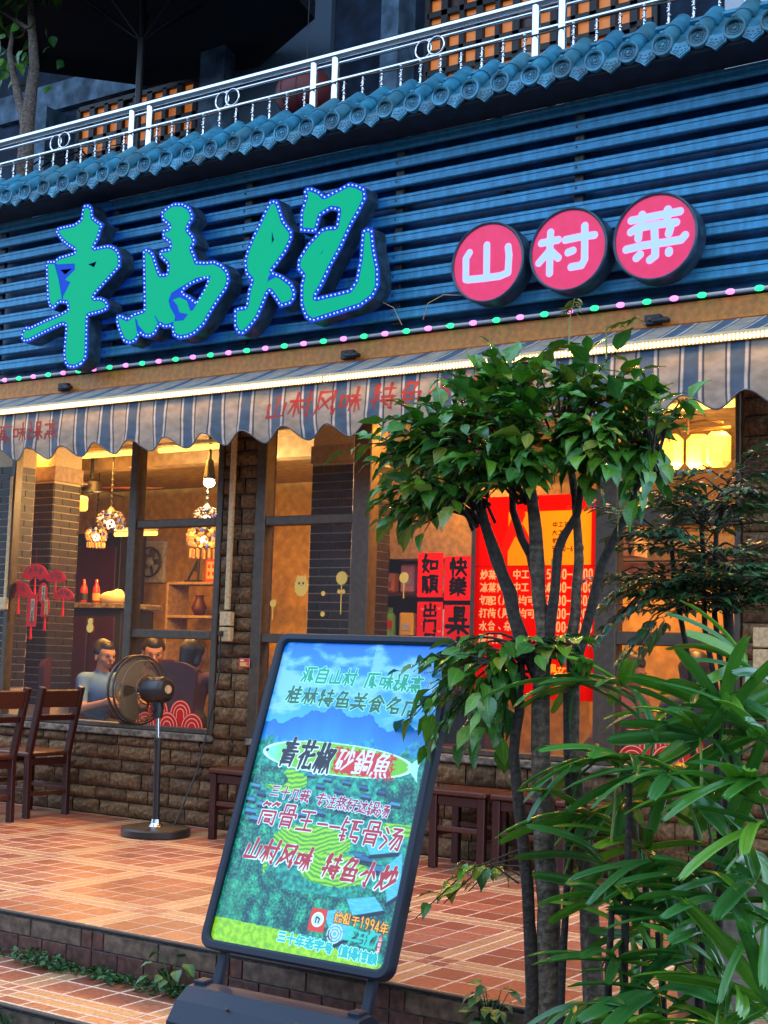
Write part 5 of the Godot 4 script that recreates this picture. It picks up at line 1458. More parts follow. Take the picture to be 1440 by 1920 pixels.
func window_decor() -> void:
	var red := mat(0.60, 0.022, 0.018, 0.8)
	red.metallic_specular = 0.15
	var ink_m := mat(0.02, 0.012, 0.01, 0.7)
	var gold := mat(0.62, 0.36, 0.06, 0.5)
	var yel := mat(0.80, 0.50, 0.08, 0.6)
	# hanging fans
	var fans := [[-8.365, 1.74, 0.165, 0.0, "岁平安", "largest red paper fan of the hanging, at its top", 0.045], [-8.545, 1.60, 0.165, 0.12, "喜乐", "wide red paper fan at the left of the hanging", 0.06], [-8.13, 1.725, 0.125, -0.1, "日日红", "small red paper fan at the upper right of the hanging", 0.036], [-8.035, 1.585, 0.125, -0.08, "大吉大利", "small red paper fan at the lower right of the hanging", 0.03]]
	for q in fans:
		var t := thing("paper_fan", q[5], "fan", Vector3(q[0], q[1], -0.03), 0.0, "red paper fans hung in the left window")
		var r: float = q[2]
		var pts := PackedVector2Array()
		for k in 15:
			var a := deg_to_rad(lerpf(18, 162, k / 14.0))
			pts.append(Vector2(cos(a), sin(a) * 0.92) * r)
		for k in 9:
			var a := deg_to_rad(lerpf(162, 18, k / 8.0))
			pts.append(Vector2(cos(a), sin(a) * 0.92) * r * 0.32)
		var m := MB.new(); m.extrude(pts, [], -0.002, 0.002); part(m, "leaf", red, t)
		m = MB.new()
		var n: int = q[4].length()
		for i in n:
			var a := deg_to_rad(90.0 + (float(n - 1) / 2.0 - i) * (96.0 / n))
			letters(m, q[4][i], cos(a) * r * 0.7 - q[6] * 0.5, sin(a) * r * 0.66 + q[6] * 0.6, q[6], q[6] * 1.15, 0.0032, 0.0028)
		part(m, "lettering", ink_m, t)
		tubepart([Vector3(0, r * 0.92, 0), Vector3(0, r * 0.92 + 0.12, 0)], 0.0015, "string", red, t, 4)
		m = MB.new(); m.lathe([Vector2(0.004, 0.06), Vector2(0.008, 0.0), Vector2(0.006, -0.005), Vector2(0.014, -0.09), Vector2(0, -0.09)], 8); part(m, "tassel", red, t, Transform3D(Basis(), Vector3(0, -0.02, 0)))
	var tags := [[-8.375, 1.52, 0.055, 0.13, "出门见喜", "long red tag with a cream panel hanging under the big fan", true], [-8.26, 1.655, 0.05, 0.085, "平安", "oval red tag with a cream panel beside the big fan", false], [-8.22, 1.545, 0.045, 0.085, "大吉", "oval red tag with a gold panel at the bottom of the hanging", false]]
	for q in tags:
		var t := thing("paper_tag", q[5], "tag", Vector3(q[0], q[1], -0.022), 0.0, "red paper tags hung in the left window")
		var pts := PackedVector2Array()
		for k in 20:
			var a := TAU * k / 20
			pts.append(Vector2(cos(a) * q[2], sin(a) * q[3]) if not q[6] else Vector2(signf(cos(a)) * q[2] * minf(1.0, absf(cos(a)) * 1.6), signf(sin(a)) * q[3] * minf(1.0, absf(sin(a)) * 1.3)))
		var m := MB.new(); m.extrude(pts, [], -0.002, 0.002); part(m, "paper", red, t)
		boxpart(Vector3(0.01, 0, 0.003), Vector3(q[2] * 0.8, q[3] * 1.4, 0.0025), "panel", gold if q[5].contains("gold") else M.cream, t, 0.001)
		m = MB.new(); letters(m, q[4], 0.01 - q[2] * 0.3, q[3] * 0.62, q[2] * 0.6, q[3] * 1.25 / q[4].length(), 0.0024, 0.0046, true); part(m, "lettering", ink_m, t)
		m = MB.new(); m.lathe([Vector2(0.004, 0.04), Vector2(0.008, 0.0), Vector2(0.012, -0.08), Vector2(0, -0.08)], 8); part(m, "tassel", red, t, Transform3D(Basis(), Vector3(0, -q[3] - 0.02, 0)))
	# red calligraphy sheets behind the glass
	var sheets := [[-4.77, -4.575, 1.64, 1.93, "如願", "upper left red calligraphy sheet reading 如願", 42, 5.2], [-4.565, -4.36, 1.62, 1.905, "快樂", "upper right red calligraphy sheet reading 快樂", 42, 5.2], [-4.765, -4.57, 1.20, 1.61, "出门见喜", "lower left red calligraphy sheet with small hearts and four characters", 36, 4.2], [-4.56, -4.35, 1.17, 1.59, "暴富", "lower right red calligraphy sheet reading 暴富", 56, 6.2]]
	for q in sheets:
		var w: float = q[1] - q[0]
		var h: float = q[3] - q[2]
		var W := 96
		var H := int(96 * h / w)
		var im := Image.create(W, H, false, Image.FORMAT_RGB8)
		im.fill(Color(0.86, 0.06, 0.03))
		if q[4].length() == 4:
			for e in [[16, 22], [78, 20], [20, 70], [80, 92], [14, 120], [82, 140]]:
				dab(im, Vector2(e[0], e[1]), Vector2(e[0] + 4, e[1] + 4), 3, 2, Color(0.9, 0.4, 0.2))
				dab(im, Vector2(e[0] + 8, e[1]), Vector2(e[0] + 4, e[1] + 4), 3, 2, Color(0.9, 0.4, 0.2))
		var s: float = q[6]
		var n: int = q[4].length()
		for i in n:
			var hh := (H - 14.0) / n
			ink(im, q[4][i], (W - s * 1.35) * 0.5, 8 + i * hh, s * 1.35, hh * 0.84, Color(0.07, 0.03, 0.03), q[7] * 0.9, 1.0, 0.0, 0.0, 0.25)
		var t := thing("calligraphy_sheet", q[5], "poster", Vector3(q[0], q[2], -0.045), 0.0, "red calligraphy sheets in the middle window")
		var m := MB.new(); m.quad(Vector3(0, 0, 0.0015), Vector3(w, 0, 0.0015), Vector3(w, h, 0.0015), Vector3(0, h, 0.0015)); part(m, "print", thin(printed(im, 0.7)), t)
	# recruitment poster outside
	var pw := 0.83
	var ph := 1.25
	var im := Image.create(330, 530, false, Image.FORMAT_RGB8)
	im.fill(Color(0.88, 0.06, 0.03))
	im.fill_rect(Rect2i(92, 42, 226, 142), Color(0.98, 0.62, 0.10))
	im.fill_rect(Rect2i(0, 184, 330, 4), Color(0.72, 0.08, 0.06))
	ink(im, "人", 62, 50, 112, 122, Color(0.84, 0.12, 0.08), 13, 1, 0, 0, 0.3)
	im.fill_rect(Rect2i(212, 168, 22, 20), Color(0.35, 0.55, 0.30))
	for k in 5: ink(im, ["中工可", "大工文", "切配", "5300-6500", "男女"][k], 214, 72 + k * 21, 13, 13, Color(0.15, 0.08, 0.04), 0.9, 1.2)
	var rows := [["炒菜师", "中工", "5500-6800"], ["凉菜师", "中工、大工", "4000-6500"], ["切配（男女均可）", "", "3500-4500"], ["打荷（男女均可）", "", "3500-4200"], ["水台、杂工", "", "3300-4000"], ["服务员", "", "3200-4000"]]
	for k in rows.size():
		var y := 196 + k * 34
		ink(im, rows[k][0], 16, y, 21, 23, Color(0.99, 0.78, 0.55), 1.9, 1.12)
		ink(im, rows[k][1], 108, y, 21, 23, Color(0.99, 0.78, 0.55), 1.9, 1.12)
		ink(im, rows[k][2], 200, y, 22, 23, Color(0.99, 0.78, 0.55), 2.1, 1.02)
	ink(im, "男女均可", 208, 440, 24, 27, Color(0.98, 0.75, 0.2), 2.2, 1.15)
	var pt := thing("recruitment_poster", "big red and yellow recruitment poster on the glass behind the tree", "poster", Vector3(-4.30, 1.02, 0.022))
	var pm := MB.new(); pm.quad(Vector3(0, 0, 0.002), Vector3(pw, 0, 0.002), Vector3(pw, ph, 0.002), Vector3(0, ph, 0.002)); part(pm, "print", thin(printed(im, 0.5)), pt)
	# yellow stickers
	var t := thing("window_sticker", "yellow cat shaped window sticker in the middle window", "sticker", Vector3(-5.69, 1.71, -0.004))
	var pts := PackedVector2Array()
	for k in 36:
		var a := TAU * k / 36
		var r := 0.062 + 0.004 * sin(a * 14)
		pts.append(Vector2(cos(a) * r * 0.92, sin(a) * r * 1.15 + (0.018 if absf(absf(a - PI / 2) - 0.6) < 0.14 else 0.0)))
	var m := MB.new(); m.extrude(pts, [], -0.001, 0.001); part(m, "body", yel, t)
	for x in [-0.018, 0.018]: boxpart(Vector3(x, 0.02, 0.002), Vector3(0.013, 0.016, 0.001), "eye", M.dark, t, 0.0004)
	boxpart(Vector3(0, 0.004, 0.002), Vector3(0.008, 0.005, 0.001), "nose", M.dark, t, 0.0004)
	for q in [[-5.35, 1.765, 0.046, 0.20, "yellow lollipop sticker with a bow near the window mullion"], [-5.93, 1.59, 0.027, 0.09, "small yellow balloon sticker at the left of the middle window"], [-4.85, 1.765, 0.036, 0.10, "yellow balloon sticker left of the red calligraphy sheets"], [-3.13, 2.03, 0.03, 0.06, "yellow balloon sticker under the thick transom of the right window"]]:
		t = thing("window_sticker", q[4], "sticker", Vector3(q[0], q[1], -0.004))
		m = MB.new(); m.lathe([Vector2(q[2], -0.001), Vector2(q[2], 0.001), Vector2(0, 0.001)], 24, Transform3D(Basis(Vector3.RIGHT, PI / 2), Vector3.ZERO)); part(m, "disc", yel, t)
		boxpart(Vector3(0, -q[2] - q[3] * 0.5, 0), Vector3(0.008, q[3], 0.002), "stick", yel, t, 0.0005)
		if q[2] > 0.04:
			for s in [-1, 1]: boxpart(Vector3(s * 0.018, -0.092, 0.0015), Vector3(0.026, 0.026, 0.002), "bow", yel, t, 0.0005, Basis(Vector3.BACK, 0.6 * s))
	for q in [[-5.50, 1.66, 0.017, "tiny yellow dot sticker, the upper of two in the middle window"], [-5.50, 1.52, 0.018, "tiny yellow dot sticker, the lower of two in the middle window"]]:
		t = thing("window_sticker", q[3], "sticker", Vector3(q[0], q[1], -0.004))
		m = MB.new(); m.lathe([Vector2(q[2], -0.001), Vector2(q[2], 0.001), Vector2(0, 0.001)], 16, Transform3D(Basis(Vector3.RIGHT, PI / 2), Vector3.ZERO)); part(m, "disc", yel, t)
	t = thing("window_sticker", "yellow gourd shaped window sticker below the red bottles", "sticker", Vector3(-7.70, 1.41, -0.004))
	m = MB.new(); m.lathe([Vector2(0.036, -0.001), Vector2(0.036, 0.001), Vector2(0, 0.001)], 20, Transform3D(Basis(Vector3.RIGHT, PI / 2), Vector3(0, -0.02, 0))); m.lathe([Vector2(0.026, -0.0006), Vector2(0.026, 0.0014), Vector2(0, 0.0014)], 20, Transform3D(Basis(Vector3.RIGHT, PI / 2), Vector3(0, 0.03, 0))); part(m, "body", yel, t)
	# red wave stickers
	waves([[-6.96, 0.79, 0.10], [-6.74, 0.785, 0.10], [-7.08, 0.69, 0.095], [-6.86, 0.69, 0.105], [-6.62, 0.69, 0.105]], "red wave pattern window sticker behind the pedestal fan", red)
	waves([[-3.12, 0.80, 0.10], [-2.90, 0.785, 0.10], [-3.23, 0.69, 0.095], [-3.01, 0.69, 0.105], [-2.77, 0.69, 0.10]], "red wave pattern window sticker behind the palm leaves", red)

func thin(m: StandardMaterial3D) -> StandardMaterial3D:
	# paper that lets the room light through
	m.backlight_enabled = true
	m.backlight = Color(1.0, 1.0, 1.0)
	m.metallic_specular = 0.2
	return m

func waves(list: Array, label: String, red: Material) -> void:
	var t := thing("wave_sticker", label, "sticker", Vector3(0, 0, -0.003), 0.0, "red wave stickers low on the windows")
	var line := mat(0.75, 0.42, 0.25, 0.6)
	for i in list.size():
		var q = list[i]
		var lift := 0.0 if i < 2 else 0.003 + 0.0012 * (i - 2)
		for e in [[1.0, red], [0.94, line], [0.88, red], [0.66, line], [0.60, red], [0.38, line], [0.32, red]]:
			var pts := PackedVector2Array()
			for k in 21: pts.append(Vector2(q[0] + cos(PI * k / 20) * q[2] * e[0], q[1] + sin(PI * k / 20) * q[2] * e[0]))
			if i < 2: pts.append(Vector2(q[0] - q[2] * e[0], 0.692)); pts.append(Vector2(q[0] + q[2] * e[0], 0.692))
			var m := MB.new(); m.extrude(pts, [], lift - 0.0006, lift); part(m, "arc", e[1], t)
			lift += 0.0004

# ---------------------------------------------------------------- things on the terrace
func wood_chair(p: Vector3, turn: float, label: String) -> void:
	# faces +z, back at -z
	var t := thing("wooden_chair", label, "chair", p, turn, "dark red wooden chairs on the terrace")
	for s in [-1, 1]:
		var m := MB.new()
		for seg in [[Vector3(s * 0.19, 0, -0.20), Vector3(s * 0.19, 0.45, -0.19)], [Vector3(s * 0.19, 0.44, -0.19), Vector3(s * 0.19, 0.94, -0.30)]]:
			var d: Vector3 = seg[1] - seg[0]
			var b := Basis(Vector3.RIGHT, atan2(d.z, d.y))
			m.cbox((seg[0] + seg[1]) * 0.5, Vector3(0.042, d.length() + 0.012, 0.05), 0.005, b)
		part(m, "back_post", M.redwood, t)
		boxpart(Vector3(s * 0.19, 0.22, 0.19), Vector3(0.044, 0.44, 0.044), "leg", M.redwood, t)
		boxpart(Vector3(s * 0.19, 0.20, 0.0), Vector3(0.024, 0.034, 0.36), "stretcher", M.redwood2, t)
	boxpart(Vector3(0, 0.455, 0.01), Vector3(0.44, 0.034, 0.45), "seat", M.redwood2, t, 0.01)
	boxpart(Vector3(0, 0.40, 0.19), Vector3(0.36, 0.06, 0.024), "apron", M.redwood, t)
	boxpart(Vector3(0, 0.24, 0.19), Vector3(0.34, 0.034, 0.022), "stretcher", M.redwood2, t)
	boxpart(Vector3(0, 0.17, -0.20), Vector3(0.34, 0.034, 0.022), "stretcher", M.redwood2, t)
	var b := Basis(Vector3.RIGHT, -0.22)
	boxpart(Vector3(0, 0.86, -0.283), Vector3(0.36, 0.13, 0.022), "top_rail", M.redwood2, t, 0.006, b)
	boxpart(Vector3(0, 0.72, -0.25), Vector3(0.36, 0.045, 0.02), "back_rail", M.redwood, t, 0.006, b)
	boxpart(Vector3(0, 0.40, -0.195), Vector3(0.36, 0.05, 0.022), "apron", M.redwood, t)

func stool(p: Vector3, w: float, label: String) -> void:
	var t := thing("wooden_stool", label, "stool", p, 0.0, "low dark red wooden stools along the wall")
	boxpart(Vector3(0, 0.45, 0), Vector3(w, 0.032, 0.34), "seat", M.redwood2, t, 0.008)
	for e in [[-1, -1], [1, -1], [-1, 1], [1, 1]]: boxpart(Vector3(e[0] * (w * 0.5 - 0.035), 0.217, e[1] * 0.135), Vector3(0.05, 0.434, 0.045), "leg", M.redwood, t)
	for s in [-1, 1]:
		boxpart(Vector3(0, 0.40, s * 0.135), Vector3(w - 0.12, 0.06, 0.022), "apron", M.redwood, t)
		boxpart(Vector3(0, 0.235, s * 0.135), Vector3(w - 0.12, 0.032, 0.022), "stretcher", M.redwood2, t)
		boxpart(Vector3(s * (w * 0.5 - 0.035), 0.20, 0), Vector3(0.022, 0.032, 0.23), "stretcher", M.redwood2, t)

func terrace_things() -> void:
	wood_chair(Vector3(-7.86, 0.002, 0.38), -PI / 2, "dark red wooden chair beside the left window, whole back in view")
	wood_chair(Vector3(-7.76, 0.002, 1.0), -PI / 2 + 0.05, "dark red wooden chair cut by the left edge of the photo")
	stool(Vector3(-4.17, 0.002, 0.25), 0.40, "low wooden stool right beside the signboard")
	stool(Vector3(-3.74, 0.002, 0.25), 0.40, "low wooden stool behind the slim tree trunk")
	stool(Vector3(-3.31, 0.002, 0.27), 0.40, "low wooden stool behind the palm canes")
	stool(Vector3(-5.78, 0.002, 0.28), 0.58, "wide wooden stool between the pedestal fan and the signboard")
	# pedestal fan
	var t := thing("pedestal_fan", "black pedestal fan with wire cage standing in front of the stone pillar", "fan", Vector3(-6.41, 0.002, 0.56))
	var m := MB.new(); m.lathe([Vector2(0, 0), Vector2(0.225, 0), Vector2(0.232, 0.008), Vector2(0.232, 0.045), Vector2(0.222, 0.056), Vector2(0.05, 0.062), Vector2(0, 0.062)], 40); part(m, "base", M.black_plastic, t)
	m = MB.new(); m.lathe([Vector2(0.05, 0.062), Vector2(0.035, 0.085), Vector2(0.03, 0.11)], 20); part(m, "collar", M.chrome, t)
	m = MB.new(); m.lathe([Vector2(0.024, 0.09), Vector2(0.024, 0.60), Vector2(0.030, 0.60), Vector2(0.030, 0.64), Vector2(0.016, 0.65)], 18); part(m, "pole", M.black_plastic, t, Transform3D(Basis(Vector3.BACK, 0.03), Vector3.ZERO))
	m = MB.new(); m.tube([Vector3(-0.02, 0.64, 0), Vector3(-0.03, 0.80, 0)], 0.014, 14); part(m, "upper_pole", M.chrome, t)
	m = MB.new(); m.tube([Vector3(-0.03, 0.78, 0), Vector3(-0.03, 0.84, 0), Vector3(-0.04, 0.93, 0)], [0.03, 0.04, 0.03], 14); m.cbox(Vector3(-0.03, 0.84, 0.035), Vector3(0.03, 0.03, 0.05), 0.006); part(m, "neck", M.black_plastic, t)
	var ax := Vector3(-1, -0.05, -0.12).normalized()
	var hub := Vector3(-0.06, 0.97, 0)
	var fb := Basis.looking_at(ax)      # -z of fb points out of the front
	var X := Transform3D(fb * Basis(Vector3.RIGHT, -PI / 2), hub)    # y runs along the axis, to the front
	m = MB.new(); m.lathe([Vector2(0, -0.13), Vector2(0.06, -0.125), Vector2(0.085, -0.10), Vector2(0.088, 0.06), Vector2(0.07, 0.10), Vector2(0.02, 0.11), Vector2(0.02, 0.20)], 24, X); part(m, "motor_housing", M.black_plastic, t)
	m = MB.new(); m.lathe([Vector2(0.028, -0.132), Vector2(0.03, -0.128)], 16, X); m.lathe([Vector2(0, -0.1325), Vector2(0.028, -0.1325)], 16, X); part(m, "badge", M.cream, t)
	var R := 0.235
	M.fan_wire = mat(0.16, 0.12, 0.07, 0.45, 0.5)
	for e in [[R, 0.165, 0.008], [R, 0.215, 0.008], [R * 0.97, 0.24, 0.004], [R * 0.85, 0.115, 0.004], [0.10, 0.085, 0.005], [R * 0.55, 0.27, 0.004]]:
		var pts := []
		for k in 40: pts.append(X * Vector3(cos(TAU * k / 40) * e[0], e[1], sin(TAU * k / 40) * e[0]))
		m = MB.new(); m.tube(pts, e[2], 6, false, true); part(m, "cage_ring", M.black_plastic if e[2] > 0.005 else M.fan_wire, t)
	var wires := MB.new()
	for k in 80:
		var a := TAU * k / 80
		var c := cos(a); var s := sin(a)
		wires.tube([X * Vector3(c * 0.10, 0.085, s * 0.10), X * Vector3(c * R * 0.85, 0.115, s * R * 0.85), X * Vector3(c * R, 0.165, s * R)], 0.0016, 3, false)
		wires.tube([X * Vector3(c * R, 0.215, s * R), X * Vector3(c * R * 0.9, 0.25, s * R * 0.9), X * Vector3(c * R * 0.4, 0.28, s * R * 0.4), X * Vector3(c * 0.05, 0.285, s * 0.05)], 0.0016, 3, false)
	var cw := part(wires, "cage_wires", M.fan_wire, t); cw.set_meta("kind", "stuff")
	m = MB.new(); m.lathe([Vector2(0.05, 0.278), Vector2(0.05, 0.29), Vector2(0, 0.295)], 18, X); part(m, "cage_boss", M.black_plastic, t)
	var blade_m := mat(0.20, 0.15, 0.08, 0.45)
	for k in 3:
		m = MB.new()
		for i in 6:
			for j in 6:
				var P := func(ii: int, jj: int) -> Vector3:
					var r := lerpf(0.03, R * 0.88, ii / 6.0)
					var w := lerpf(-0.5, 0.55, jj / 6.0) * (0.9 + 0.5 * sin(PI * ii / 6.0 * 0.6))
					var a := TAU * k / 3 + w
					return X * Vector3(cos(a) * r, 0.19 + w * 0.05 * ii / 6.0, sin(a) * r)
				m.quad(P.call(i, j), P.call(i + 1, j), P.call(i + 1, j + 1), P.call(i, j + 1))
		part(m, "blade", blade_m, t)

# ---------------------------------------------------------------- sandwich board
func poster_image() -> Image:
	var W := 440
	var H := 670
	var im := Image.create(W, H, false, Image.FORMAT_RGB8)
	var f := FastNoiseLite.new(); f.seed = 77; f.frequency = 0.012; f.fractal_octaves = 5
	var g := FastNoiseLite.new(); g.seed = 12; g.frequency = 0.06; g.fractal_octaves = 3
	var ridge := FastNoiseLite.new(); ridge.seed = 5; ridge.frequency = 0.008; ridge.fractal_octaves = 5
	for y in H:
		for x in W:
			var v := float(y) / H
			var c := Color(0.05, 0.42, 0.82).lerp(Color(0.30, 0.70, 0.92), clampf(v / 0.34, 0, 1))
			var cl := f.get_noise_2d(x * 0.8, y * 1.5) + 0.55 - absf(v - 0.13) * 3.2 + (0.25 if x > 250 and v < 0.12 else 0.0) + (0.3 if x < 90 and v > 0.10 and v < 0.24 else 0.0)
			if cl > 0.25: c = c.lerp(Color(0.55, 0.80, 0.95), clampf((cl - 0.25) * 1.6, 0, 0.75))
			var r1 := 0.285 + 0.05 * ridge.get_noise_1d(x * 1.4) - 0.05 * exp(-pow((x - 200.0) / 120.0, 2))
			var r2 := 0.335 + 0.05 * ridge.get_noise_1d(x * 2.0 + 900)
			var r3 := 0.385 + 0.04 * ridge.get_noise_1d(x * 3.1 + 300) - 0.05 * exp(-pow((x - 20.0) / 60.0, 2)) - 0.04 * exp(-pow((x - 430.0) / 70.0, 2))
			var n := g.get_noise_2d(x, y)
			if v > r1: c = Color(0.05, 0.40, 0.72).lerp(Color(0.16, 0.55, 0.80), clampf((v - r1) * 9, 0, 1))
			if v > r2: c = Color(0.05, 0.42, 0.66).lerp(Color(0.16, 0.62, 0.72), clampf(n + 0.5, 0, 1))
			if v > r3: c = Color(0.03, 0.36, 0.36).lerp(Color(0.16, 0.70, 0.56), clampf(n * 0.9 + 0.45, 0, 1))
			if v > 0.955 - 0.035 * (1.0 - float(x) / W) + 0.01 * n + 0.05 * maxf(0, float(x) / W - 0.45): c = Color(0.42, 0.68, 0.08).lerp(Color(0.62, 0.82, 0.12), clampf(n + 0.5, 0, 1))
			im.set_pixel(x, y, c)
	# rice terraces
	for q in [[95, 318, 58, 26], [200, 440, 100, 34], [270, 492, 88, 34], [415, 392, 50, 20], [80, 505, 22, 30]]:
		for yy in range(-q[3], q[3]):
			for xx in range(-q[2], q[2]):
				var e := pow(float(xx) / q[2], 2) + pow(float(yy) / q[3], 2)
				if e < 1.0 + 0.25 * g.get_noise_2d(xx * 2, yy * 2):
					var px := clampi(q[0] + xx, 0, W - 1)
					var py := clampi(q[1] + yy, 0, H - 1)
					var s := sin((yy + xx * xx * 0.0035 + xx * 0.10 + 10.0 * f.get_noise_2d(xx * 1.1, yy * 0.7 + q[0])) * 0.62)
					im.set_pixel(px, py, Color(0.42, 0.70, 0.16).lerp(Color(0.58, 0.80, 0.14), clampf(s, 0, 1)) if s > -0.6 else Color(0.22, 0.56, 0.20))
	# wooded slopes
	var cell := FastNoiseLite.new(); cell.seed = 41; cell.noise_type = FastNoiseLite.TYPE_CELLULAR; cell.frequency = 0.045; cell.cellular_return_type = FastNoiseLite.RETURN_DISTANCE; cell.domain_warp_enabled = true; cell.domain_warp_amplitude = 14.0; cell.domain_warp_frequency = 0.03
	var r := RandomNumberGenerator.new(); r.seed = 8
	for y in range(290, 650):
		for x in W:
			var lim := 0.25 * f.get_noise_2d(x * 2.0, y * 2.0)
			var wood := (y > 520 + 90 * lim and y < 632 - 12.0 * (1.0 - float(x) / W) and not (x > 150 and x < 330 and y < 545)) or (x < 95 + 60 * lim and (y < 330 or (y > 405 and y < 632 - 12.0 * (1.0 - float(x) / W)))) or (x > 345 + 60 * lim and (y < 385 or (y > 560 and y < 640))) or (y > 352 and y < 385 and x > 95 and x < 370 and lim > 0.0)
			if not wood: continue
			var d := cell.get_noise_2d(x, y * 0.85 - 0.2 * x) + 1.0
			var lit := clampf(0.95 - d * 1.4 + 0.6 * g.get_noise_2d(x * 2.2, y * 2.2) + 0.5 * f.get_noise_2d(x * 1.5, y * 1.5 - 8), 0, 1)
			var c := Color(0.01, 0.24, 0.27).lerp(Color(0.20, 0.74, 0.52), lit)
			if x < 70 and y > 540: c = c.lerp(Color(0.25, 0.70, 0.45), 0.3)
			im.set_pixel(x, y, c)
	# village roofs
	for q in [[160, 296], [205, 302], [255, 305], [300, 312], [345, 318], [190, 318], [240, 325], [310, 330], [20, 330], [40, 345], [15, 360], [50, 368], [22, 385], [40, 400], [120, 372], [160, 380], [205, 372], [300, 352], [345, 352], [255, 360], [385, 340], [330, 450], [372, 470], [345, 455]]:
		var s: float = 10.0 + (q[1] - 290) * 0.04
		var roof := Color(0.30, 0.64, 0.78).lerp(Color(0.12, 0.36, 0.52), r.randf())
		var sk := r.randf_range(0.3, 0.7)
		dab(im, Vector2(q[0] - s * 0.7, q[1] + s * 0.85), Vector2(q[0] + s * 0.9, q[1] + s * 0.95), s * 0.32, s * 0.32, Color(0.03, 0.11, 0.18))
		for k in int(s * 0.9): dab(im, Vector2(q[0] - s * 0.75 - k * sk, q[1] + k * 0.75), Vector2(q[0] + s * 0.7 + k * sk * 0.6, q[1] + k * 0.75 + 1.5), 0.7, 0.7, roof.darkened(0.25 * (k % 2)))
		dab(im, Vector2(q[0] - s * 0.75, q[1]), Vector2(q[0] + s * 0.7, q[1] + 1.5), 0.8, 0.8, Color(0.05, 0.16, 0.24))
		for k in 3: dab(im, Vector2(q[0] - s * 0.4 + k * s * 0.45, q[1] + s * 0.95), Vector2(q[0] - s * 0.4 + k * s * 0.45, q[1] + s * 1.05), 0.8, 0.8, Color(0.25, 0.42, 0.46))
	for q in [[[318, 545], [382, 532], [410, 556], [340, 575]], [[270, 575], [310, 566], [355, 610], [310, 635]], [[395, 470], [425, 440], [440, 520], [412, 540]], [[330, 425], [400, 418], [415, 440], [350, 452]]]:
		var P := PackedVector2Array()
		for e in q: P.append(Vector2(e[0], e[1]))
		for y in range(410, 640):
			for x in range(265, W):
				if Geometry2D.is_point_in_polygon(Vector2(x, y), P): im.set_pixel(x, y, Color(0.25, 0.64, 0.74).lerp(Color(0.34, 0.74, 0.82), clampf(g.get_noise_2d(x * 0.6, y * 4.0) + 0.5, 0, 1)))
		dab(im, P[3] + Vector2(2, 5), P[2] + Vector2(0, 5), 4, 4, Color(0.03, 0.13, 0.18))
	# fish emblem
	var rot := 0.035
	for y in range(205, 320):
		for x in range(0, W):
			var d := Vector2(x - 212, y - 262).rotated(-rot)
			var e := pow(absf(d.x) / 198.0, 2.3) + pow(absf(d.y) / 35.0, 2.0)
			if e < 1.0: im.set_pixel(x, y, Color(0.40, 0.72, 0.14).lerp(Color(0.45, 0.82, 0.70), clampf((-d.x - 110) / 60.0, 0, 1)) if e < 0.87 else Color(0.75, 0.93, 0.92))
	var tail := PackedVector2Array([Vector2(392, 266), Vector2(424, 240), Vector2(420, 272), Vector2(424, 296)])
	for y in range(235, 300):
		for x in range(388, 428):
			if Geometry2D.is_point_in_polygon(Vector2(x, y), tail): im.set_pixel(x, y, Color(0.62, 0.88, 0.88))
	dab(im, Vector2(26, 254), Vector2(26, 254), 4, 4, Color(0.1, 0.25, 0.25))
	for y in range(230, 305):
		for x in range(196, 372):
			var e := g.get_noise_2d(x * 1.6, y * 1.6) * 16
			if x > 208 + e and x < 358 + e * 1.2 and y > 236 + e * 0.5 + (x - 200) * 0.05 and y < 288 + e * 0.5 + (x - 200) * 0.06: im.set_pixel(x, y, Color(0.74, 0.15, 0.13))
	ink(im, "青花椒", 62, 224, 42, 62, Color(0.85, 0.93, 0.95), 5.5, 1.12, 4, 0.18)
	ink(im, "青花椒", 62, 224, 42, 62, Color(0.07, 0.10, 0.13), 3.6, 1.12, 4, 0.18, 0.3)
	ink(im, "砂鍋魚", 214, 236, 40, 48, Color(0.80, 0.88, 0.98), 2.5, 1.16, 4, 0.18, 0.25)
	# headings
	var white := Color(0.78, 0.92, 0.96)
	for p in [[0, 4.0, Color(0.62, 0.90, 0.92)], [1, 2.4, Color(0.04, 0.56, 0.42)]]:
		ink(im, "源自山村 原味裸烹", 70, 56, 33, 36, p[2], p[1], 1.13, 1.6, 0.12)
	for p in [[0, 4.0, Color(0.55, 0.88, 0.72)], [1, 2.5, Color(0.10, 0.34, 0.28)]]:
		ink(im, "桂林特色美食名店", 40, 106, 38, 36, p[2], p[1], 1.17, 2.2, 0.15, 0.2 * p[0])
	for p in [[0, 3.2, Color(0.80, 0.90, 0.94)], [1, 1.6, Color(0.55, 0.14, 0.22)]]:
		ink(im, "三十几载 专注熬好这锅汤", 62, 330, 24, 26, p[2], p[1], 1.12, 1.6, 0.15, 0.2 * p[0])
	for p in [[0, 4.4, Color(0.86, 0.93, 0.95)], [1, 2.5, Color(0.60, 0.13, 0.17)]]:
		ink(im, "筒骨王--钙骨汤", 46, 368, 45, 48, p[2], p[1], 1.15, 3.0, 0.12)
	for p in [[0, 5.0, Color(0.82, 0.92, 0.93)], [1, 3.0, Color(0.62, 0.13, 0.13)]]:
		ink(im, "山村风味 特色小炒", 30, 446, 40, 46, p[2], p[1], 1.14, 3.2, 0.28, 0.4 * p[0])
	# small marks at the bottom
	im.fill_rect(Rect2i(240, 572, 40, 46), Color(0.78, 0.20, 0.12))
	dab(im, Vector2(260, 594), Vector2(260, 594), 15, 15, Color(0.85, 0.92, 0.92)); dab(im, Vector2(260, 594), Vector2(260, 594), 11, 11, Color(0.70, 0.86, 0.88))
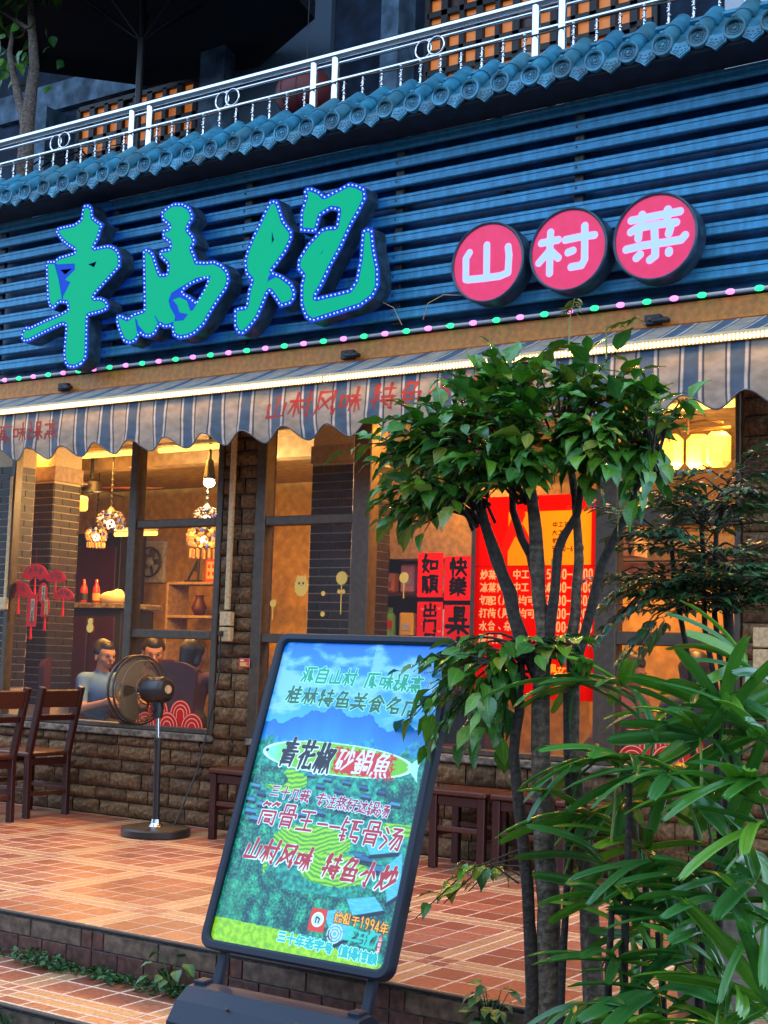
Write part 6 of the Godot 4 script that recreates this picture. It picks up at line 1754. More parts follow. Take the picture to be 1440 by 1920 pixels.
	dab(im, Vector2(256, 590), Vector2(256, 600), 1.5, 1.5, Color(0.1, 0.2, 0.2)); dab(im, Vector2(257, 589), Vector2(264, 592), 1.5, 1.5, Color(0.1, 0.2, 0.2)); dab(im, Vector2(264, 592), Vector2(263, 600), 1.5, 1.5, Color(0.1, 0.2, 0.2))
	for p in [[0, 2.6, Color(0.40, 0.08, 0.05)], [1, 1.3, Color(0.95, 0.70, 0.10)]]:
		ink(im, "始创于1994年", 300, 572, 19, 21, p[2], p[1], 1.06, 1.0)
	for k in 3:
		for e in 24:
			var a := TAU * e / 24
			if (e + k) % 4: dab(im, Vector2(308 + cos(a) * (6 + k * 6), 616 + sin(a) * (6 + k * 6)), Vector2(308 + cos(a + 0.26) * (6 + k * 6), 616 + sin(a + 0.26) * (6 + k * 6)), 1.3, 1.3, Color(0.78, 0.78, 0.80))
	ink(im, "车马炮", 332, 598, 25, 32, Color(0.18, 0.72, 0.64), 2.4, 1.0, 0.6, 0.2, 0.3)
	im.fill_rect(Rect2i(412, 604, 9, 34), Color(0.62, 0.16, 0.16))
	ink(im, "山村菜", 413, 606, 7, 9, Color(0.9, 0.8, 0.75), 0.7, 0.0, 11)
	for p in [[0, 3.4, Color(0.78, 0.94, 0.92)], [1, 2.0, Color(0.10, 0.66, 0.64)]]:
		ink(im, "三十年老字号 值得信赖", 172, 628, 21, 21, p[2], p[1], 1.12, 1.1)
	return im

func round_rect(w: float, h: float, r: float, n := 6) -> PackedVector2Array:
	var p := PackedVector2Array()
	for c in [[w - r, h - r, 0.0], [r, h - r, 90.0], [r, r, 180.0], [w - r, r, 270.0]]:
		for k in n + 1:
			var a := deg_to_rad(c[2] + 90.0 * k / n)
			p.append(Vector2(c[0] + cos(a) * r, c[1] + sin(a) * r))
	return p

func sandwich_board() -> void:
	var t := thing("sandwich_board", "tall leaning signboard with a mountain village poster in a dark blue frame", "signboard", Vector3(-3.614, 0.105, 3.35))
	var b := Basis(Vector3.RIGHT, -0.342)
	var X := Transform3D(b, Vector3.ZERO)
	var w := 0.89
	var h := 1.315
	var outer := round_rect(w, h, 0.055)
	var inner := PackedVector2Array()
	for p in round_rect(w - 0.072, h - 0.072, 0.03): inner.append(p + Vector2(0.036, 0.036))
	var m := MB.new()
	var n := outer.size()
	var rings := [[0.0, -0.05, -0.05], [0.0, -0.05, -0.008], [0.18, 0.0, 0.0], [0.75, 0.0, 0.0], [1.0, -0.006, -0.006], [1.0, -0.03, -0.03]]
	for k in rings.size() - 1:
		for i in n:
			var j := (i + 1) % n
			var P := func(e: Array, q: int) -> Vector3:
				var v := outer[q].lerp(inner[q], e[0])
				return Vector3(v.x, v.y, e[2])
			m.quad(P.call(rings[k], i), P.call(rings[k], j), P.call(rings[k + 1], j), P.call(rings[k + 1], i))
	part(m, "frame", M.navy_frame, t, X)
	boxpart(X * Vector3(w / 2, h / 2, -0.04), Vector3(w - 0.06, h - 0.06, 0.012), "back_panel", M.dark, t, 0.002, b)
	m = MB.new(); m.quad(Vector3(0.034, 0.034, -0.022), Vector3(w - 0.034, 0.034, -0.022), Vector3(w - 0.034, h - 0.034, -0.022), Vector3(0.034, h - 0.034, -0.022))
	part(m, "poster_print", printed(poster_image(), 0.28, BOARD), t, X)
	for x in [0.085, w - 0.105]:
		m = MB.new(); m.cbox(Vector3(x, -0.05, -0.075), Vector3(0.036, 0.62, 0.03), 0.004)
		part(m, "leg", M.navy_frame, t, X)
	m = MB.new()
	var prof := [Vector2(-0.02, -0.315), Vector2(0.19, -0.315), Vector2(0.215, -0.295), Vector2(0.21, -0.235), Vector2(0.16, -0.165), Vector2(0.095, -0.125), Vector2(0.02, -0.12), Vector2(-0.02, -0.15)]
	for i in prof.size():
		var a: Vector2 = prof[i]; var c: Vector2 = prof[(i + 1) % prof.size()]
		m.quad(Vector3(0.045, a.y, a.x), Vector3(w - 0.045, a.y, a.x), Vector3(w - 0.045, c.y, c.x), Vector3(0.045, c.y, c.x))
	for s in [0, 1]:
		var x := 0.045 if s == 0 else w - 0.045
		for i in range(1, prof.size() - 1):
			var A := Vector3(x, prof[0].y, prof[0].x); var B2 := Vector3(x, prof[i].y, prof[i].x); var C2 := Vector3(x, prof[i + 1].y, prof[i + 1].x)
			if s: m.tri(A, C2, B2)
			else: m.tri(A, B2, C2)
	part(m, "water_base", M.navy_frame, t)
	for x in [0.075, w - 0.095]: boxpart(Vector3(x, -0.135, 0.04), Vector3(0.05, 0.055, 0.06), "leg_socket", M.navy_frame, t, 0.004)
	for x in [0.3, 0.62]:
		m = MB.new(); m.ball(Vector3(x, -0.16, 0.165), 0.007, 8, 5); part(m, "screw", M.alu, t)

const BOARD := 0.33

# ---------------------------------------------------------------- people: smooth union of tapered capsules, meshed as surface nets
func body_mesh(bones: Array, cell: float, k: float) -> ArrayMesh:
	var lo := Vector3.ONE * 1e9
	var hi := -lo
	for b in bones:
		var r: float = maxf(b[2], b[3]) + cell * 2
		for e in 2:
			lo = lo.min(b[e] - Vector3.ONE * r); hi = hi.max(b[e] + Vector3.ONE * r)
	var d := Vector3i(((hi - lo) / cell).ceil()) + Vector3i.ONE
	var F := PackedFloat32Array(); F.resize(d.x * d.y * d.z); F.fill(1e3)
	var near := PackedByteArray(); near.resize(F.size())
	var best := PackedFloat32Array(); best.resize(F.size()); best.fill(1e3)
	for bi in bones.size():
		var b = bones[bi]
		var A: Vector3 = b[0]; var B: Vector3 = b[1]
		var ab := B - A
		var l2 := maxf(ab.length_squared(), 1e-9)
		var r: float = maxf(b[2], b[3]) + k + cell * 2
		var i0 := Vector3i(((A.min(B) - Vector3.ONE * r - lo) / cell).floor()).clamp(Vector3i.ZERO, d - Vector3i.ONE)
		var i1 := Vector3i(((A.max(B) + Vector3.ONE * r - lo) / cell).ceil()).clamp(Vector3i.ZERO, d - Vector3i.ONE)
		var ra: float = b[2]; var rb: float = b[3]
		for z in range(i0.z, i1.z + 1):
			for y in range(i0.y, i1.y + 1):
				var o := (z * d.y + y) * d.x
				for x in range(i0.x, i1.x + 1):
					var p := lo + Vector3(x, y, z) * cell
					var u := clampf((p - A).dot(ab) / l2, 0, 1)
					var q := p.distance_to(A + ab * u) - lerpf(ra, rb, u)
					var f := F[o + x]
					if q < best[o + x]: best[o + x] = q; near[o + x] = bi
					if f > 999.0: F[o + x] = q
					else:
						var h := clampf(0.5 + 0.5 * (f - q) / k, 0, 1)
						F[o + x] = lerpf(f, q, h) - k * h * (1.0 - h)
	var id := PackedInt32Array(); id.resize(F.size()); id.fill(-1)
	var vs := PackedVector3Array(); var cs := PackedColorArray()
	var st := [1, d.x, d.x * d.y]
	for z in d.z - 1:
		for y in d.y - 1:
			for x in d.x - 1:
				var o := (z * d.y + y) * d.x + x
				var sum := Vector3.ZERO
				var n := 0
				var neg := 0
				for c in 8:
					if F[o + (c & 1) + ((c >> 1) & 1) * d.x + (c >> 2) * st[2]] < 0: neg += 1
				if neg == 0 or neg == 8: continue
				for e in [[0, 1], [2, 3], [4, 5], [6, 7], [0, 2], [1, 3], [4, 6], [5, 7], [0, 4], [1, 5], [2, 6], [3, 7]]:
					var a: int = e[0]; var b: int = e[1]
					var fa := F[o + (a & 1) + ((a >> 1) & 1) * d.x + (a >> 2) * st[2]]
					var fb := F[o + (b & 1) + ((b >> 1) & 1) * d.x + (b >> 2) * st[2]]
					if (fa < 0) != (fb < 0):
						var u := fa / (fa - fb)
						sum += Vector3(a & 1, (a >> 1) & 1, a >> 2).lerp(Vector3(b & 1, (b >> 1) & 1, b >> 2), u)
						n += 1
				id[o] = vs.size()
				vs.append(lo + (Vector3(x, y, z) + sum / n) * cell)
				cs.append(bones[near[o]][4])
	var ix := PackedInt32Array()
	for z in range(1, d.z - 1):
		for y in range(1, d.y - 1):
			for x in range(1, d.x - 1):
				var o := (z * d.y + y) * d.x + x
				for ax in 3:
					var a := F[o] < 0
					if a == (F[o + st[ax]] < 0): continue
					var u: int = st[(ax + 1) % 3]; var w: int = st[(ax + 2) % 3]
					var q := [id[o], id[o - u], id[o - u - w], id[o - w]]
					if q.has(-1): continue
					if a: ix.append_array([q[0], q[2], q[1], q[0], q[3], q[2]])
					else: ix.append_array([q[0], q[1], q[2], q[0], q[2], q[3]])
	var ns := PackedVector3Array(); ns.resize(vs.size())
	for t in ix.size() / 3:
		var a := ix[t * 3]; var b := ix[t * 3 + 1]; var c := ix[t * 3 + 2]
		var nn := -(vs[b] - vs[a]).cross(vs[c] - vs[a])
		ns[a] += nn; ns[b] += nn; ns[c] += nn
	for i in ns.size(): ns[i] = ns[i].normalized()
	var arr := []; arr.resize(Mesh.ARRAY_MAX)
	arr[Mesh.ARRAY_VERTEX] = vs; arr[Mesh.ARRAY_NORMAL] = ns; arr[Mesh.ARRAY_COLOR] = cs; arr[Mesh.ARRAY_INDEX] = ix
	var am := ArrayMesh.new(); am.add_surface_from_arrays(Mesh.PRIMITIVE_TRIANGLES, arr)
	return am

func person(p: Vector3, turn: float, label: String, shirt: Color, pants: Color, lean: float, look: Vector2, long_hair: bool, reach := 0.34) -> void:
	# p: on the seat, hips; faces +z before the turn
	var t := thing("person", label, "person", p, turn)
	var skin := Color(0.40, 0.215, 0.14)
	var bones := []
	var sh := Vector3(0, 0.46, lean)
	bones.append([Vector3(-0.07, 0.09, 0), Vector3(0.07, 0.09, 0), 0.125, 0.125, pants])
	bones.append([Vector3(0, 0.12, 0), Vector3(0, 0.26, lean * 0.5), 0.135, 0.125, shirt])
	bones.append([Vector3(0, 0.26, lean * 0.5), sh - Vector3(0, 0.08, 0), 0.125, 0.145, shirt])
	bones.append([sh + Vector3(-0.15, 0, 0), sh + Vector3(0.15, 0, 0), 0.062, 0.062, shirt])
	bones.append([sh + Vector3(0, 0.02, 0), sh + Vector3(0, 0.13, 0.02), 0.055, 0.05, skin])
	for s in [-1.0, 1.0]:
		var S := sh + Vector3(s * 0.18, -0.01, 0)
		var E := Vector3(s * 0.235, 0.22, lean + 0.09)
		var Wr := Vector3(s * 0.13, 0.29, lean + reach)
		bones.append([S, S.lerp(E, 0.75), 0.056, 0.046, shirt])
		bones.append([S.lerp(E, 0.7), E, 0.042, 0.037, skin])
		bones.append([E, Wr, 0.036, 0.026, skin])
		bones.append([Wr, Wr + Vector3(-s * 0.01, -0.005, 0.075), 0.027, 0.032, skin])
		for k in 4:
			var o := Wr + Vector3((k - 1.5) * 0.02 - s * 0.012, -0.005, 0.095)
			var L: float = [0.055, 0.068, 0.064, 0.048][k]
			bones.append([o, o + Vector3(0, -0.012, L * 0.55), 0.0095, 0.009, skin])
			bones.append([o + Vector3(0, -0.012, L * 0.55), o + Vector3(0, -0.04, L * 0.85), 0.009, 0.0075, skin])
		bones.append([Wr + Vector3(-s * 0.025, 0, 0.03), Wr + Vector3(-s * 0.055, -0.012, 0.075), 0.011, 0.009, skin])
		bones.append([Vector3(s * 0.085, 0.06, 0.02), Vector3(s * 0.11, 0.05, 0.42), 0.088, 0.062, pants])
		bones.append([Vector3(s * 0.11, 0.05, 0.42), Vector3(s * 0.11, -0.36, 0.40), 0.058, 0.042, pants])
		bones.append([Vector3(s * 0.11, -0.40, 0.40), Vector3(s * 0.115, -0.42, 0.55), 0.042, 0.034, Color(0.02, 0.02, 0.02)])
	var bm := StandardMaterial3D.new()
	bm.vertex_color_use_as_albedo = true
	bm.roughness = 0.75
	put(body_mesh(bones, 0.0135, 0.03), "body", bm, t)
	# head, turned on the neck
	var H := Transform3D(Basis(Vector3.UP, look.x) * Basis(Vector3.RIGHT, look.y), sh + Vector3(0, 0.12, 0.02))
	var hb := [[Vector3(0, 0.125, -0.015), Vector3(0, 0.105, 0.02), 0.088, 0.078, skin], [Vector3(0, 0.06, 0.035), Vector3(0, 0.02, 0.06), 0.058, 0.034, skin], [Vector3(-0.035, 0.055, 0.05), Vector3(0.035, 0.055, 0.05), 0.036, 0.036, skin], [Vector3(0, -0.03, 0.0), Vector3(0, 0.05, 0.0), 0.05, 0.05, skin],
		[Vector3(0, 0.085, 0.096), Vector3(0, 0.058, 0.112), 0.009, 0.014, skin], [Vector3(-0.03, 0.103, 0.088), Vector3(0.03, 0.103, 0.088), 0.012, 0.012, skin], [Vector3(-0.018, 0.028, 0.092), Vector3(0.018, 0.028, 0.092), 0.009, 0.009, Color(0.36, 0.13, 0.10)],
		[Vector3(-0.084, 0.085, 0.0), Vector3(-0.088, 0.05, 0.004), 0.016, 0.011, skin], [Vector3(0.084, 0.085, 0.0), Vector3(0.088, 0.05, 0.004), 0.016, 0.011, skin]]
	var head := put(body_mesh(hb, 0.0055, 0.016), "head", bm, t, H)
	var hair := [[Vector3(0, 0.138, -0.022), Vector3(0, 0.150, 0.022), 0.088, 0.066, Color.BLACK], [Vector3(0, 0.08, -0.05), Vector3(0, 0.13, -0.03), 0.066, 0.085, Color.BLACK], [Vector3(-0.06, 0.12, -0.01), Vector3(0.06, 0.12, -0.01), 0.046, 0.046, Color.BLACK]]
	if long_hair:
		hair.append([Vector3(0, 0.1, -0.06), Vector3(0, -0.06, -0.075), 0.08, 0.055, Color.BLACK])
		for s in [-1.0, 1.0]: hair.append([Vector3(s * 0.07, 0.12, 0.0), Vector3(s * 0.075, 0.0, -0.02), 0.034, 0.024, Color.BLACK])
	put(body_mesh(hair, 0.007, 0.02), "hair", M.hair, head)
	for s in [-1.0, 1.0]:
		var m := MB.new(); m.ball(Vector3(s * 0.031, 0.086, 0.089), Vector3(0.012, 0.007, 0.008), 8, 6); part(m, "eye", M.dark, head)
		m = MB.new(); m.cbox(Vector3(s * 0.032, 0.112, 0.099), Vector3(0.03, 0.006, 0.006), 0.002); part(m, "eyebrow", M.hair, head)

func people() -> void:
	person(Vector3(-8.62, 0.51, -0.95), 1.35, "person in a blue shirt seated in profile in the left pane, facing the table", Color(0.10, 0.22, 0.42), Color(0.05, 0.045, 0.035), 0.16, Vector2(0.1, 0.12), false)
	person(Vector3(-8.50, 0.56, -1.62), 0.35, "person with short hair looking down at the far side of the dining table", Color(0.05, 0.02, 0.025), Color(0.02, 0.02, 0.03), 0.05, Vector2(0.5, 0.35), false)
	person(Vector3(-7.48, 0.55, -0.90), -2.83, "person with black hair in dark red seen from behind at the dining table", Color(0.07, 0.012, 0.02), Color(0.02, 0.02, 0.03), 0.08, Vector2(-0.5, 0.15), true)
	person(Vector3(-3.85, 0.54, -0.98), 1.3, "person in a purple shirt bending over the table in the right window", Color(0.17, 0.07, 0.20), Color(0.02, 0.02, 0.03), 0.16, Vector2(0.1, 0.35), false)
	person(Vector3(-3.05, 0.54, -0.62), -2.5, "person with dark hair in navy seated in the right window", Color(0.018, 0.024, 0.05), Color(0.02, 0.02, 0.03), 0.08, Vector2(-0.2, 0.1), true)
	person(Vector3(-4.25, 4.62, -0.45), 0.5, "person with dark hair sitting upstairs behind the balcony railing", Color(0.25, 0.24, 0.3), Color(0.02, 0.02, 0.03), 0.03, Vector2(0.2, 0.1), false)
	var t := thing("wooden_chair", "plain wooden chair under the person in the purple shirt", "chair", Vector3(-3.9, 0.08, -0.98))
	boxpart(Vector3(0, 0.43, 0), Vector3(0.4, 0.04, 0.4), "seat", M.redwood, t)
	for e in [[-0.17, -0.17], [0.17, -0.17], [-0.17, 0.17], [0.17, 0.17]]: boxpart(Vector3(e[0], 0.205, e[1]), Vector3(0.04, 0.41, 0.04), "leg", M.redwood, t)
	var bs := thing("wooden_stool", "plain wooden stool upstairs behind the railing", "stool", Vector3(-4.28, 4.28, -0.47))
	boxpart(Vector3(0, 0.30, 0), Vector3(0.34, 0.04, 0.34), "seat", M.redwood, bs)
	for e in [[-0.13, -0.13], [0.13, -0.13], [-0.13, 0.13], [0.13, 0.13]]: boxpart(Vector3(e[0], 0.14, e[1]), Vector3(0.04, 0.28, 0.04), "leg", M.redwood, bs)
	t = thing("wooden_chair", "plain wooden chair under the person in navy", "chair", Vector3(-3.02, 0.08, -0.58))
	boxpart(Vector3(0, 0.43, 0), Vector3(0.4, 0.04, 0.4), "seat", M.redwood, t)
	for e in [[-0.17, -0.17], [0.17, -0.17], [-0.17, 0.17], [0.17, 0.17]]: boxpart(Vector3(e[0], 0.205, e[1]), Vector3(0.04, 0.41, 0.04), "leg", M.redwood, t)

# ---------------------------------------------------------------- plants
func leaf_mesh(L: float, W: float, fold: float, curl: float) -> ArrayMesh:
	# base at the origin, midrib along +z, upper side +y
	var m := MB.new()
	var ws := [0.0, 0.72, 1.0, 0.93, 0.66, 0.30, 0.0]
	var rows := []
	for i in 7:
		var u := i / 6.0
		var w: float = ws[i] * W * 0.5
		var y := curl * 4.0 * u * (1.0 - u) * 1.0 - u * u * L * 0.22
		var e := fold * w
		var rip := 0.05 * W * sin(i * 2.4)
		rows.append([Vector3(-w, y + e + rip, u * L), Vector3(-w * 0.5, y + e * 0.35, u * L), Vector3(0, y, u * L), Vector3(w * 0.5, y + e * 0.35, u * L), Vector3(w, y + e - rip, u * L)])
	for i in 7:
		for j in 5:
			m.vert(rows[i][j], Vector3.UP, Vector2(j / 4.0, i / 6.0))
	for i in 6:
		for j in 4:
			var a := i * 5 + j
			m.ix.append_array([a, a + 1, a + 5, a + 1, a + 6, a + 5])
	for i in 7:
		for j in 5:
			var l: Vector3 = rows[i][maxi(j - 1, 0)]; var r: Vector3 = rows[i][mini(j + 1, 4)]
			var b: Vector3 = rows[maxi(i - 1, 0)][2]; var f: Vector3 = rows[mini(i + 1, 6)][2]
			var n := (f - b).cross(r - l)
			m.n[i * 5 + j] = n.normalized() if n.length() > 1e-9 else Vector3.UP
	return m.done()

func leaf_basis(dir: Vector3, roll: float) -> Basis:
	var d := dir.normalized()
	var up := Vector3.UP if absf(d.y) < 0.97 else Vector3.BACK
	var x := up.cross(d).normalized()
	return Basis(x, d.cross(x), d) * Basis(Vector3.BACK, roll)

func leaf_mats(cols: Array, rough := 0.33) -> Array:
	if not TX.has("vein"):
		var im := Image.create(64, 128, false, Image.FORMAT_RGB8)
		im.fill(Color(0.80, 0.80, 0.80))
		for k in 8:
			var y := 8 + k * 14
			for s in [-1, 1]:
				dab(im, Vector2(32, y), Vector2(32 + s * 30, y + 18), 2.2, 1.4, Color(0.70, 0.70, 0.70))
				dab(im, Vector2(32, y), Vector2(32 + s * 30, y + 18), 1.0, 0.5, Color(1, 1, 0.95))
		dab(im, Vector2(32, 0), Vector2(32, 128), 1.8, 1.0, Color(1, 1, 0.9))
		TX["vein"] = tex(im)
	var out := []
	for c in cols:
		var m := StandardMaterial3D.new()
		m.albedo_color = Color(c[0], c[1], c[2]).linear_to_srgb()
		m.albedo_texture = TX["vein"]
		m.heightmap_enabled = true
		m.heightmap_texture = TX["vein"]
		m.heightmap_scale = 0.25
		m.roughness = rough
		m.backlight_enabled = true
		m.backlight = Color(0.22, 0.40, 0.08)
		out.append(m)
	return out

func leaves_on(t: Node3D, xs: Array, meshes: Array, mats: Array, most := 290) -> void:
	var eye := Vector3(0, 1.27, 7.57)
	xs.sort_custom(func(a, b): return a.origin.distance_squared_to(eye) < b.origin.distance_squared_to(eye))
	var rest := []
	for i in mats.size(): rest.append([])
	for i in xs.size():
		var mi := rng.randi() % mats.size()
		if i < most: put(meshes[rng.randi() % meshes.size()], "leaf", mats[mi], t, xs[i])
		else: rest[mi].append(xs[i])
	for i in mats.size():
		if rest[i].size(): multi(meshes[i % meshes.size()], rest[i], "foliage", mats[i], t)

func big_tree() -> void:
	var t := thing("tree", "bushy many stemmed tree with glossy pointed leaves in front of the windows", "tree")
	var z := 3.05
	var S := [
		[[-2.28, -0.24, z + 0.02], [-2.285, 0.07, z + 0.02], [-2.31, 0.45, z + 0.03], [-2.38, 0.92, z + 0.03], [-2.36, 1.15, z + 0.02], [-2.37, 1.30, z]],
		[[-2.22, -0.24, z], [-2.225, 0.08, z], [-2.25, 0.55, z], [-2.29, 0.95, z], [-2.285, 1.37, z], [-2.32, 1.73, z], [-2.36, 1.95, z]],
		[[-2.30, 1.18, z], [-2.37, 1.35, z], [-2.45, 1.58, z + 0.02], [-2.51, 1.73, z + 0.02], [-2.57, 1.88, z], [-2.66, 2.02, z]],
		[[-2.06, -0.24, z - 0.03], [-2.075, 0.12, z - 0.03], [-2.11, 0.59, z - 0.03], [-2.18, 0.95, z - 0.04], [-2.19, 1.34, z - 0.05], [-2.165, 1.63, z - 0.05], [-2.18, 1.86, z - 0.05], [-2.25, 2.1, z - 0.05]],
		[[-2.17, 1.2, z - 0.04], [-2.14, 1.34, z - 0.04], [-2.07, 1.61, z - 0.03], [-1.95, 1.81, z], [-1.88, 2.0, z]],
		[[-2.27, 1.25, z], [-2.24, 1.45, z + 0.02], [-2.22, 1.66, z + 0.02], [-2.15, 1.80, z + 0.02], [-2.10, 2.05, z]],
		[[-2.285, 1.45, z], [-2.36, 1.65, z - 0.03], [-2.44, 1.82, z - 0.03], [-2.46, 2.1, z - 0.03]]]
	var R := [[0.028, 0.026, 0.022, 0.02, 0.016, 0.012], [0.052, 0.045, 0.038, 0.033, 0.028, 0.024, 0.018], [0.022, 0.026, 0.024, 0.022, 0.018, 0.01], [0.042, 0.036, 0.030, 0.027, 0.022, 0.018, 0.015, 0.01], [0.016, 0.018, 0.017, 0.014, 0.01], [0.018, 0.018, 0.016, 0.014, 0.01], [0.016, 0.016, 0.014, 0.01]]
	for i in S.size():
		var pts := []
		var rad := []
		for k in S[i].size() - 1:
			for e in 3:
				var a := Vector3(S[i][k][0], S[i][k][1], S[i][k][2]); var b := Vector3(S[i][k + 1][0], S[i][k + 1][1], S[i][k + 1][2])
				pts.append(a.lerp(b, e / 3.0) + Vector3(rng.randf_range(-1, 1), 0, rng.randf_range(-1, 1)) * 0.006)
				rad.append(lerpf(R[i][k], R[i][k + 1], e / 3.0) * rng.randf_range(0.92, 1.1))
		var l = S[i][-1]
		pts.append(Vector3(l[0], l[1], l[2])); rad.append(R[i][-1])
		tubepart(pts, rad, "stem", M.bark if i in [1, 3] else M.bark_dark, t, 12)
	var ends := [Vector3(-2.37, 1.30, z), Vector3(-2.36, 1.95, z), Vector3(-2.66, 2.02, z), Vector3(-2.25, 2.1, z - 0.05), Vector3(-1.88, 2.0, z), Vector3(-2.10, 2.05, z), Vector3(-2.46, 2.1, z - 0.03), Vector3(-2.55, 1.86, z)]
	# crown clumps: centre, radii, twigs, start
	var C := [
		[Vector3(-2.46, 2.30, z), Vector3(0.26, 0.17, 0.30), 29, 6], [Vector3(-2.75, 2.17, z), Vector3(0.26, 0.15, 0.30), 28, 2], [Vector3(-2.12, 2.27, z), Vector3(0.28, 0.13, 0.30), 28, 3], [Vector3(-1.90, 2.14, z), Vector3(0.20, 0.15, 0.26), 19, 4],
		[Vector3(-2.40, 2.08, z + 0.22), Vector3(0.40, 0.18, 0.18), 38, 1], [Vector3(-2.95, 2.04, z), Vector3(0.19, 0.10, 0.22), 17, 2], [Vector3(-2.90, 1.82, z + 0.02), Vector3(0.17, 0.11, 0.18), 16, 7], [Vector3(-2.62, 1.88, z + 0.12), Vector3(0.24, 0.10, 0.16), 17, 7],
		[Vector3(-2.08, 2.02, z + 0.16), Vector3(0.24, 0.17, 0.2), 25, 5], [Vector3(-1.92, 1.90, z + 0.02), Vector3(0.12, 0.13, 0.16), 10, 4], [Vector3(-2.42, 2.38, z - 0.1), Vector3(0.16, 0.09, 0.14), 12, 6], [Vector3(-2.38, 1.92, z + 0.26), Vector3(0.26, 0.09, 0.1), 14, 1],
		[Vector3(-2.74, 1.22, z), Vector3(0.20, 0.07, 0.16), 7, 0], [Vector3(-2.68, 1.02, z), Vector3(0.20, 0.11, 0.16), 8, 0], [Vector3(-2.52, 1.16, z + 0.1), Vector3(0.18, 0.13, 0.12), 7, 0], [Vector3(-2.12, 1.27, z + 0.05), Vector3(0.20, 0.06, 0.14), 6, 0], [Vector3(-2.50, 0.97, z), Vector3(0.12, 0.10, 0.1), 5, 0]]
	var xs := []
	var tw := MB.new()
	for c in C:
		for k in c[2]:
			var d := Vector3(rng.randf_range(-1, 1), rng.randf_range(-1, 1), rng.randf_range(-1, 1)).normalized() * pow(rng.randf(), 0.4)
			var e: Vector3 = c[0] + d * c[1]
			var s: Vector3 = ends[c[3]] + Vector3(rng.randf_range(-0.04, 0.04), rng.randf_range(-0.12, 0.02), rng.randf_range(-0.04, 0.04))
			var mid := s.lerp(e, 0.5) + Vector3(0, 0.10 + 0.05 * rng.randf(), 0)
			var pts := []
			for i in 7:
				var u := i / 6.0
				pts.append(s.lerp(mid, u).lerp(mid.lerp(e, u), u))
			tw.tube(pts, [0.007, 0.006, 0.005, 0.004, 0.003, 0.0025, 0.002], 5, false)
			var out := (e - s).normalized()
			for i in 6:
				var u := 0.50 + 0.5 * i / 5.0
				var q := s.lerp(mid, u).lerp(mid.lerp(e, u), u)
				var side := out.cross(Vector3.UP).normalized() * (1.0 if i % 2 else -1.0)
				var dir := out * rng.randf_range(0.3, 1.0) + side * rng.randf_range(0.3, 1.0) * (0.2 if i == 5 else 1.0) + Vector3(0, rng.randf_range(-0.75, 0.05), 0)
				var sc := rng.randf_range(0.5, 1.02)
				xs.append(Transform3D(leaf_basis(dir, rng.randf_range(-0.5, 0.5)).scaled_local(Vector3.ONE * sc), q))
	# low shoot on the slim stem
	for k in 5:
		var s := Vector3(-2.345, 0.46 + 0.03 * k, z + 0.03)
		var e := Vector3(-2.48 - 0.05 * k + rng.randf_range(-0.05, 0.02), 0.50 - 0.05 * k, z + 0.05 + rng.randf_range(-0.1, 0.1))
		tw.tube([s, s.lerp(e, 0.5) + Vector3(0, 0.05, 0), e], [0.004, 0.003, 0.002], 5, false)
		for i in 6:
			var dir := Vector3(rng.randf_range(-1, 0.2), rng.randf_range(-0.5, 0.1), rng.randf_range(-0.8, 1))
			xs.append(Transform3D(leaf_basis(dir, rng.randf_range(-0.5, 0.5)).scaled_local(Vector3.ONE * rng.randf_range(0.5, 0.75)), s.lerp(e, 0.4 + 0.12 * i) + Vector3(0, 0.03, 0)))
	# pale young sprigs standing over the crown
	var sprig_leaf := leaf_mesh(0.05, 0.016, 0.2, 0.004)
	var sprig_mat = leaf_mats([[0.34, 0.36, 0.06]], 0.5)[0]
	for q in [[-2.20, 2.40, -2.18, 2.60], [-2.05, 2.36, -1.93, 2.50]]:
		var e := Vector3(q[2], q[3], z)
		tubepart([Vector3(q[0], q[1], z), Vector3(q[0], q[1] + 0.12, z), e], [0.004, 0.003, 0.002], "sprig", sprig_mat, t, 5)
		for k in 16:
			var u := 0.35 + 0.65 * (k / 16.0)
			put(sprig_leaf, "sprig_leaf", sprig_mat, t, Transform3D(leaf_basis(Vector3(1.0 if k % 2 else -1.0, rng.randf_range(-0.7, 0.5), rng.randf_range(-0.5, 0.6)), 0.2), Vector3(q[0], q[1] + 0.1, z).lerp(e, u)))
	var o := part(tw, "twigs", M.bark_dark, t); o.set_meta("kind", "stuff")
	var meshes := [leaf_mesh(0.125, 0.072, 0.25, 0.006), leaf_mesh(0.115, 0.062, 0.4, 0.010), leaf_mesh(0.135, 0.07, 0.15, -0.004)]
	leaves_on(t, xs, meshes, leaf_mats([[0.10, 0.31, 0.03], [0.06, 0.22, 0.04], [0.18, 0.42, 0.03], [0.07, 0.25, 0.05], [0.12, 0.34, 0.04], [0.08, 0.27, 0.03], [0.30, 0.36, 0.04]], 0.24))

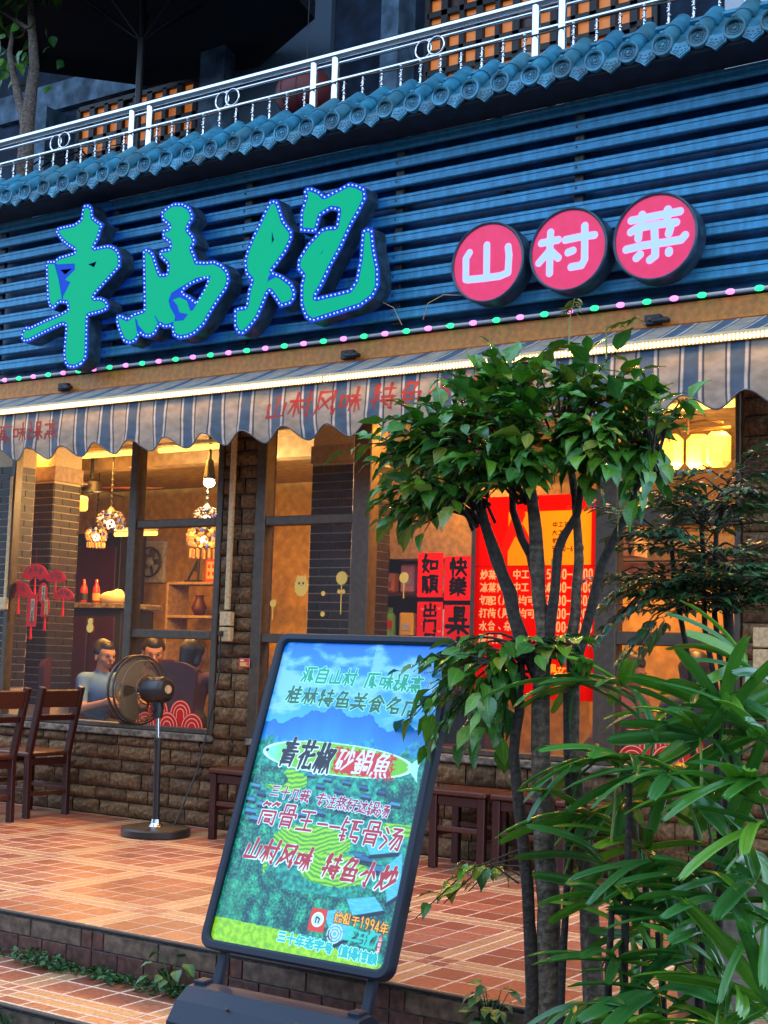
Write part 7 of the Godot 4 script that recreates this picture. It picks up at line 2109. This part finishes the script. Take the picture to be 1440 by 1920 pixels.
func blade_mesh(L: float, W: float, droop: float) -> ArrayMesh:
	var m := MB.new()
	var n := 9
	var rows := []
	for i in n:
		var u := float(i) / (n - 1)
		var w := W * 0.5 * minf(1.0, 0.28 + u * 3.2) * (1.0 if u < 0.82 else lerpf(1.0, 0.55, (u - 0.82) / 0.18))
		var a := droop * u
		var y := sin(-a) * L * u * 0.55 + 0.012
		var zz := L * u * (1.0 - 0.10 * absf(a))
		var row := []
		for j in 7:
			var s := (j - 3) / 3.0
			var ridge := 0.0048 * (1.0 if j % 2 else -1.0) * minf(1.0, u * 4.0)
			row.append(Vector3(s * w, y + ridge + absf(s) * w * 0.35, zz - (0.012 if u > 0.99 and j % 2 else 0.0)))
		rows.append(row)
	for i in n:
		for j in 7:
			m.vert(rows[i][j], Vector3.UP, Vector2(j / 6.0, float(i) / (n - 1)))
			var l: Vector3 = rows[i][maxi(j - 1, 0)]; var r: Vector3 = rows[i][mini(j + 1, 6)]
			var b: Vector3 = rows[maxi(i - 1, 0)][j]; var f: Vector3 = rows[mini(i + 1, n - 1)][j]
			m.n[m.n.size() - 1] = (f - b).cross(r - l).normalized()
	for i in n - 1:
		for j in 6:
			var a := i * 7 + j
			m.ix.append_array([a, a + 1, a + 7, a + 1, a + 8, a + 7])
	return m.done()

func rhapis() -> void:
	var hubs := HUBS
	var blades := [blade_mesh(0.33, 0.050, 0.55), blade_mesh(0.36, 0.044, 0.85), blade_mesh(0.29, 0.054, 0.35), blade_mesh(0.34, 0.038, 1.1)]
	var mats := leaf_mats([[0.045, 0.17, 0.018], [0.026, 0.115, 0.022], [0.10, 0.25, 0.018], [0.035, 0.145, 0.028], [0.15, 0.21, 0.02]], 0.3)
	for m in mats:
		m.heightmap_enabled = false
		m.albedo_texture = null
		m.metallic_specular = 0.5
	var groups := [["lady_palm", "tall lady palm clump with dark canes right of the tree", []], ["lady_palm", "lady palm clump at the right edge of the photo", []], ["lady_palm", "low lady palm shoots at the bottom right by the tree foot", []]]
	for h in hubs:
		if h[1] < 0.42 and h[0] < -1.62: groups[2][2].append(h)
		elif h[0] < -1.72: groups[0][2].append(h)
		else: groups[1][2].append(h)
	for g in groups:
		var t := thing(g[0], g[1], "palm", Vector3.ZERO, 0.0, "lady palms")
		var canes := []
		for i in 4:
			var h = g[2][(i * 3) % g[2].size()]
			var q := Vector3(h[0] + rng.randf_range(-0.06, 0.06), -0.2, h[2] + rng.randf_range(-0.08, 0.05))
			canes.append(q)
			var top := maxf(h[1] - 0.02, 0.15)
			var pts := []
			for k in 8: pts.append(q + Vector3(sin(k * 1.1 + i) * 0.008, (top + 0.2) * k / 7.0, cos(k * 0.9) * 0.008))
			tubepart(pts, [0.015, 0.014, 0.0145, 0.013, 0.014, 0.013, 0.012, 0.010], "cane", M.bark_dark, t, 8)
		for h in g[2]:
			var hub := Vector3(h[0], h[1], h[2])
			var best: Vector3 = canes[0]
			for c in canes:
				if Vector2(c.x - hub.x, c.z - hub.z).length() < Vector2(best.x - hub.x, best.z - hub.z).length(): best = c
			var foot := Vector3(best.x, maxf(hub.y - rng.randf_range(0.12, 0.26), -0.1), best.z)
			var m := MB.new()
			m.tube([foot, foot.lerp(hub, 0.5) + Vector3(0, 0.06, 0), hub], [0.006, 0.005, 0.004], 6, false)
			var fr := part(m, "frond", mats[rng.randi() % 5], t)
			var face := Vector3(rng.randf_range(-0.9, 0.5), 0, rng.randf_range(0.1, 1.0)).normalized()
			var yaw0 := atan2(face.x, face.z)
			var n := rng.randi_range(6, 9)
			var mi := rng.randi() % 4
			var tilt := rng.randf_range(-1.15, 0.25)
			var F := Basis(Vector3.UP, yaw0) * Basis(Vector3.RIGHT, tilt)
			for k in n:
				var a := lerpf(-2.1, 2.1, (k + rng.randf_range(-0.25, 0.25)) / (n - 1.0))
				var b := F * Basis(Vector3.UP, a) * Basis(Vector3.RIGHT, rng.randf_range(-0.45, 0.3)) * Basis(Vector3.BACK, rng.randf_range(-0.4, 0.4))
				put(blades[rng.randi() % 4], "blade", mats[mi if rng.randf() < 0.7 else rng.randi() % 4], fr, Transform3D(b.scaled_local(Vector3.ONE * rng.randf_range(0.8, 1.1)), hub))

const HUBS := [[-1.88, 0.48, 3.30], [-1.55, 0.44, 3.45], [-1.70, 0.62, 3.35], [-1.36, 0.62, 3.45], [-1.42, 0.20, 3.55], [-1.60, 0.16, 3.50], [-2.02, 0.92, 3.15], [-1.66, 0.90, 3.40], [-1.78, 0.10, 3.40], [-1.34, 0.92, 3.45], [-1.95, 1.17, 3.10], [-1.59, 1.03, 3.30], [-1.60, 1.14, 3.10], [-1.54, 1.09, 3.20], [-1.86, 0.93, 3.30], [-1.56, 0.60, 3.40], [-1.46, 1.02, 3.10], [-1.38, 1.04, 3.35], [-1.97, 0.57, 3.20], [-1.97, 0.76, 3.00], [-1.83, 0.30, 3.40], [-1.30, 0.51, 3.50], [-1.86, 0.62, 3.10], [-1.72, 0.80, 3.00], [-1.41, 0.86, 3.40], [-1.82, 0.89, 3.00], [-1.47, 0.67, 3.20], [-1.45, 0.54, 3.45], [-2.07, 0.71, 3.10], [-1.75, 0.40, 3.20], [-1.42, 0.30, 3.50], [-1.69, 0.23, 3.40], [-1.64, 0.31, 3.20], [-1.29, 0.29, 3.55], [-1.47, 1.19, 3.00], [-1.59, 1.26, 2.90], [-2.12, 1.17, 3.10], [-1.86, 1.08, 2.90], [-1.31, 0.78, 3.50], [-1.90, 0.17, 3.45], [-1.91, 0.33, 3.10]]

func nandina() -> void:
	var t := thing("nandina", "slender nandina shrub with dark stems and fine leaflets at right", "shrub")
	var z := 2.5
	var S := [[[-1.90, 0.35], [-1.93, 0.9], [-1.945, 1.25], [-2.01, 1.56], [-2.03, 1.77]], [[-1.83, 0.35], [-1.82, 0.8], [-1.83, 1.16], [-1.88, 1.40], [-1.89, 1.71], [-1.90, 1.85]], [[-1.78, 0.35], [-1.79, 0.9], [-1.80, 1.2], [-1.835, 1.46], [-1.83, 1.77], [-1.79, 1.92]], [[-1.74, 0.35], [-1.76, 0.9], [-1.77, 1.28], [-1.79, 1.52], [-1.78, 1.64]], [[-1.70, 0.35], [-1.73, 0.9], [-1.75, 1.30], [-1.76, 1.50], [-1.74, 1.6]]]
	for i in S.size():
		var pts := []
		for q in S[i]: pts.append(Vector3(q[0], q[1], z + (i - 2) * 0.02))
		var r := []
		for k in pts.size(): r.append(lerpf(0.014, 0.008, float(k) / pts.size()))
		tubepart(pts, r, "stem", M.bark_dark, t, 8)
		for k in 3:
			var b: Vector3 = pts[2] + Vector3(0, -0.15 + k * 0.06, 0)
			tubepart([b, b + Vector3(rng.randf_range(-0.05, 0.05), 0.04, rng.randf_range(-0.03, 0.03))], [0.005, 0.004], "stub", M.bark_dark, t, 6)
	var xs := []
	var tw := MB.new()
	# layered sprays: start, reach, level
	var sprays := []
	for k in 84:
		var st = S[rng.randi() % 5]
		var q = st[rng.randi_range(maxi(1, st.size() - 3), st.size() - 1)]
		var s := Vector3(q[0], maxf(q[1] + rng.randf_range(-0.06, 0.05), 1.46), z)
		var a := rng.randf_range(0, TAU)
		var L := rng.randf_range(0.14, 0.38)
		sprays.append([s, s + Vector3(cos(a) * L, rng.randf_range(0.0, 0.12), sin(a) * L * 0.8)])
	for q in [[-2.03, 1.60, -2.30, 1.58], [-2.02, 1.62, -2.24, 1.50], [-2.0, 1.58, -2.22, 1.38], [-1.97, 1.5, -2.16, 1.30], [-1.83, 1.9, -1.62, 1.98], [-1.83, 1.85, -1.6, 1.9], [-1.8, 1.6, -1.55, 1.62], [-1.8, 1.55, -1.55, 1.5]]:
		for e in 2: sprays.append([Vector3(q[0], q[1], z), Vector3(q[2], q[3], z + rng.randf_range(-0.15, 0.2))])
	for sp in sprays:
		var s: Vector3 = sp[0]; var e: Vector3 = sp[1]
		var mid := s.lerp(e, 0.5) + Vector3(0, 0.05, 0)
		tw.tube([s, mid, e], [0.004, 0.003, 0.0015], 5, false)
		var out := (e - s).normalized()
		for i in 5:
			var u := 0.4 + 0.15 * i
			var q := s.lerp(mid, u).lerp(mid.lerp(e, u), u)
			for sd in [-1.0, 1.0]:
				var side: Vector3 = out.cross(Vector3.UP).normalized() * sd
				var tip: Vector3 = q + side * 0.07 + out * 0.03
				tw.tube([q, tip], [0.0015, 0.001], 4, false)
				for l in 3:
					var dir: Vector3 = side * [0.8, 0.3, 1.0][l] + out * [0.9, 1.0, 0.2][l] + Vector3(0, rng.randf_range(-0.4, 0.1), 0)
					xs.append(Transform3D(leaf_basis(dir, rng.randf_range(-0.3, 0.3)).scaled_local(Vector3.ONE * rng.randf_range(0.75, 1.2)), q.lerp(tip, [1.0, 0.5, 0.9][l])))
	var o := part(tw, "twigs", M.bark_dark, t); o.set_meta("kind", "stuff")
	var meshes := [leaf_mesh(0.066, 0.023, 0.2, 0.004), leaf_mesh(0.074, 0.024, 0.1, -0.002)]
	var mats := leaf_mats([[0.07, 0.21, 0.09], [0.08, 0.26, 0.06], [0.15, 0.19, 0.15], [0.055, 0.22, 0.095]], 0.4)
	leaves_on(t, xs, meshes, mats)
	var p := thing("plant_pot", "big ribbed beige plant pot on the terrace behind the palms", "pot", Vector3(-1.80, 0.004, 2.5))
	var prof := [Vector2(0, 0), Vector2(0.15, 0), Vector2(0.155, 0.02)]
	for k in 12: prof.append(Vector2(0.157 + 0.003 * (k % 2) + k * 0.0022, 0.03 + k * 0.028))
	for q in [Vector2(0.19, 0.37), Vector2(0.198, 0.375), Vector2(0.198, 0.42), Vector2(0.19, 0.425), Vector2(0.172, 0.42), Vector2(0.168, 0.37)]: prof.append(q)
	var m := MB.new(); m.lathe(prof, 36); part(m, "pot_wall", M.pot, p)
	m = MB.new(); m.lathe([Vector2(0.17, 0.375), Vector2(0, 0.385)], 24); part(m, "soil", M.soil, p)

func small_plants() -> void:
	# creeping weeds along the riser
	var mesh := leaf_mesh(0.026, 0.02, 0.2, 0.002)
	var mats := leaf_mats([[0.05, 0.19, 0.035], [0.03, 0.13, 0.03], [0.07, 0.22, 0.05]], 0.45)
	var xs := [[], [], []]
	for q in [[-5.2, -5.05, 25, 0.02], [-4.98, -4.68, 190, 0.055], [-4.7, -4.35, 150, 0.035], [-4.4, -3.9, 200, 0.03], [-4.0, -3.6, 150, 0.04]]:
		for k in q[2]:
			var p := Vector3(rng.randf_range(q[0], q[1]), -0.205 + rng.randf() * q[3], 2.99 + pow(rng.randf(), 2.0) * 0.09)
			xs[k % 3].append(Transform3D(leaf_basis(Vector3(rng.randf_range(-1, 1), rng.randf_range(-0.2, 0.7), rng.randf_range(-0.2, 1)), rng.randf_range(-0.5, 0.5)).scaled_local(Vector3.ONE * rng.randf_range(0.6, 1.3)), p))
	var t := thing("creeping_weeds", "low creeping weeds growing along the foot of the terrace riser", "weeds", Vector3.ZERO, 0.0, "", "stuff")
	for i in 3: multi(mesh, xs[i], "weed_leaves", mats[i], t)
	# leafy weed
	t = thing("leafy_weed", "bright green leafy weed growing beside the signboard foot", "weed", Vector3(-4.02, -0.205, 3.02))
	var lm := [leaf_mesh(0.10, 0.062, 0.2, 0.006), leaf_mesh(0.085, 0.055, 0.3, 0.004)]
	for k in 13:
		var a := TAU * k / 13.0 + rng.randf_range(-0.3, 0.3)
		var hgt := rng.randf_range(0.04, 0.17)
		var e := Vector3(cos(a) * 0.075, hgt, sin(a) * 0.05 + 0.04)
		tubepart([Vector3(0, 0, 0), e * 0.5 + Vector3(0, 0.02, 0), e], [0.003, 0.0025, 0.002], "stalk", mats[0], t, 5)
		put(lm[k % 2], "leaf", mats[0] if k % 3 else mats[2], t, Transform3D(leaf_basis(Vector3(cos(a), -0.35, sin(a) + 0.5), rng.randf_range(-0.4, 0.4)).scaled_local(Vector3.ONE * rng.randf_range(0.6, 1.05)), e))
	# grass tuft on the lower riser and plants by the tree
	for q in [[Vector3(-2.47, -0.06, 3.04), 30, 0.09, "broad leaved weed at the terrace corner left of the tree foot", 0.15], [Vector3(-2.62, -0.2, 3.05), 9, 0.06, "small weed in the joint right of the signboard", 0.12], [Vector3(-4.42, -0.30, 3.58), 14, 0.05, "small weed hanging on the front of the lower step", 0.06], [Vector3(-1.98, -0.12, 3.25), 26, 0.09, "broad leaved weed among the palm shoots", 0.15]]:
		t = thing("leafy_weed", q[3], "weed", q[0])
		for k in q[1]:
			var a: float = TAU * k / q[1] + rng.randf_range(-0.4, 0.4)
			var r: float = q[4] * rng.randf_range(0.2, 0.5)
			var e := Vector3(cos(a) * r, rng.randf_range(0.0, q[4]), sin(a) * r)
			tubepart([Vector3(0, -0.1, 0), e * 0.5, e], [0.003, 0.0025, 0.0015], "stalk", mats[1], t, 5)
			put(lm[k % 2], "leaf", mats[k % 3], t, Transform3D(leaf_basis(Vector3(cos(a), rng.randf_range(-0.6, 0.1), sin(a) + 0.3), rng.randf_range(-0.4, 0.4)).scaled_local(Vector3.ONE * q[2] * rng.randf_range(6, 10)), e))
	# stones in the bed
	for q in [[-2.13, -0.13, 3.12, 0.09, "grey rubble stone beside the tree foot"], [-2.02, -0.15, 3.16, 0.06, "small pale rubble stone right of the tree foot"]]:
		var m := MB.new(); m.cbox(Vector3.ZERO, Vector3(q[3] * 1.3, q[3] * 1.5, q[3]), q[3] * 0.25, Basis(Vector3(0.3, 1, 0.2).normalized(), 0.7))
		solo(m, "rubble", M.cement, q[4], "stone", Transform3D(Basis(), Vector3(q[0], q[1], q[2])))

# ---------------------------------------------------------------- unseen building across the street, placed to darken the pane reflections
func opposite() -> void:
	var t := thing("unseen_opposite_building", "unseen dark building across the street behind the camera, placed to darken the window reflections", "building", Vector3(-14, -0.42, 30))
	boxpart(Vector3(0, 4.5, 0), Vector3(60, 9, 6), "wall", M.dark_wall, t, 0.05)
	for i in 16:
		for j in 2: boxpart(Vector3(-26 + i * 3.4, 2.4 + j * 3.2, -3.01), Vector3(1.8, 1.7, 0.06), "window", M.dark, t, 0.01)
